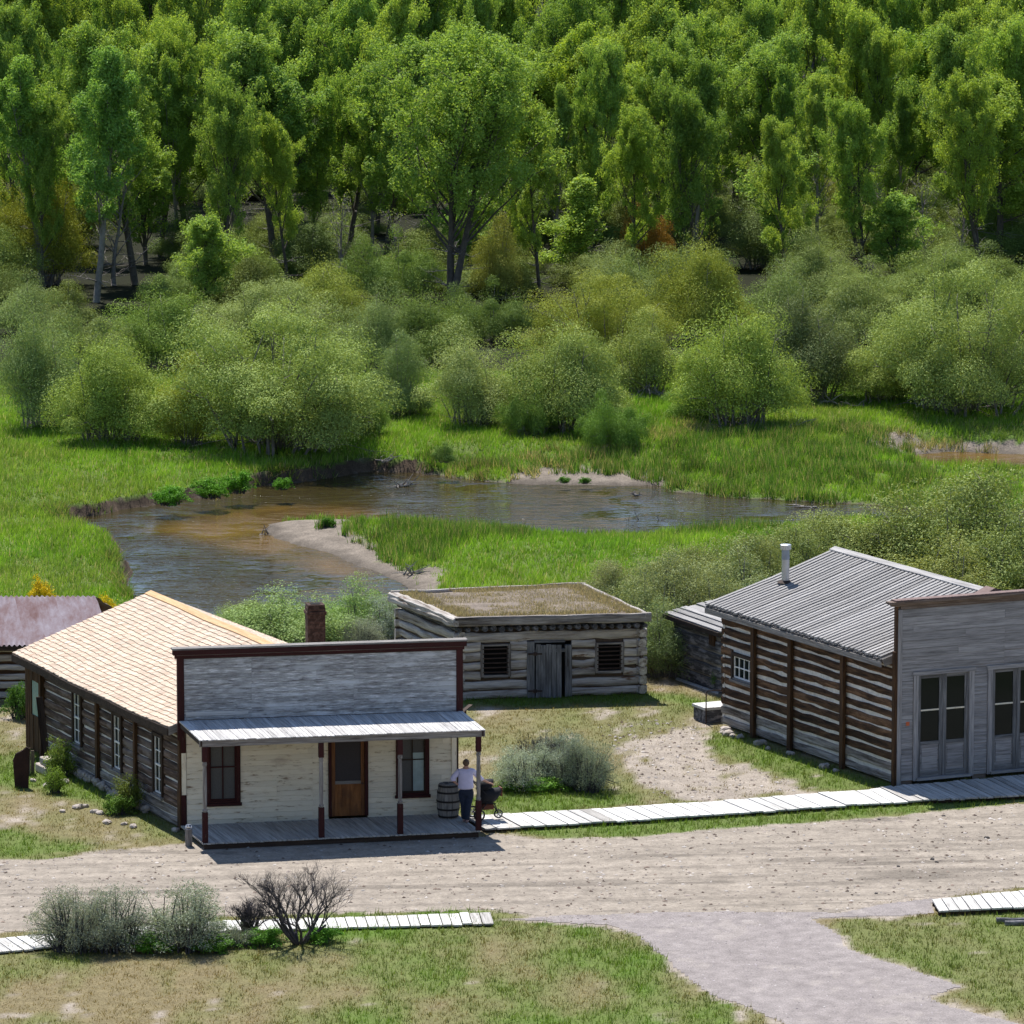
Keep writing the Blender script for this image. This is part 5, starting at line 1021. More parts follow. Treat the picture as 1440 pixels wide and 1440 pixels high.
# ---------------------------------------------------------------- stones lying about
def rock(P, s, seed, mat, label, group):
    r = random.Random(seed); bm = bmesh.new(); bmesh.ops.create_icosphere(bm, subdivisions=2, radius=1.0)
    for v_ in bm.verts:
        n_ = v_.co.normalized(); k = 1 + .28 * math.sin(n_.x * 3 + seed) * math.cos(n_.y * 4 + seed * 2) + r.uniform(-.07, .07); v_.co = Vector((n_.x * 1.25 * k, n_.y * .9 * k, n_.z * .62 * k))
    me = bpy.data.meshes.new("rock"); bm.to_mesh(me); bm.free(); me.materials.append(mat); o = bpy.data.objects.new("rock", me); COL.objects.link(o)
    o.location = (P[0], P[1], P[2] + s * .3); o.scale = (s,) * 3; o.rotation_euler = (0, 0, r.uniform(0, 6)); return tag(o, label, "rock", group)
r = random.Random(77)
for i, (x, y) in enumerate([(92,1101),(120,1135),(46,1099),(110,1137),(175,1160),(141,1145),(247,1169),(187,1164),(88,1142),(150,1158),(133,1143),(66,1107)]):
    rock(G(x, y), r.uniform(.08, .16), i, M['stone'], "pale stone lying in the grass beside the shingled house", "pale stones beside the house")
for i, (x, y) in enumerate([(1016,1031),(1024,1034),(1030,1036),(1020,1028),(1041,1038),(1068,1047),(1080,1054),(1111,1061),(1175,1085),(1160,1080)]):
    rock(G(x, y), r.uniform(.09, .19), 30 + i, M['stone'], "pale stone at the foot of the chinked log wall", "stones along the log store wall")
for i, (x, y, s_) in enumerate([(1388,1179,.07),(1311,1209,.07),(1317,1213,.05),(1263,1219,.05),(1236,1153,.05),(1232,1257,.045),(1327,1148,.045)]):
    rock(G(x, y), s_, 60 + i, M['darkstone'], "small dark stone lying on the dirt road", "dark stones on the road")

# ---------------------------------------------------------------- driftwood
def branchy(name, P, L, n, seed, label, up=.35, mat='drift', rad=.045):
    r = random.Random(seed); mb = MB()
    for i in range(n):
        a = r.uniform(0, 6.28); d = np.array([math.cos(a), math.sin(a) * .6, r.uniform(.0, up)]); p = P + np.array([r.uniform(-.3, .3) * L, r.uniform(-.2, .2) * L, .02]); l = L * r.uniform(.4, 1.0); pts = [p]
        for k in range(4): d = nz(d + np.array([r.uniform(-.35, .35), r.uniform(-.35, .35), r.uniform(-.25, .2)])); d[2] = max(d[2], -.05); pts.append(pts[-1] + d * l / 4)
        mb.tube(pts, [rad * r.uniform(.6, 1.2) * (1 - k * .2) for k in range(5)], 5)
        if r.random() < .7: d2 = nz(np.array([r.uniform(-1, 1), r.uniform(-.6, .6), r.uniform(.2, 1)])); mb.tube([pts[2], pts[2] + d2 * l * .25, pts[2] + d2 * l * .4 + [.1, 0, 0]], [rad * .5, rad * .35, rad * .15], 4)
    o = mb.build(name, M[mat], loc=P); return tag(o, label, "driftwood", "driftwood along the creek")
wl = lambda x, y: G(x, y, -2.0)
branchy("driftwood", wl(563, 684), 1.1, 9, 1, "tangle of dead branches lying in the dark far pool of the creek", .5)
branchy("driftwood", wl(897, 697), .45, 4, 2, "small snag of sticks in the creek off the far gravel bar", .3, 'twig')
branchy("driftwood", Gt(905, 742), 1.0, 8, 3, "pale dead branches on the near grassy bank of the creek", .8)
branchy("driftwood", Gt(372, 753), .7, 5, 4, "broken sticks at the tip of the mud bar", .8)
branchy("driftwood", Gt(575, 808), .9, 8, 5, "grey sticks caught on the bar beside the reeds", .6)
branchy("driftwood", Gt(538, 650), 1.0, 4, 6, "dead limb hanging over the cut bank", .5)
branchy("driftwood", wl(1140, 713), 1.2, 5, 7, "dead branches washed against the far bank at the reed bed", .2)
branchy("driftwood", Gt(1165, 566), 2.2, 6, 8, "bleached fallen limbs on the grass between the far willows", .2, rad=.07)
branchy("driftwood", Gt(1205, 571), 1.6, 6, 9, "heap of bleached branches under the big willow", .2, rad=.06)
branchy("driftwood", Gt(925, 560), 2.4, 14, 10, "grey brushwood pile between the far willows", .5, 'twig', .05)
branchy("driftwood", Gt(735, 592), 2.0, 12, 11, "grey dead branches under the middle willow", .7, 'twig', .05)
branchy("driftwood", Gt(1105, 606), 1.8, 8, 12, "grey dead branches below the round bright willow", .5, 'twig', .045)

# ================================================================ foliage
def dome_dirs(n, rg, flat=.25):
    d = rg.normal(size=(n, 3)); d[:, 2] = np.abs(d[:, 2]) * 1.1 - flat; return d / np.linalg.norm(d, axis=1)[:, None]
def leaves_mesh(name, C, size, cols, seed, asp=.5, upb=.35, mat='leaf', nd=None):
    rg = np.random.default_rng(seed); n = len(C); nrm = rg.normal(size=(n, 3)); nrm[:, 2] += upb; nrm = nrm * .75 + (nd * 1.7 if nd is not None else 0); nrm /= np.linalg.norm(nrm, axis=1)[:, None]
    t = np.cross(nrm, rg.normal(size=(n, 3))); t /= np.linalg.norm(t, axis=1)[:, None]; b = np.cross(nrm, t); s = (size * rg.uniform(.6, 1.3, n))[:, None]
    V = np.stack([C + t * s, C + b * s * asp, C - t * s, C - b * s * asp], 1).reshape(-1, 3); F = np.arange(4 * n).reshape(-1, 4)
    me_c = np.repeat(cols, 4, 0)
    me = fast_mesh(name, V, F, M[mat], me_c); return me
def grow_tree(seed, H, spread, lean=0.0, crown0=.36, nleaf=26000, leaf=.076, nl=12, narrow=1.0, twigs=10, forks=1, hang=0.0, splay=(.35, .75), env_p=.62, fl=.5, vst=1.7):
    """trunk, limbs, branchlets; leaves gathered in sprays round the branchlets"""
    r = random.Random(seed); rg = np.random.default_rng(seed); tm = MB(); sites = []; wts = []
    def curve(p, d, L, n, wob, up): 
        pts = [np.array(p, float)]; d = nz(np.array(d, float))
        for k in range(n): d = nz(d + np.array([r.uniform(-wob, wob), r.uniform(-wob, wob), r.uniform(-wob, wob) + up])); pts.append(pts[-1] + d * L / n)
        return pts
    r0 = .013 * H + .03; tips = []
    for fk in range(forks):
        d0 = np.array([lean + (r.uniform(-.22, .22) if forks > 1 else 0), r.uniform(-.08, .08) + (r.uniform(-.2, .2) if forks > 1 else 0), 1.0]); tr = curve([fk * .12 * (-1) ** fk, 0, -.1], d0, H * (.93 if fk == 0 else r.uniform(.7, .88)), 10, .07, .03); tr = np.array(tr)
        rr = [r0 * (1 - .9 * (k / 10) ** .9) + .012 for k in range(11)]; tm.tube(tr, rr, 7)
        for i in range(nl):
            t = crown0 * .8 + (0.97 - crown0 * .8) * ((i + r.random()) / nl); k = t * 10; k0 = min(9, int(k)); p = tr[k0] + (tr[k0 + 1] - tr[k0]) * (k - k0)
            a = r.uniform(0, 6.28); el = r.uniform(*splay) * (1.15 - t * .5); d = [math.cos(a) * el, math.sin(a) * el, 1 - el * .6]
            env = math.sin(math.pi * min(1, max(.03, (t - crown0 * .55) / (1.08 - crown0 * .55))) ** env_p); L = spread * (1.0 * env + .25) * r.uniform(.75, 1.25) * narrow * 1.5
            lp = curve(p, d, L, 6, .16, .10 - hang); rl = [max(.012, r0 * .42 * (1 - t * .5) * (1 - .15 * q)) for q in range(7)]; tm.tube(lp, rl, 5)
            for j in range(11):
                q0 = r.uniform(.2, 1.0) * 6; qi = min(5, int(q0)); pp = lp[qi] + (lp[qi + 1] - lp[qi]) * (q0 - qi); a2 = r.uniform(0, 6.28); bp = curve(pp, [math.cos(a2) * .8, math.sin(a2) * .8, .55 - hang], L * r.uniform(.18, .42), 3, .2, .05 - hang)
                if j < 5: tm.tube(bp, [.022, .016, .011, .006], 4)
                sites += [bp[2], bp[3]]; wts += [1, 1.2]
            sites.append(lp[6]); wts.append(1.2)
        sites += [tr[10], tr[9]]; wts += [1.5, 1.5]
    for i in range(twigs):
        t = r.uniform(.12, crown0 + .1); k = t * 10; k0 = min(9, int(k)); p = tr[k0]; a = r.uniform(0, 6.28); tw = curve(p, [math.cos(a), math.sin(a), r.uniform(-.1, .5)], r.uniform(.8, 2.2), 5, .25, 0); tm.tube(tw, [.035, .028, .02, .014, .009, .005], 4, 1)
        for q in (2, 3, 4): a2 = r.uniform(0, 6.28); tm.tube(curve(tw[q], [math.cos(a2), math.sin(a2), .3], .5, 2, .3, 0), [.012, .009, .004], 3, 1)
    S = np.array(sites); Wt = np.array(wts) * rg.uniform(.3, 1.7, len(S)); Wt /= Wt.sum(); ci = rg.choice(len(S), nleaf, p=Wt); rad = (rg.uniform(.16, .42, len(S)) * (H / 13) ** .5)[ci]
    D = dome_dirs(nleaf, rg, fl); C = S[ci] + D * (rad * 1.35 * rg.uniform(.1, 1, nleaf) ** .5)[:, None] * np.array([1, 1, vst]); kk = C[:, 2] > H * crown0 * .45; C = C[kk]; D = D[kk]
    shade = rg.uniform(.75, 1.25, (len(C), 1)); yel = rg.random((len(C), 1)); cols = (np.array([.22, .335, .065]) * (1 - yel) + np.array([.38, .48, .12]) * yel) * shade
    return tm, C, cols, leaf, D
CLB = {}
def proto_tree(key, name="cottonwood_tree", bark='bark', **kw):
    tm, C, cols, leaf, D = grow_tree(**kw); root = bpy.data.objects.new(name, None); COL.objects.link(root); ORIG[root.name] = np.zeros(3)
    tk = tm.build("trunk", [M[bark], M['twig']], root, smooth=True); cr = leaves_mesh("crown", C, leaf, cols, kw['seed'], nd=D * .75, mat='treeleaf'); cr.parent = root; PROTO[key] = [root, (tk, cr), False, (float(np.percentile(C[:, 0], 97) - np.percentile(C[:, 0], 3)) if len(C) > 2000 else 5.0, float(np.percentile(C[:, 2], 99.7)))]
PROTO = {}
def proto_bush(key, name, seed, Wd, H, nleaf, leaf, stems=60, stem_mat='twig', leafmat='leaf', base_col=((.17, .22, .06), (.27, .32, .10)), asp=.45, dome=1.0, low=.10, clump=.26, deadlow=12, upb=.4, holes=.52, nrmw=1.0, nclump=1.0):
    r = random.Random(seed); rg = np.random.default_rng(seed); tm = MB(); sites = []
    for i in range(stems):
        a = r.uniform(0, 6.28); th = (r.random() ** .55) * 1.50; rr_ = 1.0 - .2 * r.random(); end = np.array([math.sin(th) * math.cos(a) * Wd / 2, math.sin(th) * math.sin(a) * Wd / 2 * .9, max(.10, math.cos(th) ** dome) * H]) * rr_
        ph = seed * 1.7; end *= 1 + .20 * math.sin(3 * a + ph) * math.sin(2.3 * th + ph) + .12 * math.sin(5 * a + 2 * ph) * math.sin(4.1 * th + ph)
        b0 = np.array([math.cos(a), math.sin(a), 0]) * r.uniform(.02, .24) * Wd; mid = b0 + (end - b0) * .5 + np.array([0, 0, H * .14]); p1 = b0 + (mid - b0) * .5 + np.array([r.uniform(-.1, .1), r.uniform(-.1, .1), 0]) * Wd * .2
        pts = [b0 + [0, 0, -.05], p1, mid, mid + (end - mid) * .55, end]; R0 = .010 * H + .010; tm.tube(pts, [R0, R0 * .8, R0 * .6, R0 * .4, R0 * .15], 4)
        for t in np.linspace(.22, 1, 8):
            k = t * 4; k0 = min(3, int(k)); p = pts[k0] + (pts[k0 + 1] - pts[k0]) * (k - k0)
            for j in range(1): q = p + np.array([r.uniform(-1, 1), r.uniform(-1, 1), r.uniform(-.5, 1)]) * clump * (1.15 - .4 * t) * H * .35; sites.append((q, .35 + t)); 
            if t > .5 and i % 2 == 0: tm.tube([p, (p + q) / 2, q], [R0 * .3, R0 * .2, R0 * .08], 3)
    for i in range(deadlow):
        a = r.uniform(0, 6.28); d = np.array([math.cos(a), math.sin(a), r.uniform(.05, .5)]); L = Wd * r.uniform(.3, .5); p = np.zeros(3); pts = [p + [0, 0, .05]]
        for k in range(5): d = nz(d + np.array([r.uniform(-.3, .3), r.uniform(-.3, .3), r.uniform(-.35, .15)])); q = pts[-1] + d * L / 5; q[2] = max(.03, q[2]); pts.append(q)
        tm.tube(pts, [.03, .026, .02, .015, .01, .005], 4, 1)
    S = np.array([s_[0] for s_ in sites]); Wt = np.array([s_[1] for s_ in sites]) * (rg.random(len(sites)) > holes) * rg.uniform(.2, 1.8, len(sites)); Wt /= Wt.sum(); ci = rg.choice(len(S), nleaf, p=Wt); rad = rg.uniform(.06, .15, len(S))[ci] * H * (clump / .26)
    D = dome_dirs(nleaf, rg, .3); C = S[ci] + D * (rad * 1.7 * rg.uniform(.1, 1, nleaf) ** .30)[:, None]; kk = (C[:, 2] > low * H * rg.uniform(.2, 1.6, nleaf)); C = C[kk]; D = D[kk]
    m_ = rg.random((len(C), 1)); cols = (np.array(base_col[0]) * (1 - m_) + np.array(base_col[1]) * m_) * rg.uniform(.75, 1.25, (len(C), 1))
    root = bpy.data.objects.new(name, None); COL.objects.link(root); ORIG[root.name] = np.zeros(3)
    tk = tm.build("stems", [M[stem_mat], M['twig']], root, smooth=True); cr = leaves_mesh("foliage", C, leaf, cols, seed, asp=asp, upb=upb, mat=leafmat, nd=D * nrmw); cr.parent = root; PROTO[key] = [root, (tk, cr), False, (float(np.percentile(C[:, 0], 98.5) - np.percentile(C[:, 0], 1.5)), float(np.percentile(C[:, 2], 99.5)))]
def place(key, P, sx, sz, rot, tint, label, cat, group=None, name=None, leanx=0.0):
    root, parts, used, dim = PROTO[key]
    if not used: r_ = root; kids = parts; PROTO[key][2] = True
    else:
        r_ = root.copy(); COL.objects.link(r_); kids = []
        for p_ in parts: c = p_.copy(); COL.objects.link(c); c.parent = r_; kids.append(c)
    for k_ in ("label", "category", "group"):
        if k_ in r_: del r_[k_]
    r_.location = tuple(map(float, P)); r_.scale = (sx, sx, sz); r_.rotation_euler = (0, leanx, rot)
    kids[1].color = (*tint, 1); return tag(r_, label, cat, group)
BRIGHT = (1.05, 1.08, .75); MID = (.9, 1.0, .75); DEEP = (.72, .85, .62); YEL = (1.25, 1.12, .7); GREY = (1.05, 1.1, 1.7); OLIVE = (1.05, .92, .85); PALE = (1.2, 1.2, 1.5)
# ---------------------------------------------------------------- the cottonwoods beyond the creek
proto_tree('c1', seed=101, H=13, spread=2.6, nl=16, nleaf=62000, lean=-.05, crown0=.27)
proto_tree('c2', seed=102, H=13, spread=2.3, nl=15, nleaf=56000, lean=.04, crown0=.30)
proto_tree('c3', seed=103, H=13, spread=2.7, nl=12, nleaf=64000, forks=2, crown0=.30)
proto_tree('c4', seed=104, H=13, spread=1.9, nl=15, nleaf=38000, crown0=.34, bark='palebark')
proto_tree('c5', seed=105, H=13, spread=3.2, nl=16, nleaf=80000, forks=3, crown0=.30, twigs=22)
proto_tree('c6', seed=106, H=13, spread=2.4, nl=15, nleaf=56000, crown0=.25, lean=.07)
proto_tree('y1', seed=107, H=8, spread=1.9, nl=26, nleaf=34000, crown0=.10, env_p=.45, splay=(.15, .45), leaf=.07, fl=.95, vst=1.5, twigs=2)
proto_tree('y2', seed=108, H=8, spread=1.3, nl=26, nleaf=26000, crown0=.06, env_p=.34, leaf=.07, fl=.95, vst=1.5, twigs=2, splay=(.1, .3))
proto_tree('bare', "dead_tree", bark='twig', seed=109, H=9, spread=1.8, nl=14, nleaf=300, crown0=.25, twigs=20)
def tree_px(key, bx_, by_, ty, wpx, tint, label, group=None, rot=None, lean=0.0, cat="tree", seed=0):
    """stand a tree on the ground seen at (bx,by), as tall as its top seen at ty and wpx wide"""
    P = Gt(bx_, by_); m = scale_at(P); Hm = (by_ - ty) * m / math.cos(PITCH); sw, h0 = PROTO[key][3]
    place(key, P, (.90 if 'c' in key else 1) * wpx * m / sw, Hm / h0, rot if rot is not None else random.Random(bx_ + by_).uniform(0, 6.28), tint, label, cat, group, leanx=lean)
TR = [
 ('c4', 135, 425, 75, 105, (.75,.98,.85), "slim leaning cottonwood with a thin dark trunk at the left edge of the wood", -.10),
 ('c1', 190, 400, 40, 125, MID, "tall cottonwood with a dark trunk beside the black gap at the left of the wood", -.04),
 ('c6', 385, 378, 52, 140, (.95,1.05,.85), "cottonwood whose dark trunk leans left above the yellow-green brush", -.12),
 ('c2', 425, 375, 88, 120, (.8,.96,.85), "cottonwood with a thick straight black trunk and a rounded pale top", 0.0),
 ('c5', 636, 428, 52, 190, (.92,1.03,.8), "largest cottonwood, many pale limbs, standing behind the silvery willow thicket", -.02),
 ('c3', 700, 345, 70, 120, MID, "cottonwood just behind and to one side of the largest one", 0.05),
 ('c2', 775, 350, 40, 95, (1.15,1.18,.6), "tall cottonwood with a bright yellow-green top in the middle of the wood", 0.0),
 ('c1', 845, 350, 62, 120, BRIGHT, "bright cottonwood with twin rounded tops in the middle of the wood", 0.02),
 ('c4', 905, 345, 95, 95, (1.1,1.15,.65), "cottonwood with a flat vivid green top above the russet bush", 0.03),
 ('c4', 948, 348, 105, 60, DEEP, "slender cottonwood on a long black trunk at the dark gap", 0.0),
 ('c6', 1005, 345, 28, 110, MID, "tall cottonwood rising over a cluster of black trunks", 0.0),
 ('c3', 1065, 350, 50, 110, (.95,1.06,.9), "cottonwood with grey dead limbs in its crown behind the small poplar", 0.0),
 ('y1', 1102, 392, 205, 72, (1.0,1.12,1.1), "young pale green poplar in front of the wood, between two willows", 0.0),
 ('c2', 1187, 300, 108, 95, MID, "cottonwood with a thin crooked black stem above a clearing", -.06),
 ('c1', 1272, 300, 48, 140, (.9,1.05,.65), "broad deep green cottonwood with a forked trunk above the dead branches", -.01),
 ('c2', 1405, 374, 120, 135, (1.08,1.12,.75), "light green cottonwood on two leaning trunks near the right edge of the wood", -.14),
 ('c6', 1360, 330, 28, 120, BRIGHT, "tall bright cottonwood behind the leaning one near the right edge", 0.0),
 ('y2', 806, 398, 255, 50, (1.15,1.2,.95), "small conical light green poplar beside the dark hollow", 0.0),
 ('y1', 1256, 400, 275, 72, (.9,1.05,.9), "young green poplar behind the huge round willow", 0.0),
 ('y1', 292, 448, 305, 70, (1.0,1.1,.9), "young poplar rising from the willow brush below the leaning trunks", 0.0),
 ('y1', 205, 372, 190, 65, DEEP, "dark small poplar under the tall cottonwoods on the left", 0.0),
 ('y1', 660, 395, 270, 60, (.8,1.0,.9), "small poplar growing against the trunk of the largest cottonwood", 0.0),
 ('c1', 540, 380, 62, 120, (.9,1.02,.8), "cottonwood with a pointed crown just before the largest one", 0.0),
 ('c2', 490, 365, 95, 100, MID, "cottonwood with a grey-green crown near the pale tangle", 0.0),
 ('c4', 60, 405, 85, 90, (.8,1.0,.8), "cottonwood in the far left corner behind the yellow bush", -.05),
 ('c1', 265, 360, 72, 125, (.95,1.05,.8), "cottonwood with a wide crown over the black gap on the left", 0.0),
]
for k, bx_, by_, ty, w_, tint, lab, ln in TR: tree_px(k, bx_, by_, ty, w_, tint, lab, None, None, ln)
r = random.Random(900); ALL = ['c1', 'c2', 'c3', 'c4', 'c6']
for row, (Yd, n_, hl, hh_, j) in enumerate([(303, 14, 9.0, 12.0, 5), (318, 22, 10.5, 13.5, 5), (338, 24, 12, 15, 6), (360, 26, 13, 17, 7), (386, 23, 14, 18, 8), (416, 24, 15, 19, 9), (450, 24, 16, 21, 10), (490, 25, 17, 22, 10)]):
    half = Yd * .112 + 6; n_ = int(n_ * 1.1)
    for i in range(n_):
        x = -half + 2 * half * (i + r.uniform(.1, .9)) / n_; Y = Yd + r.uniform(-j, j); z = float(height([x], [Y])[0]); k = r.choice(ALL); Hm = r.uniform(hl, hh_) * (.88 if k == 'c4' else 1)
        g_ = r.random(); tint = [MID, BRIGHT, DEEP, (.9, 1.02, .8), (1.06, 1.1, .72)][int(g_ * 5)]; kf = r.uniform(.9, 1.15); tint = tuple(c * kf for c in tint)
        s_ = Hm / 13 * r.uniform(.62, .86)
        px_, _ = to_px((x, Y, z)); dark = (150 < px_ < 240 and row in (0, 1, 2)); 
        if (dark and (row == 0 or r.random() < .4)) or (row == 0 and 560 < px_ < 720): continue
        place(k, (x, Y, z - .1), s_, Hm / 13, r.uniform(0, 6.28), tint, "green cottonwood in the crowded ranks of the wood, behind its front trees", "tree", "cottonwoods in the ranks of the wood")
for i, (x, y, t_, w_) in enumerate([(160,402,230,120),(330,350,190,100),(480,400,270,80),(700,395,210,80),(960,345,220,80),(1150,340,200,110),(1215,300,190,90),(1300,390,250,80),(560,400,290,80),(1350,385,260,70),(1085,330,215,70),(985,350,240,60),(1240,330,200,110)]):
    tree_px('bare', x, y, t_, w_, (1, 1, 1), ["bare grey tree among the dark trunks at the left of the wood", "bare grey tree behind the leaning trunk", "leafless grey tree left of the largest cottonwood's foot", "dead tree right of the largest cottonwood", "grey snag in the dark gap of the wood", "dead tree with a pale tangle of limbs above the clearing", "leafless tree beside the crooked black stem", "grey snag behind the huge round willow", "thin dead tree in front of the largest cottonwood's limbs", "grey snag between the two leaning trunks", "dead tree behind the young pale poplar", "dead tree among a cluster of black trunks", "leafless grey tree under the broad deep green cottonwood"][i], cat="dead tree")

# ---------------------------------------------------------------- willows and brush
WC = ((.24, .31, .075), (.40, .46, .14))
proto_bush('w1', "willow_bush", 201, 6.0, 4.2, 90000, .043, stems=38, clump=.34, base_col=WC)
proto_bush('w2', "willow_bush", 202, 5.0, 4.4, 80000, .043, stems=34, clump=.34, base_col=WC, dome=.8)
proto_bush('w3', "willow_bush", 203, 10.0, 6.0, 190000, .046, stems=66, clump=.26, base_col=WC, holes=.45)
proto_bush('w4', "willow_bush", 204, 4.2, 3.6, 56000, .042, stems=30, clump=.34, base_col=WC, holes=.52, deadlow=22)
proto_bush('w5', "willow_bush", 205, 6.5, 3.4, 80000, .043, stems=40, clump=.34, base_col=WC, dome=1.3, deadlow=20)
def bush_px(key, cx, by_, wpx, ty, tint, label, group=None, cat="bush", name=None, P=None, seed=0):
    P = Gt(cx, by_) if P is None else P; m = scale_at(P); Wd, Hb = PROTO[key][3]
    place(key, P, wpx * m / Wd, (by_ - ty) * m / math.cos(PITCH) / Hb, random.Random(cx * 7 + by_).uniform(0, 6.28), tint, label, cat, group)
BU = [  # front rank, on the far bank
 ('w2', 62, 600, 130, 425, (.85,.95,1.15), "grey-green willow at the left edge behind the meadow"),
 ('w1', 158, 620, 170, 478, (1.0,1.1,.8), "rounded bright willow standing at the rear of the left meadow"),
 ('w3', 395, 628, 320, 440, (1.0,1.08,1.0), "widest willow mound with a dark skirt of stems above the left meadow"),
 ('w4', 265, 625, 90, 500, (1.3,1.2,.7), "yellow-tinged willow squeezed between the bright round one and the widest mound"),
 ('w2', 665, 598, 130, 462, PALE, "silvery willow with dead stems at its foot, above the middle grass bank"),
 ('w1', 795, 605, 175, 458, (1.05,1.1,1.05), "vase-shaped willow with fine upright stems in the middle of the bank"),
 ('w5', 862, 628, 110, 556, (.50,.75,.42), "low dark green bush hanging over the bank by the reeds"),
 ('w1', 1032, 598, 185, 438, (1.1,1.2,.85), "round bright green willow standing alone on the bank"),
 ('w2', 1140, 560, 150, 388, (.60,.62,.85), "dark brownish willow behind the round bright one"),
 ('w3', 1365, 578, 285, 378, (.98,1.04,1.0), "huge round willow with pale twigs at the right of the far bank"),
 ('w4', 1240, 565, 130, 470, (1.1,1.12,.9), "smaller pale willow leaning out from the huge round one"),
 ('w4', 565, 585, 90, 470, (.75,.85,1.1), "thin grey willow full of dead stems beside the widest mound"),
 ('w4', 520, 612, 60, 555, (.6,.8,.5), "small dark bush at the corner of the widest willow mound"),
 ('w5', 745, 612, 90, 540, (.6,.8,.55), "low dark willow at the foot of the vase-shaped one"),
 ('w4', 975, 590, 80, 530, (.75,1.0,.6), "low leafy bush on the bank beside the round bright willow"),
 ('w4', 905, 555, 110, 440, (1.0,1.0,.9), "loose willow above the grey brushwood pile"),
 ('w4', 625, 650, 34, 622, (.5,.7,.45), "tiny dark shrub in the grass below the silvery willow"),
]
for k, cx, by_, w_, ty, tint, lab in BU: bush_px(k, cx, by_, w_ * .94, ty, tint, lab)
B2 = [  # second and third ranks
 ('w5', 105, 540, 190, 420, (.95,1.0,1.15), "grey-green willow brush below the black gap on the left"),
 ('w1', 225, 520, 170, 412, (.9,1.1,.75), "green willow dome behind the yellow-tinged one"),
 ('w3', 375, 500, 260, 400, (1.05,1.1,1.15), "broad grey-green willow behind the widest mound"),
 ('w1', 455, 470, 150, 375, (1.2,1.2,.7), "yellow-green willow at the foot of the black straight trunk"),
 ('w2', 520, 520, 120, 405, (1.0,1.1,1.3), "silver-green willow in the second rank"),
 ('w1', 600, 510, 150, 415, (.8,.95,.7), "mid green brush below the largest cottonwood"),
 ('w5', 690, 480, 150, 400, (.6,.75,.6), "dark brush behind the silvery willow"),
 ('w3', 850, 520, 230, 388, (1.25,1.18,.7), "large yellow-green willow behind the vase-shaped one"),
 ('w2', 860, 430, 110, 345, (1.15,1.2,1.5), "silvery willow beneath the dark hollow"),
 ('w1', 985, 480, 150, 345, (1.25,1.2,.65), "yellow-green upright willow below the black trunks"),
 ('w2', 1090, 470, 130, 370, (.85,1.0,.9), "green willow behind the dark brownish one"),
 ('w1', 1215, 480, 150, 385, (1.1,1.15,1.1), "pale willow behind the smaller leaning one"),
 ('w2', 1160, 420, 120, 330, (1.15,1.2,1.2), "pale green brush at the foot of the young poplars"),
 ('w1', 55, 400, 150, 245, (1.15,1.05,.5), "tall yellow-green bush at the left edge of the wood"),
 ('w2', 35, 470, 100, 390, (.95,1.05,1.2), "grey willow under the tall yellow-green bush"),
 ('w4', 905, 385, 90, 285, (1.3,.62,.35), "russet half-dead bush under the vivid green top"),
 ('w1', 340, 430, 150, 345, (1.0,1.1,.8), "green brush at the foot of the leaning dark trunk"),
 ('w4', 700, 420, 90, 305, (1.25,1.1,.8), "thin yellow-leaved tree bush beside the largest trunk"),
 ('w1', 1330, 440, 140, 350, (1.0,1.1,.9), "green brush behind the huge round willow"),
 ('w4', 1170, 330, 90, 255, (1.2,1.05,.7), "pale yellow brush in the clearing high in the wood"),
 ('w5', 560, 420, 150, 330, (.8,1.0,.8), "green brush below the limbs of the largest cottonwood"),
 ('w5', 250, 430, 130, 372, (.85,1.0,.9), "low brush below the black gap in the trees"),
]
B2 = [(k, cx, by_, w_ * .86, ty, tuple(c * .80 for c in tint), lab) for k, cx, by_, w_, ty, tint, lab in B2]  # rear ranks tinted darker, painting shade into the gaps between bushes
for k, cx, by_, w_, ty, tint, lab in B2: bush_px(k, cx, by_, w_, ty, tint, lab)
r = random.Random(33)
for i in range(150):
    Y = r.uniform(284, 385); half = Y * .11 + 3; x = r.uniform(-half, half); z = float(height([x], [Y])[0]); px_, py_ = to_px((x, Y, z)); k = r.choice(['w1', 'w2', 'w4', 'w5']); s_ = r.uniform(.7, 1.15)
    if 110 < px_ < 260 and py_ < 440: continue
    if abs(px_ - 637) < 30 and py_ > 420: continue
    t_ = r.choice([MID, DEEP, (.9, 1.0, 1.0), (.95, .98, .8), (.7, .85, .7)]); place(k, (x, Y, z - .1), s_, s_ * r.uniform(.6, .95), r.uniform(0, 6.28), (lambda k_: tuple(c * k_ for c in t_))(r.uniform(.55, .85)), "undergrowth bush among the trunks of the wood", "bush", "undergrowth bushes in the wood")  # tint darkened to paint in the shade between the trunks

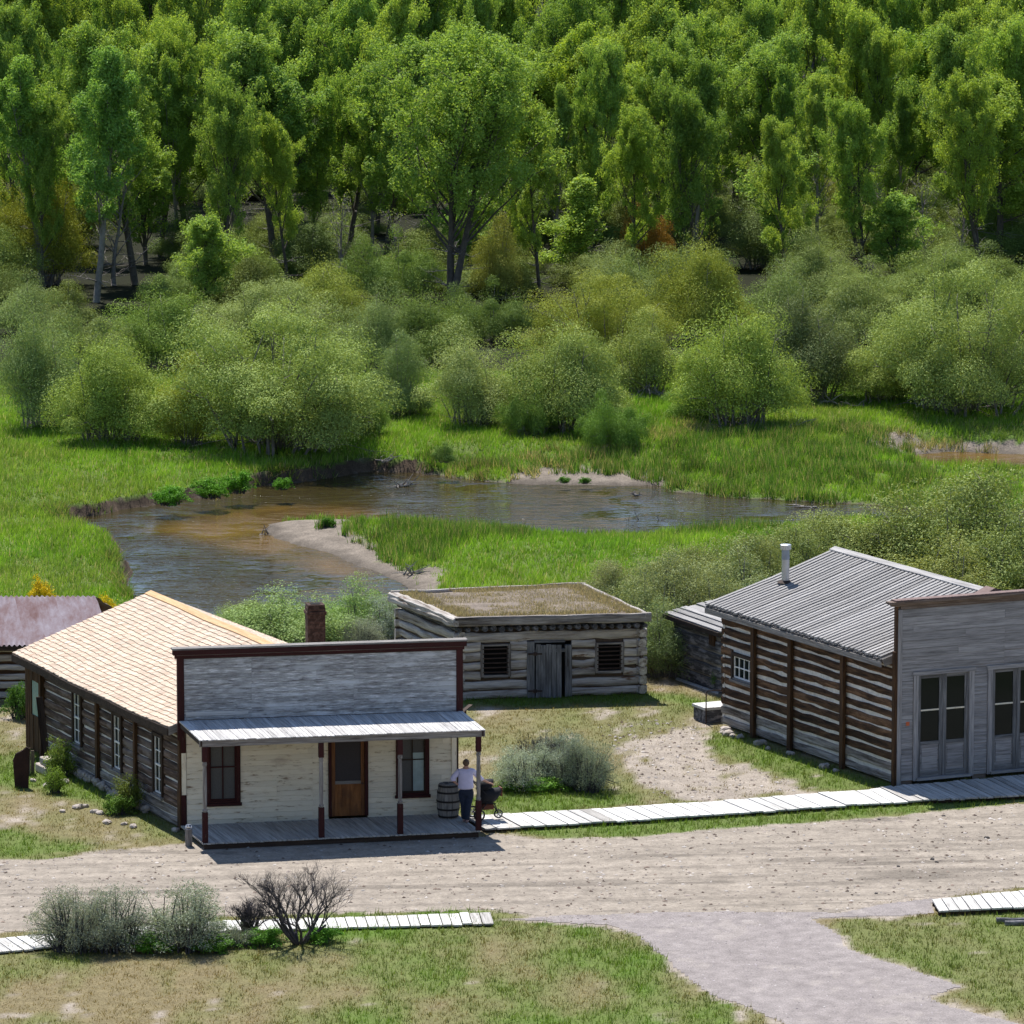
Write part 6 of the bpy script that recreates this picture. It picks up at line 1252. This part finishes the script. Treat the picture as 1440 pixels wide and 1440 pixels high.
# ---------------------------------------------------------------- brush on the near bank
OC = ((.18, .21, .08), (.30, .31, .13))
proto_bush('o1', "willow_bush", 211, 4.6, 3.4, 46000, .045, stems=80, base_col=OC, deadlow=4, holes=.2, low=.02)
proto_bush('o2', "willow_bush", 212, 5.4, 3.2, 52000, .045, stems=90, base_col=OC, deadlow=4, holes=.2, low=.02)
NB = [
 ('o2', 1345, 835, 250, 668, (.85,.98,.70), "big olive willow at the right edge behind the ribbed plank roof"),
 ('o1', 1260, 830, 190, 706, (.90,1.0,.72), "olive willow above the ridge of the ribbed plank roof"),
 ('o2', 1185, 822, 180, 722, (.90,1.0,.75), "olive willow beside the stovepipe, on the creek side"),
 ('o1', 1425, 870, 180, 720, (.82,.95,.68), "olive willow at the right edge, nearest the tin capping"),
 ('o1', 1330, 880, 170, 760, (.95,.98,.65), "yellowish willow close behind the plank roof ridge"),
 ('o2', 1110, 850, 150, 745, (.88,1.0,.8), "olive willow left of the stovepipe"),
 ('o1', 1030, 880, 150, 768, (.95,1.05,1.1), "grey-green willow in front of the stovepipe's hedge"),
 ('o2', 955, 905, 150, 785, (1.0,1.05,1.1), "grey-green willow over the blackened shed roof"),
 ('o1', 905, 935, 120, 800, (1.0,1.08,1.1), "grey-green willow against the sod roof's right corner"),
 ('o1', 935, 950, 100, 850, (.75,.95,.95), "dark green willow between the sod-roofed cabin and the blackened shed"),
 ('o2', 870, 870, 110, 790, (1.05,1.05,1.15), "pale grey willow rising behind the sod roof"),
 ('o1', 1000, 905, 110, 800, (.95,1.0,.9), "leafy willow behind the blackened shed"),
 ('o2', 1060, 862, 130, 752, (.95,1.0,.85), "olive-green willow between the stovepipe and the shed's hedge"),
 ('o1', 930, 880, 110, 775, (.9,1.0,.95), "grey-green willow topping the hedge behind the cabin's right corner"),
 ('o2', 980, 850, 110, 772, (1.0,1.05,.95), "pale willow at the meadow side of the hedge"),
 ('o1', 1140, 800, 110, 728, (.95,.97,.75), "olive willow farthest toward the creek behind the stovepipe"),
 ('o1', 400, 912, 170, 832, (.95,1.25,1.0), "fresh green bush behind the new shingle roof, left of the chimney"),
 ('o1', 510, 905, 120, 815, (.9,1.25,.95), "fresh green bush between the chimney and the sod-roofed cabin"),
 ('o2', 345, 905, 100, 845, (1.0,1.2,1.1), "low pale green bush at the water behind the shingle roof"),
 ('o1', 460, 905, 90, 850, (.8,1.2,.7), "vivid green bush beside the chimney"),
]
NB = [(k, cx, by_, w_, ty, tuple(c * 1.22 for c in tint), lab) for k, cx, by_, w_, ty, tint, lab in NB]
for k, cx, by_, w_, ty, tint, lab in NB: bush_px(k, cx, by_, w_, ty, tint, lab)

# ---------------------------------------------------------------- sagebrush, garden shrubs
SC = ((.24, .28, .21), (.40, .44, .34))
kw = dict(base_col=SC, leafmat='sage', stem_mat='sagewood', asp=.22, upb=0.0, deadlow=3, nrmw=.25)
proto_bush('s1', "sagebrush", 221, 3.0, 1.9, 26000, .036, stems=110, clump=.22, holes=.30, low=.08, **kw)
proto_bush('s2', "sagebrush", 222, 2.4, 1.8, 20000, .036, stems=90, clump=.22, holes=.36, low=.08, **kw)
proto_bush('s3', "sagebrush", 223, 2.6, 1.7, 13000, .036, stems=100, clump=.22, holes=.45, low=.08, **kw)
SG = [('s1', 105, 1336, 110, 1250, (1, 1, 1), "leftmost grey sagebrush beside the near plank walk"), ('s2', 160, 1336, 95, 1248, (.92, .95, .95), "sagebrush touching the leftmost one, in front of the white planks"), ('s2', 262, 1334, 115, 1240, (1.0, 1.04, 1.0), "middle sagebrush before the near plank walk, greenest of the row"),
 ('s1', 738, 1108, 95, 1050, (1.35, 1.4, 1.4), "pale silvery sagebrush nearest the porch in the yard"), ('s2', 795, 1105, 80, 1028, (.95, 1.0, 1.05), "tallest dark grey sagebrush in the middle of the yard clump"), ('s1', 828, 1112, 75, 1042, (.9, .95, .9), "dark sagebrush at the path side of the yard clump"),
 ('s3', 770, 1092, 70, 1028, (.8, .8, .85), "half-bare grey sagebrush at the back of the yard clump"), ('s2', 545, 905, 70, 840, (1.2, 1.25, 1.3), "blue-grey sagebrush against the side of the sod-roofed cabin"), ('s1', 505, 912, 60, 868, (1.2, 1.2, 1.2), "low grey sagebrush between the chimney and the cabin corner"),
 ('s3', 335, 1330, 50, 1298, (.85, .88, .85), "low half-bare sagebrush between the middle bush and the dead one")]
for k, cx, by_, w_, ty, tint, lab in SG: bush_px(k, cx, by_, w_, ty, tint, lab, cat="sagebrush")
GC = ((.13, .22, .03), (.24, .32, .05))
proto_bush('g1', "green_shrub", 231, 1.1, 1.3, 5200, .034, stems=46, base_col=GC, deadlow=0, holes=.25, low=.02, dome=.7, stem_mat='sagewood')
proto_bush('g2', "green_shrub", 232, 1.4, .8, 6000, .034, stems=50, base_col=GC, deadlow=0, holes=.15, low=.0, stem_mat='sagewood')
for k, cx, by_, w_, ty, tint, lab in [('g1', 85, 1092, 42, 1038, (1, 1, 1), "bright leafy shrub below the rear window of the log wall"), ('g1', 78, 1115, 30, 1078, (1, 1.1, .8), "small round bright shrub in the grass in front of the leafy one"), ('g1', 180, 1141, 38, 1088, (.85, .75, .8), "reddish-green shrub by the wall post of the log house"),
   ('g2', 165, 1145, 44, 1118, (.7, .9, .8), "low green shrub spreading at the foot of the reddish one"), ('g2', 30, 1010, 50, 962, (.45, .7, .6), "dark green bush under the tin-roofed shed wall"), ('g2', 765, 1112, 60, 1092, (.8, 1.2, .7), "bright weeds at the foot of the yard sagebrush"),
   ('g2', 715, 1112, 34, 1096, (.7, 1.1, .7), "vivid weed clump at the porch side of the yard sagebrush"), ('g2', 215, 1337, 70, 1312, (.55, 1.0, .5), "rank green weeds between the two left sagebrushes"), ('g2', 300, 1336, 66, 1314, (.55, .95, .5), "dark green weeds right of the middle sagebrush"),
   ('g2', 372, 1329, 60, 1305, (.55, 1.0, .5), "dark green weeds below the dead bush's left limbs"), ('g2', 452, 1325, 50, 1303, (.6, 1.1, .5), "bright weeds at the right foot of the dead bush"), ('g1', 1013, 972, 22, 935, (.45, .7, .8), "small dark shrub at the corner between the blackened shed and the log store"),
   ('g2', 240, 709, 50, 684, (.6, 1.15, .4), "thick grass hummock under the cut bank of the creek"), ('g2', 297, 699, 50, 672, (.65, 1.15, .4), "second grass hummock along the cut bank"), ('g2', 335, 692, 44, 662, (.6, 1.1, .4), "grass hummock topping the cut bank where it turns"), ('g2', 398, 688, 26, 672, (.6, 1.1, .4), "small grass hummock at the waterline of the dark bank"), ('g2', 460, 741, 26, 727, (.5, .9, .4), "lone grass tuft on the mud bar"),
   ('g2', 793, 679, 18, 670, (.5, .9, .4), "left tuft on the far gravel bar"), ('g2', 822, 680, 18, 671, (.5, .9, .4), "right tuft on the far gravel bar")]:
    bush_px(k, cx, by_, w_, ty, tint, lab, cat="shrub")
# yellow-flowered shrub behind the tin-roofed shed
proto_bush('f1', "flowering_shrub", 241, 1.3, 1.3, 5000, .04, stems=40, base_col=((.62, .44, .01), (.75, .58, .02)), deadlow=0, holes=.3, low=.0, stem_mat='sagewood')
bush_px('f1', 150, 895, 34, 836, (1, 1, 1), "yellow-flowered shrub showing between the tin roof and the shingle roof", cat="shrub")
place('f1', Gt(60, 862), .8, 1.0, 1.0, (1, 1, 1), "yellow-flowered shrub peeping over the tin roof ridge", "shrub")
# the dead bush: branches only
def dead_bush(P, W_, H_, seed, label, dens=1.0, mat='sagewood'):
    r = random.Random(seed); mb = MB()
    def rec(p, d, L, rad, lv):
        pts = [p]; 
        for k in range(3): d = nz(d + np.array([r.uniform(-.22, .22), r.uniform(-.22, .22), r.uniform(-.12, .20)])); pts.append(pts[-1] + d * L / 3)
        mb.tube(pts, [rad, rad * .85, rad * .72, rad * .55], 5 if lv < 2 else 3)
        if lv >= 6: return
        for i in range(3 if lv in (1, 2, 3) else r.choice((2, 3))):
            dd = nz(d + np.array([r.uniform(-.75, .75), r.uniform(-.75, .75), r.uniform(-.3, .45)])); rec(pts[r.choice((2, 3))], dd, L * r.uniform(.55, .8), rad * .55, lv + 1)
    for i in range(11):
        a = 2 * math.pi * i / 11 + r.uniform(-.3, .3); e_ = r.uniform(.35, 1.0); rec(P + np.array([math.cos(a) * .1, math.sin(a) * .1, 0]), nz(np.array([math.cos(a) * e_ * W_ / H_ * .9, math.sin(a) * e_, .9])), H_ * .40, .05, 0)
    root = thing("dead_bush", P, label, "dead bush"); mb.build("branches", M[mat], root); return root
dead_bush(G(420, 1328), 2.5, 1.95, 5, "leafless dark grey bush at the right end of the near row")
dead_bush(G(350, 1318), .5, .95, 8, "thin bare grey shrub standing behind the low half-bare sagebrush")
dead_bush(G(765, 1085), 1.3, 1.1, 9, "bare dark twigs sticking up behind the yard sagebrush")

# ================================================================ the visitor and the stroller
def skin_body(name, pts, edges, mat, parent, base, sub=2, root=0, rfac=1.0, sc=(1, 1)):
    bm = bmesh.new(); lay = bm.verts.layers.skin.verify(); vs = []
    for (p_, r_) in pts:
        v_ = bm.verts.new((p_[0] / sc[0], p_[1] / sc[1], p_[2])); r_ = r_ if isinstance(r_, tuple) else (r_, r_); v_[lay].radius = (r_[0] * rfac, r_[1] * rfac); vs.append(v_)
    vs[root][lay].use_root = True
    for a_, b_ in edges: bm.edges.new((vs[a_], vs[b_]))
    me = bpy.data.meshes.new(name); bm.to_mesh(me); bm.free(); me.materials.append(mat); o = bpy.data.objects.new(name, me); COL.objects.link(o)
    sk = o.modifiers.new("skin", 'SKIN'); sk.use_smooth_shade = True; sb = o.modifiers.new("smooth", 'SUBSURF'); sb.levels = sub; sb.render_levels = sub
    o.scale = (sc[0], sc[1], 1)
    if parent is not None: o.parent = parent
    return o
PQ = G(655.5, 1156.5, FZ)
per = thing("person", PQ, "person seen from behind in pale lilac top and dark jeans, hand on hip", "person"); 
# joints in metres: x to the right of the picture, y away from the camera, z up
J = dict(pel=(0, 0, .93), ab=(-.01, .0, 1.08), ch=(-.01, .02, 1.27), nb=(0, .03, 1.42), nk=(0, .04, 1.50), hd=(.0, .05, 1.575), ht=(.0, .04, 1.665),
    sl=(-.175, .02, 1.385), el=(-.385, -.05, 1.17), wl=(-.215, -.03, 1.03), hl=(-.175, .02, 1.0), sr=(.175, .03, 1.385), er=(.39, .14, 1.15), wr=(.57, .28, 1.03), hr=(.64, .33, .99),
    pl=(-.10, 0, .86), kl=(-.06, .03, .50), al=(-.05, .06, .10), tl=(-.06, .16, .045), pr=(.11, 0, .86), kr=(.05, -.03, .50), ar=(.02, -.06, .09), tr=(.04, .06, .035))
body = [(J['pel'], .10), (J['ab'], .095), (J['ch'], .10), (J['nb'], .07), (J['nk'], .052), (J['hd'], (.072, .085)), (J['ht'], (.062, .075)),
    (J['sl'], .065), (J['el'], .042), (J['wl'], .028), (J['sr'], .065), (J['er'], .042), (J['wr'], .028), (J['pl'], .10), (J['kl'], .065), (J['al'], .042), (J['tl'], (.035, .03)), (J['pr'], .10), (J['kr'], .065), (J['ar'], .042), (J['tr'], (.035, .03)), (J['hl'], (.032, .016)), (J['hr'], (.034, .018))]
edges = [(0, 1), (1, 2), (2, 3), (3, 4), (4, 5), (5, 6), (3, 7), (7, 8), (8, 9), (3, 10), (10, 11), (11, 12), (0, 13), (13, 14), (14, 15), (15, 16), (0, 17), (17, 18), (18, 19), (19, 20), (9, 21), (12, 22)]
def fing(base_i, hand, dirs):
    for (off, d, L) in dirs:
        k = len(body); h = np.array(hand, float); d = nz(np.array(d, float)); p1 = h + np.array(off); body.append((p1, .011)); body.append((p1 + d * L * .55, .009)); body.append((p1 + nz(d + np.array([0, 0, -.6])) * L, .0075)); edges.extend([(base_i, k), (k, k + 1), (k + 1, k + 2)])
fing(22, J['hr'], [((.03, .02, .0), (.8, .5, -.3), .085), ((.035, .005, -.004), (.85, .4, -.35), .09), ((.033, -.012, -.006), (.85, .3, -.4), .085), ((.026, -.028, -.008), (.85, .2, -.4), .07), ((-.005, .03, .0), (.4, .9, -.1), .06)])
fing(21, J['hl'], [((.02, .02, .0), (.5, .8, -.2), .08), ((.022, .012, -.014), (.5, .8, -.3), .08), ((.02, .004, -.026), (.45, .8, -.4), .075), ((.014, -.004, -.036), (.4, .8, -.5), .06), ((.0, -.02, .01), (.7, -.2, .3), .055)])
skin_body("body", body, edges, M['skin'], per, PQ)
shirt = [((-.01, 0, .87), .168), ((-.01, 0, 1.0), .165), ((-.01, .0, 1.12), .155), ((-.01, .02, 1.27), .160), ((0, .03, 1.39), .115), ((0, .035, 1.455), .065), (J['sl'], .072), ((-.30, -.02, 1.265), .067), ((-.375, -.045, 1.175), .058), ((-.31, -.04, 1.11), .05), (J['sr'], .072), ((.30, .09, 1.255), .066), ((.385, .135, 1.155), .056), ((.455, .19, 1.11), .047)]
skin_body("shirt", shirt, [(0, 1), (1, 2), (2, 3), (3, 4), (4, 5), (4, 6), (6, 7), (7, 8), (8, 9), (4, 10), (10, 11), (11, 12), (12, 13)], M['shirt'], per, PQ, sc=(1.38, .95))
jeans = [((0, 0, .98), .135), ((0, -.015, .87), .155), ((-.09, 0, .76), .105), (J['kl'], .078), ((-.055, .05, .22), .07), ((-.05, .06, .075), .066), ((.10, 0, .76), .105), (J['kr'], .078), ((.03, -.045, .22), .07), ((.02, -.055, .07), .066)]
skin_body("jeans", jeans, [(0, 1), (1, 2), (2, 3), (3, 4), (4, 5), (1, 6), (6, 7), (7, 8), (8, 9)], M['jeans'], per, PQ, sc=(1.30, 1.0))
bm = bmesh.new(); bmesh.ops.create_icosphere(bm, subdivisions=3, radius=1.0)
for v_ in bm.verts:
    k_ = 1 + .02 * math.sin(v_.co.x * 30) ; v_.co = Vector((v_.co.x * .088 * k_, .025 + v_.co.y * .098 * k_, 1.612 + v_.co.z * .098 * k_))
bmesh.ops.delete(bm, geom=[f for f in bm.faces if f.calc_center_median().y > .07 and f.calc_center_median().z < 1.64], context='FACES')
me = bpy.data.meshes.new("hair"); bm.to_mesh(me); bm.free(); me.materials.append(M['hair']); me.polygons.foreach_set("use_smooth", [True] * len(me.polygons)); o = bpy.data.objects.new("hair", me); COL.objects.link(o); o.parent = per
for nm_, a_, t_ in (("shoe", J['al'], J['tl']), ("shoe", J['ar'], J['tr'])):
    skin_body(nm_, [((a_[0], a_[1] - .04, .045), .043), ((a_[0], a_[1] + .02, .045), .045), ((t_[0], t_[1], .036), (.043, .033)), ((t_[0], t_[1] + .06, .032), (.038, .028))], [(0, 1), (1, 2), (2, 3)], M['shoe'], per, PQ, 1)
mb = MB()
for s_ in (-1, 1): mb.lathe(np.array([.0, .05, 0]) + PQ + [s_ * .073, .02, 1.60], [(.0, 0), (.022, .005), (.02, .014), (.006, .018)], 8, ax=(s_, -.2, 0))
mb.lathe(PQ + [.0, .125, 1.585], [(.018, -.01), (.013, .02), (.0, .035)], 8, ax=(0, 1, -.2)); mb.build("ears_and_nose", M['skin'], per, smooth=True)
# stroller
SQ = G(684, 1152, FZ); SQ[1] += .35; SQ[2] = .14; stl = thing("stroller", SQ, "black three-wheeled stroller with a folded hood and orange trim, held by the person", "stroller")
sfr = Fr(SQ, nz(np.array([.96, .28, 0])), nz(np.array([-.28, .96, 0])))
def wheel(c, r_, w_, nm="wheel"):
    mb = MB(); ax = sfr.v; mb.lathe(c - ax * w_ / 2, [(r_ * .80, 0), (r_, w_ * .15), (r_, w_ * .85), (r_ * .80, w_)], 22, ax=ax, cap=False); w = mb.build(nm, M['rubber'], stl)
    m2 = MB(); m2.lathe(c - ax * w_ * .3, [(r_ * .82, 0), (r_ * .80, w_ * .3), (r_ * .82, w_ * .6), (r_ * .72, w_ * .6), (r_ * .72, 0)], 22, ax=ax, cap=False)
    for k in range(6): a_ = k * math.pi / 3; d_ = sfr.u * math.cos(a_) + Wz * math.sin(a_); m2.tube([c, c + d_ * r_ * .76], .009, 4)
    m2.lathe(c - ax * w_ * .6, [(.02, 0), (.02, w_ * 1.2)], 8, ax=ax); m2.build("rim", M['galv'], w)
wheel(sfr.P(-.30, .24, .155), .15, .045); wheel(sfr.P(-.26, -.26, .155), .15, .045); wheel(sfr.P(.30, -.04, .12), .115, .045)
mb = MB(); T = lambda pts, rr_=.014: mb.tube([sfr.P(*p_) for p_ in pts], rr_, 6)
T([(-.30, .24, .16), (-.26, -.26, .16)]); 
for s_ in (-.22, .22): T([(.28, s_ * .2, .17), (.18, s_ * .7, .38), (-.25, s_, .88), (-.33, s_, .98)]); T([(-.28, s_, .16), (-.05, s_, .45), (.18, s_ * .9, .42)])
T([(-.33, -.22, .98), (-.36, 0, 1.0), (-.33, .22, .98)], .02); T([(.28, -.044, .17), (.30, -.04, .12)], .02); mb.build("frame", M['blackcloth'], stl)
mb = MB(); r = random.Random(1); rings = [(-.22, .50, .15, .30), (-.20, .62, .20, .34), (-.05, .60, .22, .36), (.12, .58, .22, .34), (.26, .62, .20, .28), (.34, .68, .16, .20)]; V = []; k = 12
for (a, c, hb, hc) in rings:
    for j in range(k): t = 2 * math.pi * j / k; V.append(sfr.P(a + .05 * math.sin(t), math.cos(t) * hb, c + math.sin(t) * hc * .62))
F = [(i * k + j, i * k + (j + 1) % k, (i + 1) * k + (j + 1) % k, (i + 1) * k + j) for i in range(len(rings) - 1) for j in range(k)] + [tuple(range(k)), tuple((len(rings) - 1) * k + j for j in range(k))]
mb.add(V, F, 0); mb.build("seat", M['blackcloth'], stl, smooth=True)
mb = MB(); V = []; k = 12
for i in range(6):
    an = -.1 + i * .42; 
    for j in range(k + 1): t = math.pi * j / k; rr_ = .30; V.append(sfr.P(.02 - math.cos(an) * rr_ * math.sin(t) * (1 if i else 1) + .03 * (i % 2), math.cos(t) * .225, .80 + math.sin(an) * rr_ * math.sin(t) * .75 + .012 * (i % 2)))
F = [(i * (k + 1) + j, i * (k + 1) + j + 1, (i + 1) * (k + 1) + j + 1, (i + 1) * (k + 1) + j) for i in range(5) for j in range(k)]; mb.add(V, F, 0); hd = mb.build("hood", M['blackcloth'], stl, smooth=True); sm = hd.modifiers.new("solid", 'SOLIDIFY'); sm.thickness = .012
mb = MB(); mb.box(sfr, .345, .385, -.13, .13, .58, .80); mb.build("footmuff_trim", M['orangecloth'], stl)
mb = MB(); mb.box(sfr, -.15, .16, -.17, .17, .26, .40); mb.build("basket", M['orangecloth'], stl, bevel=.03)

per.scale = (1.06,) * 3; stl.scale = (1.12,) * 3
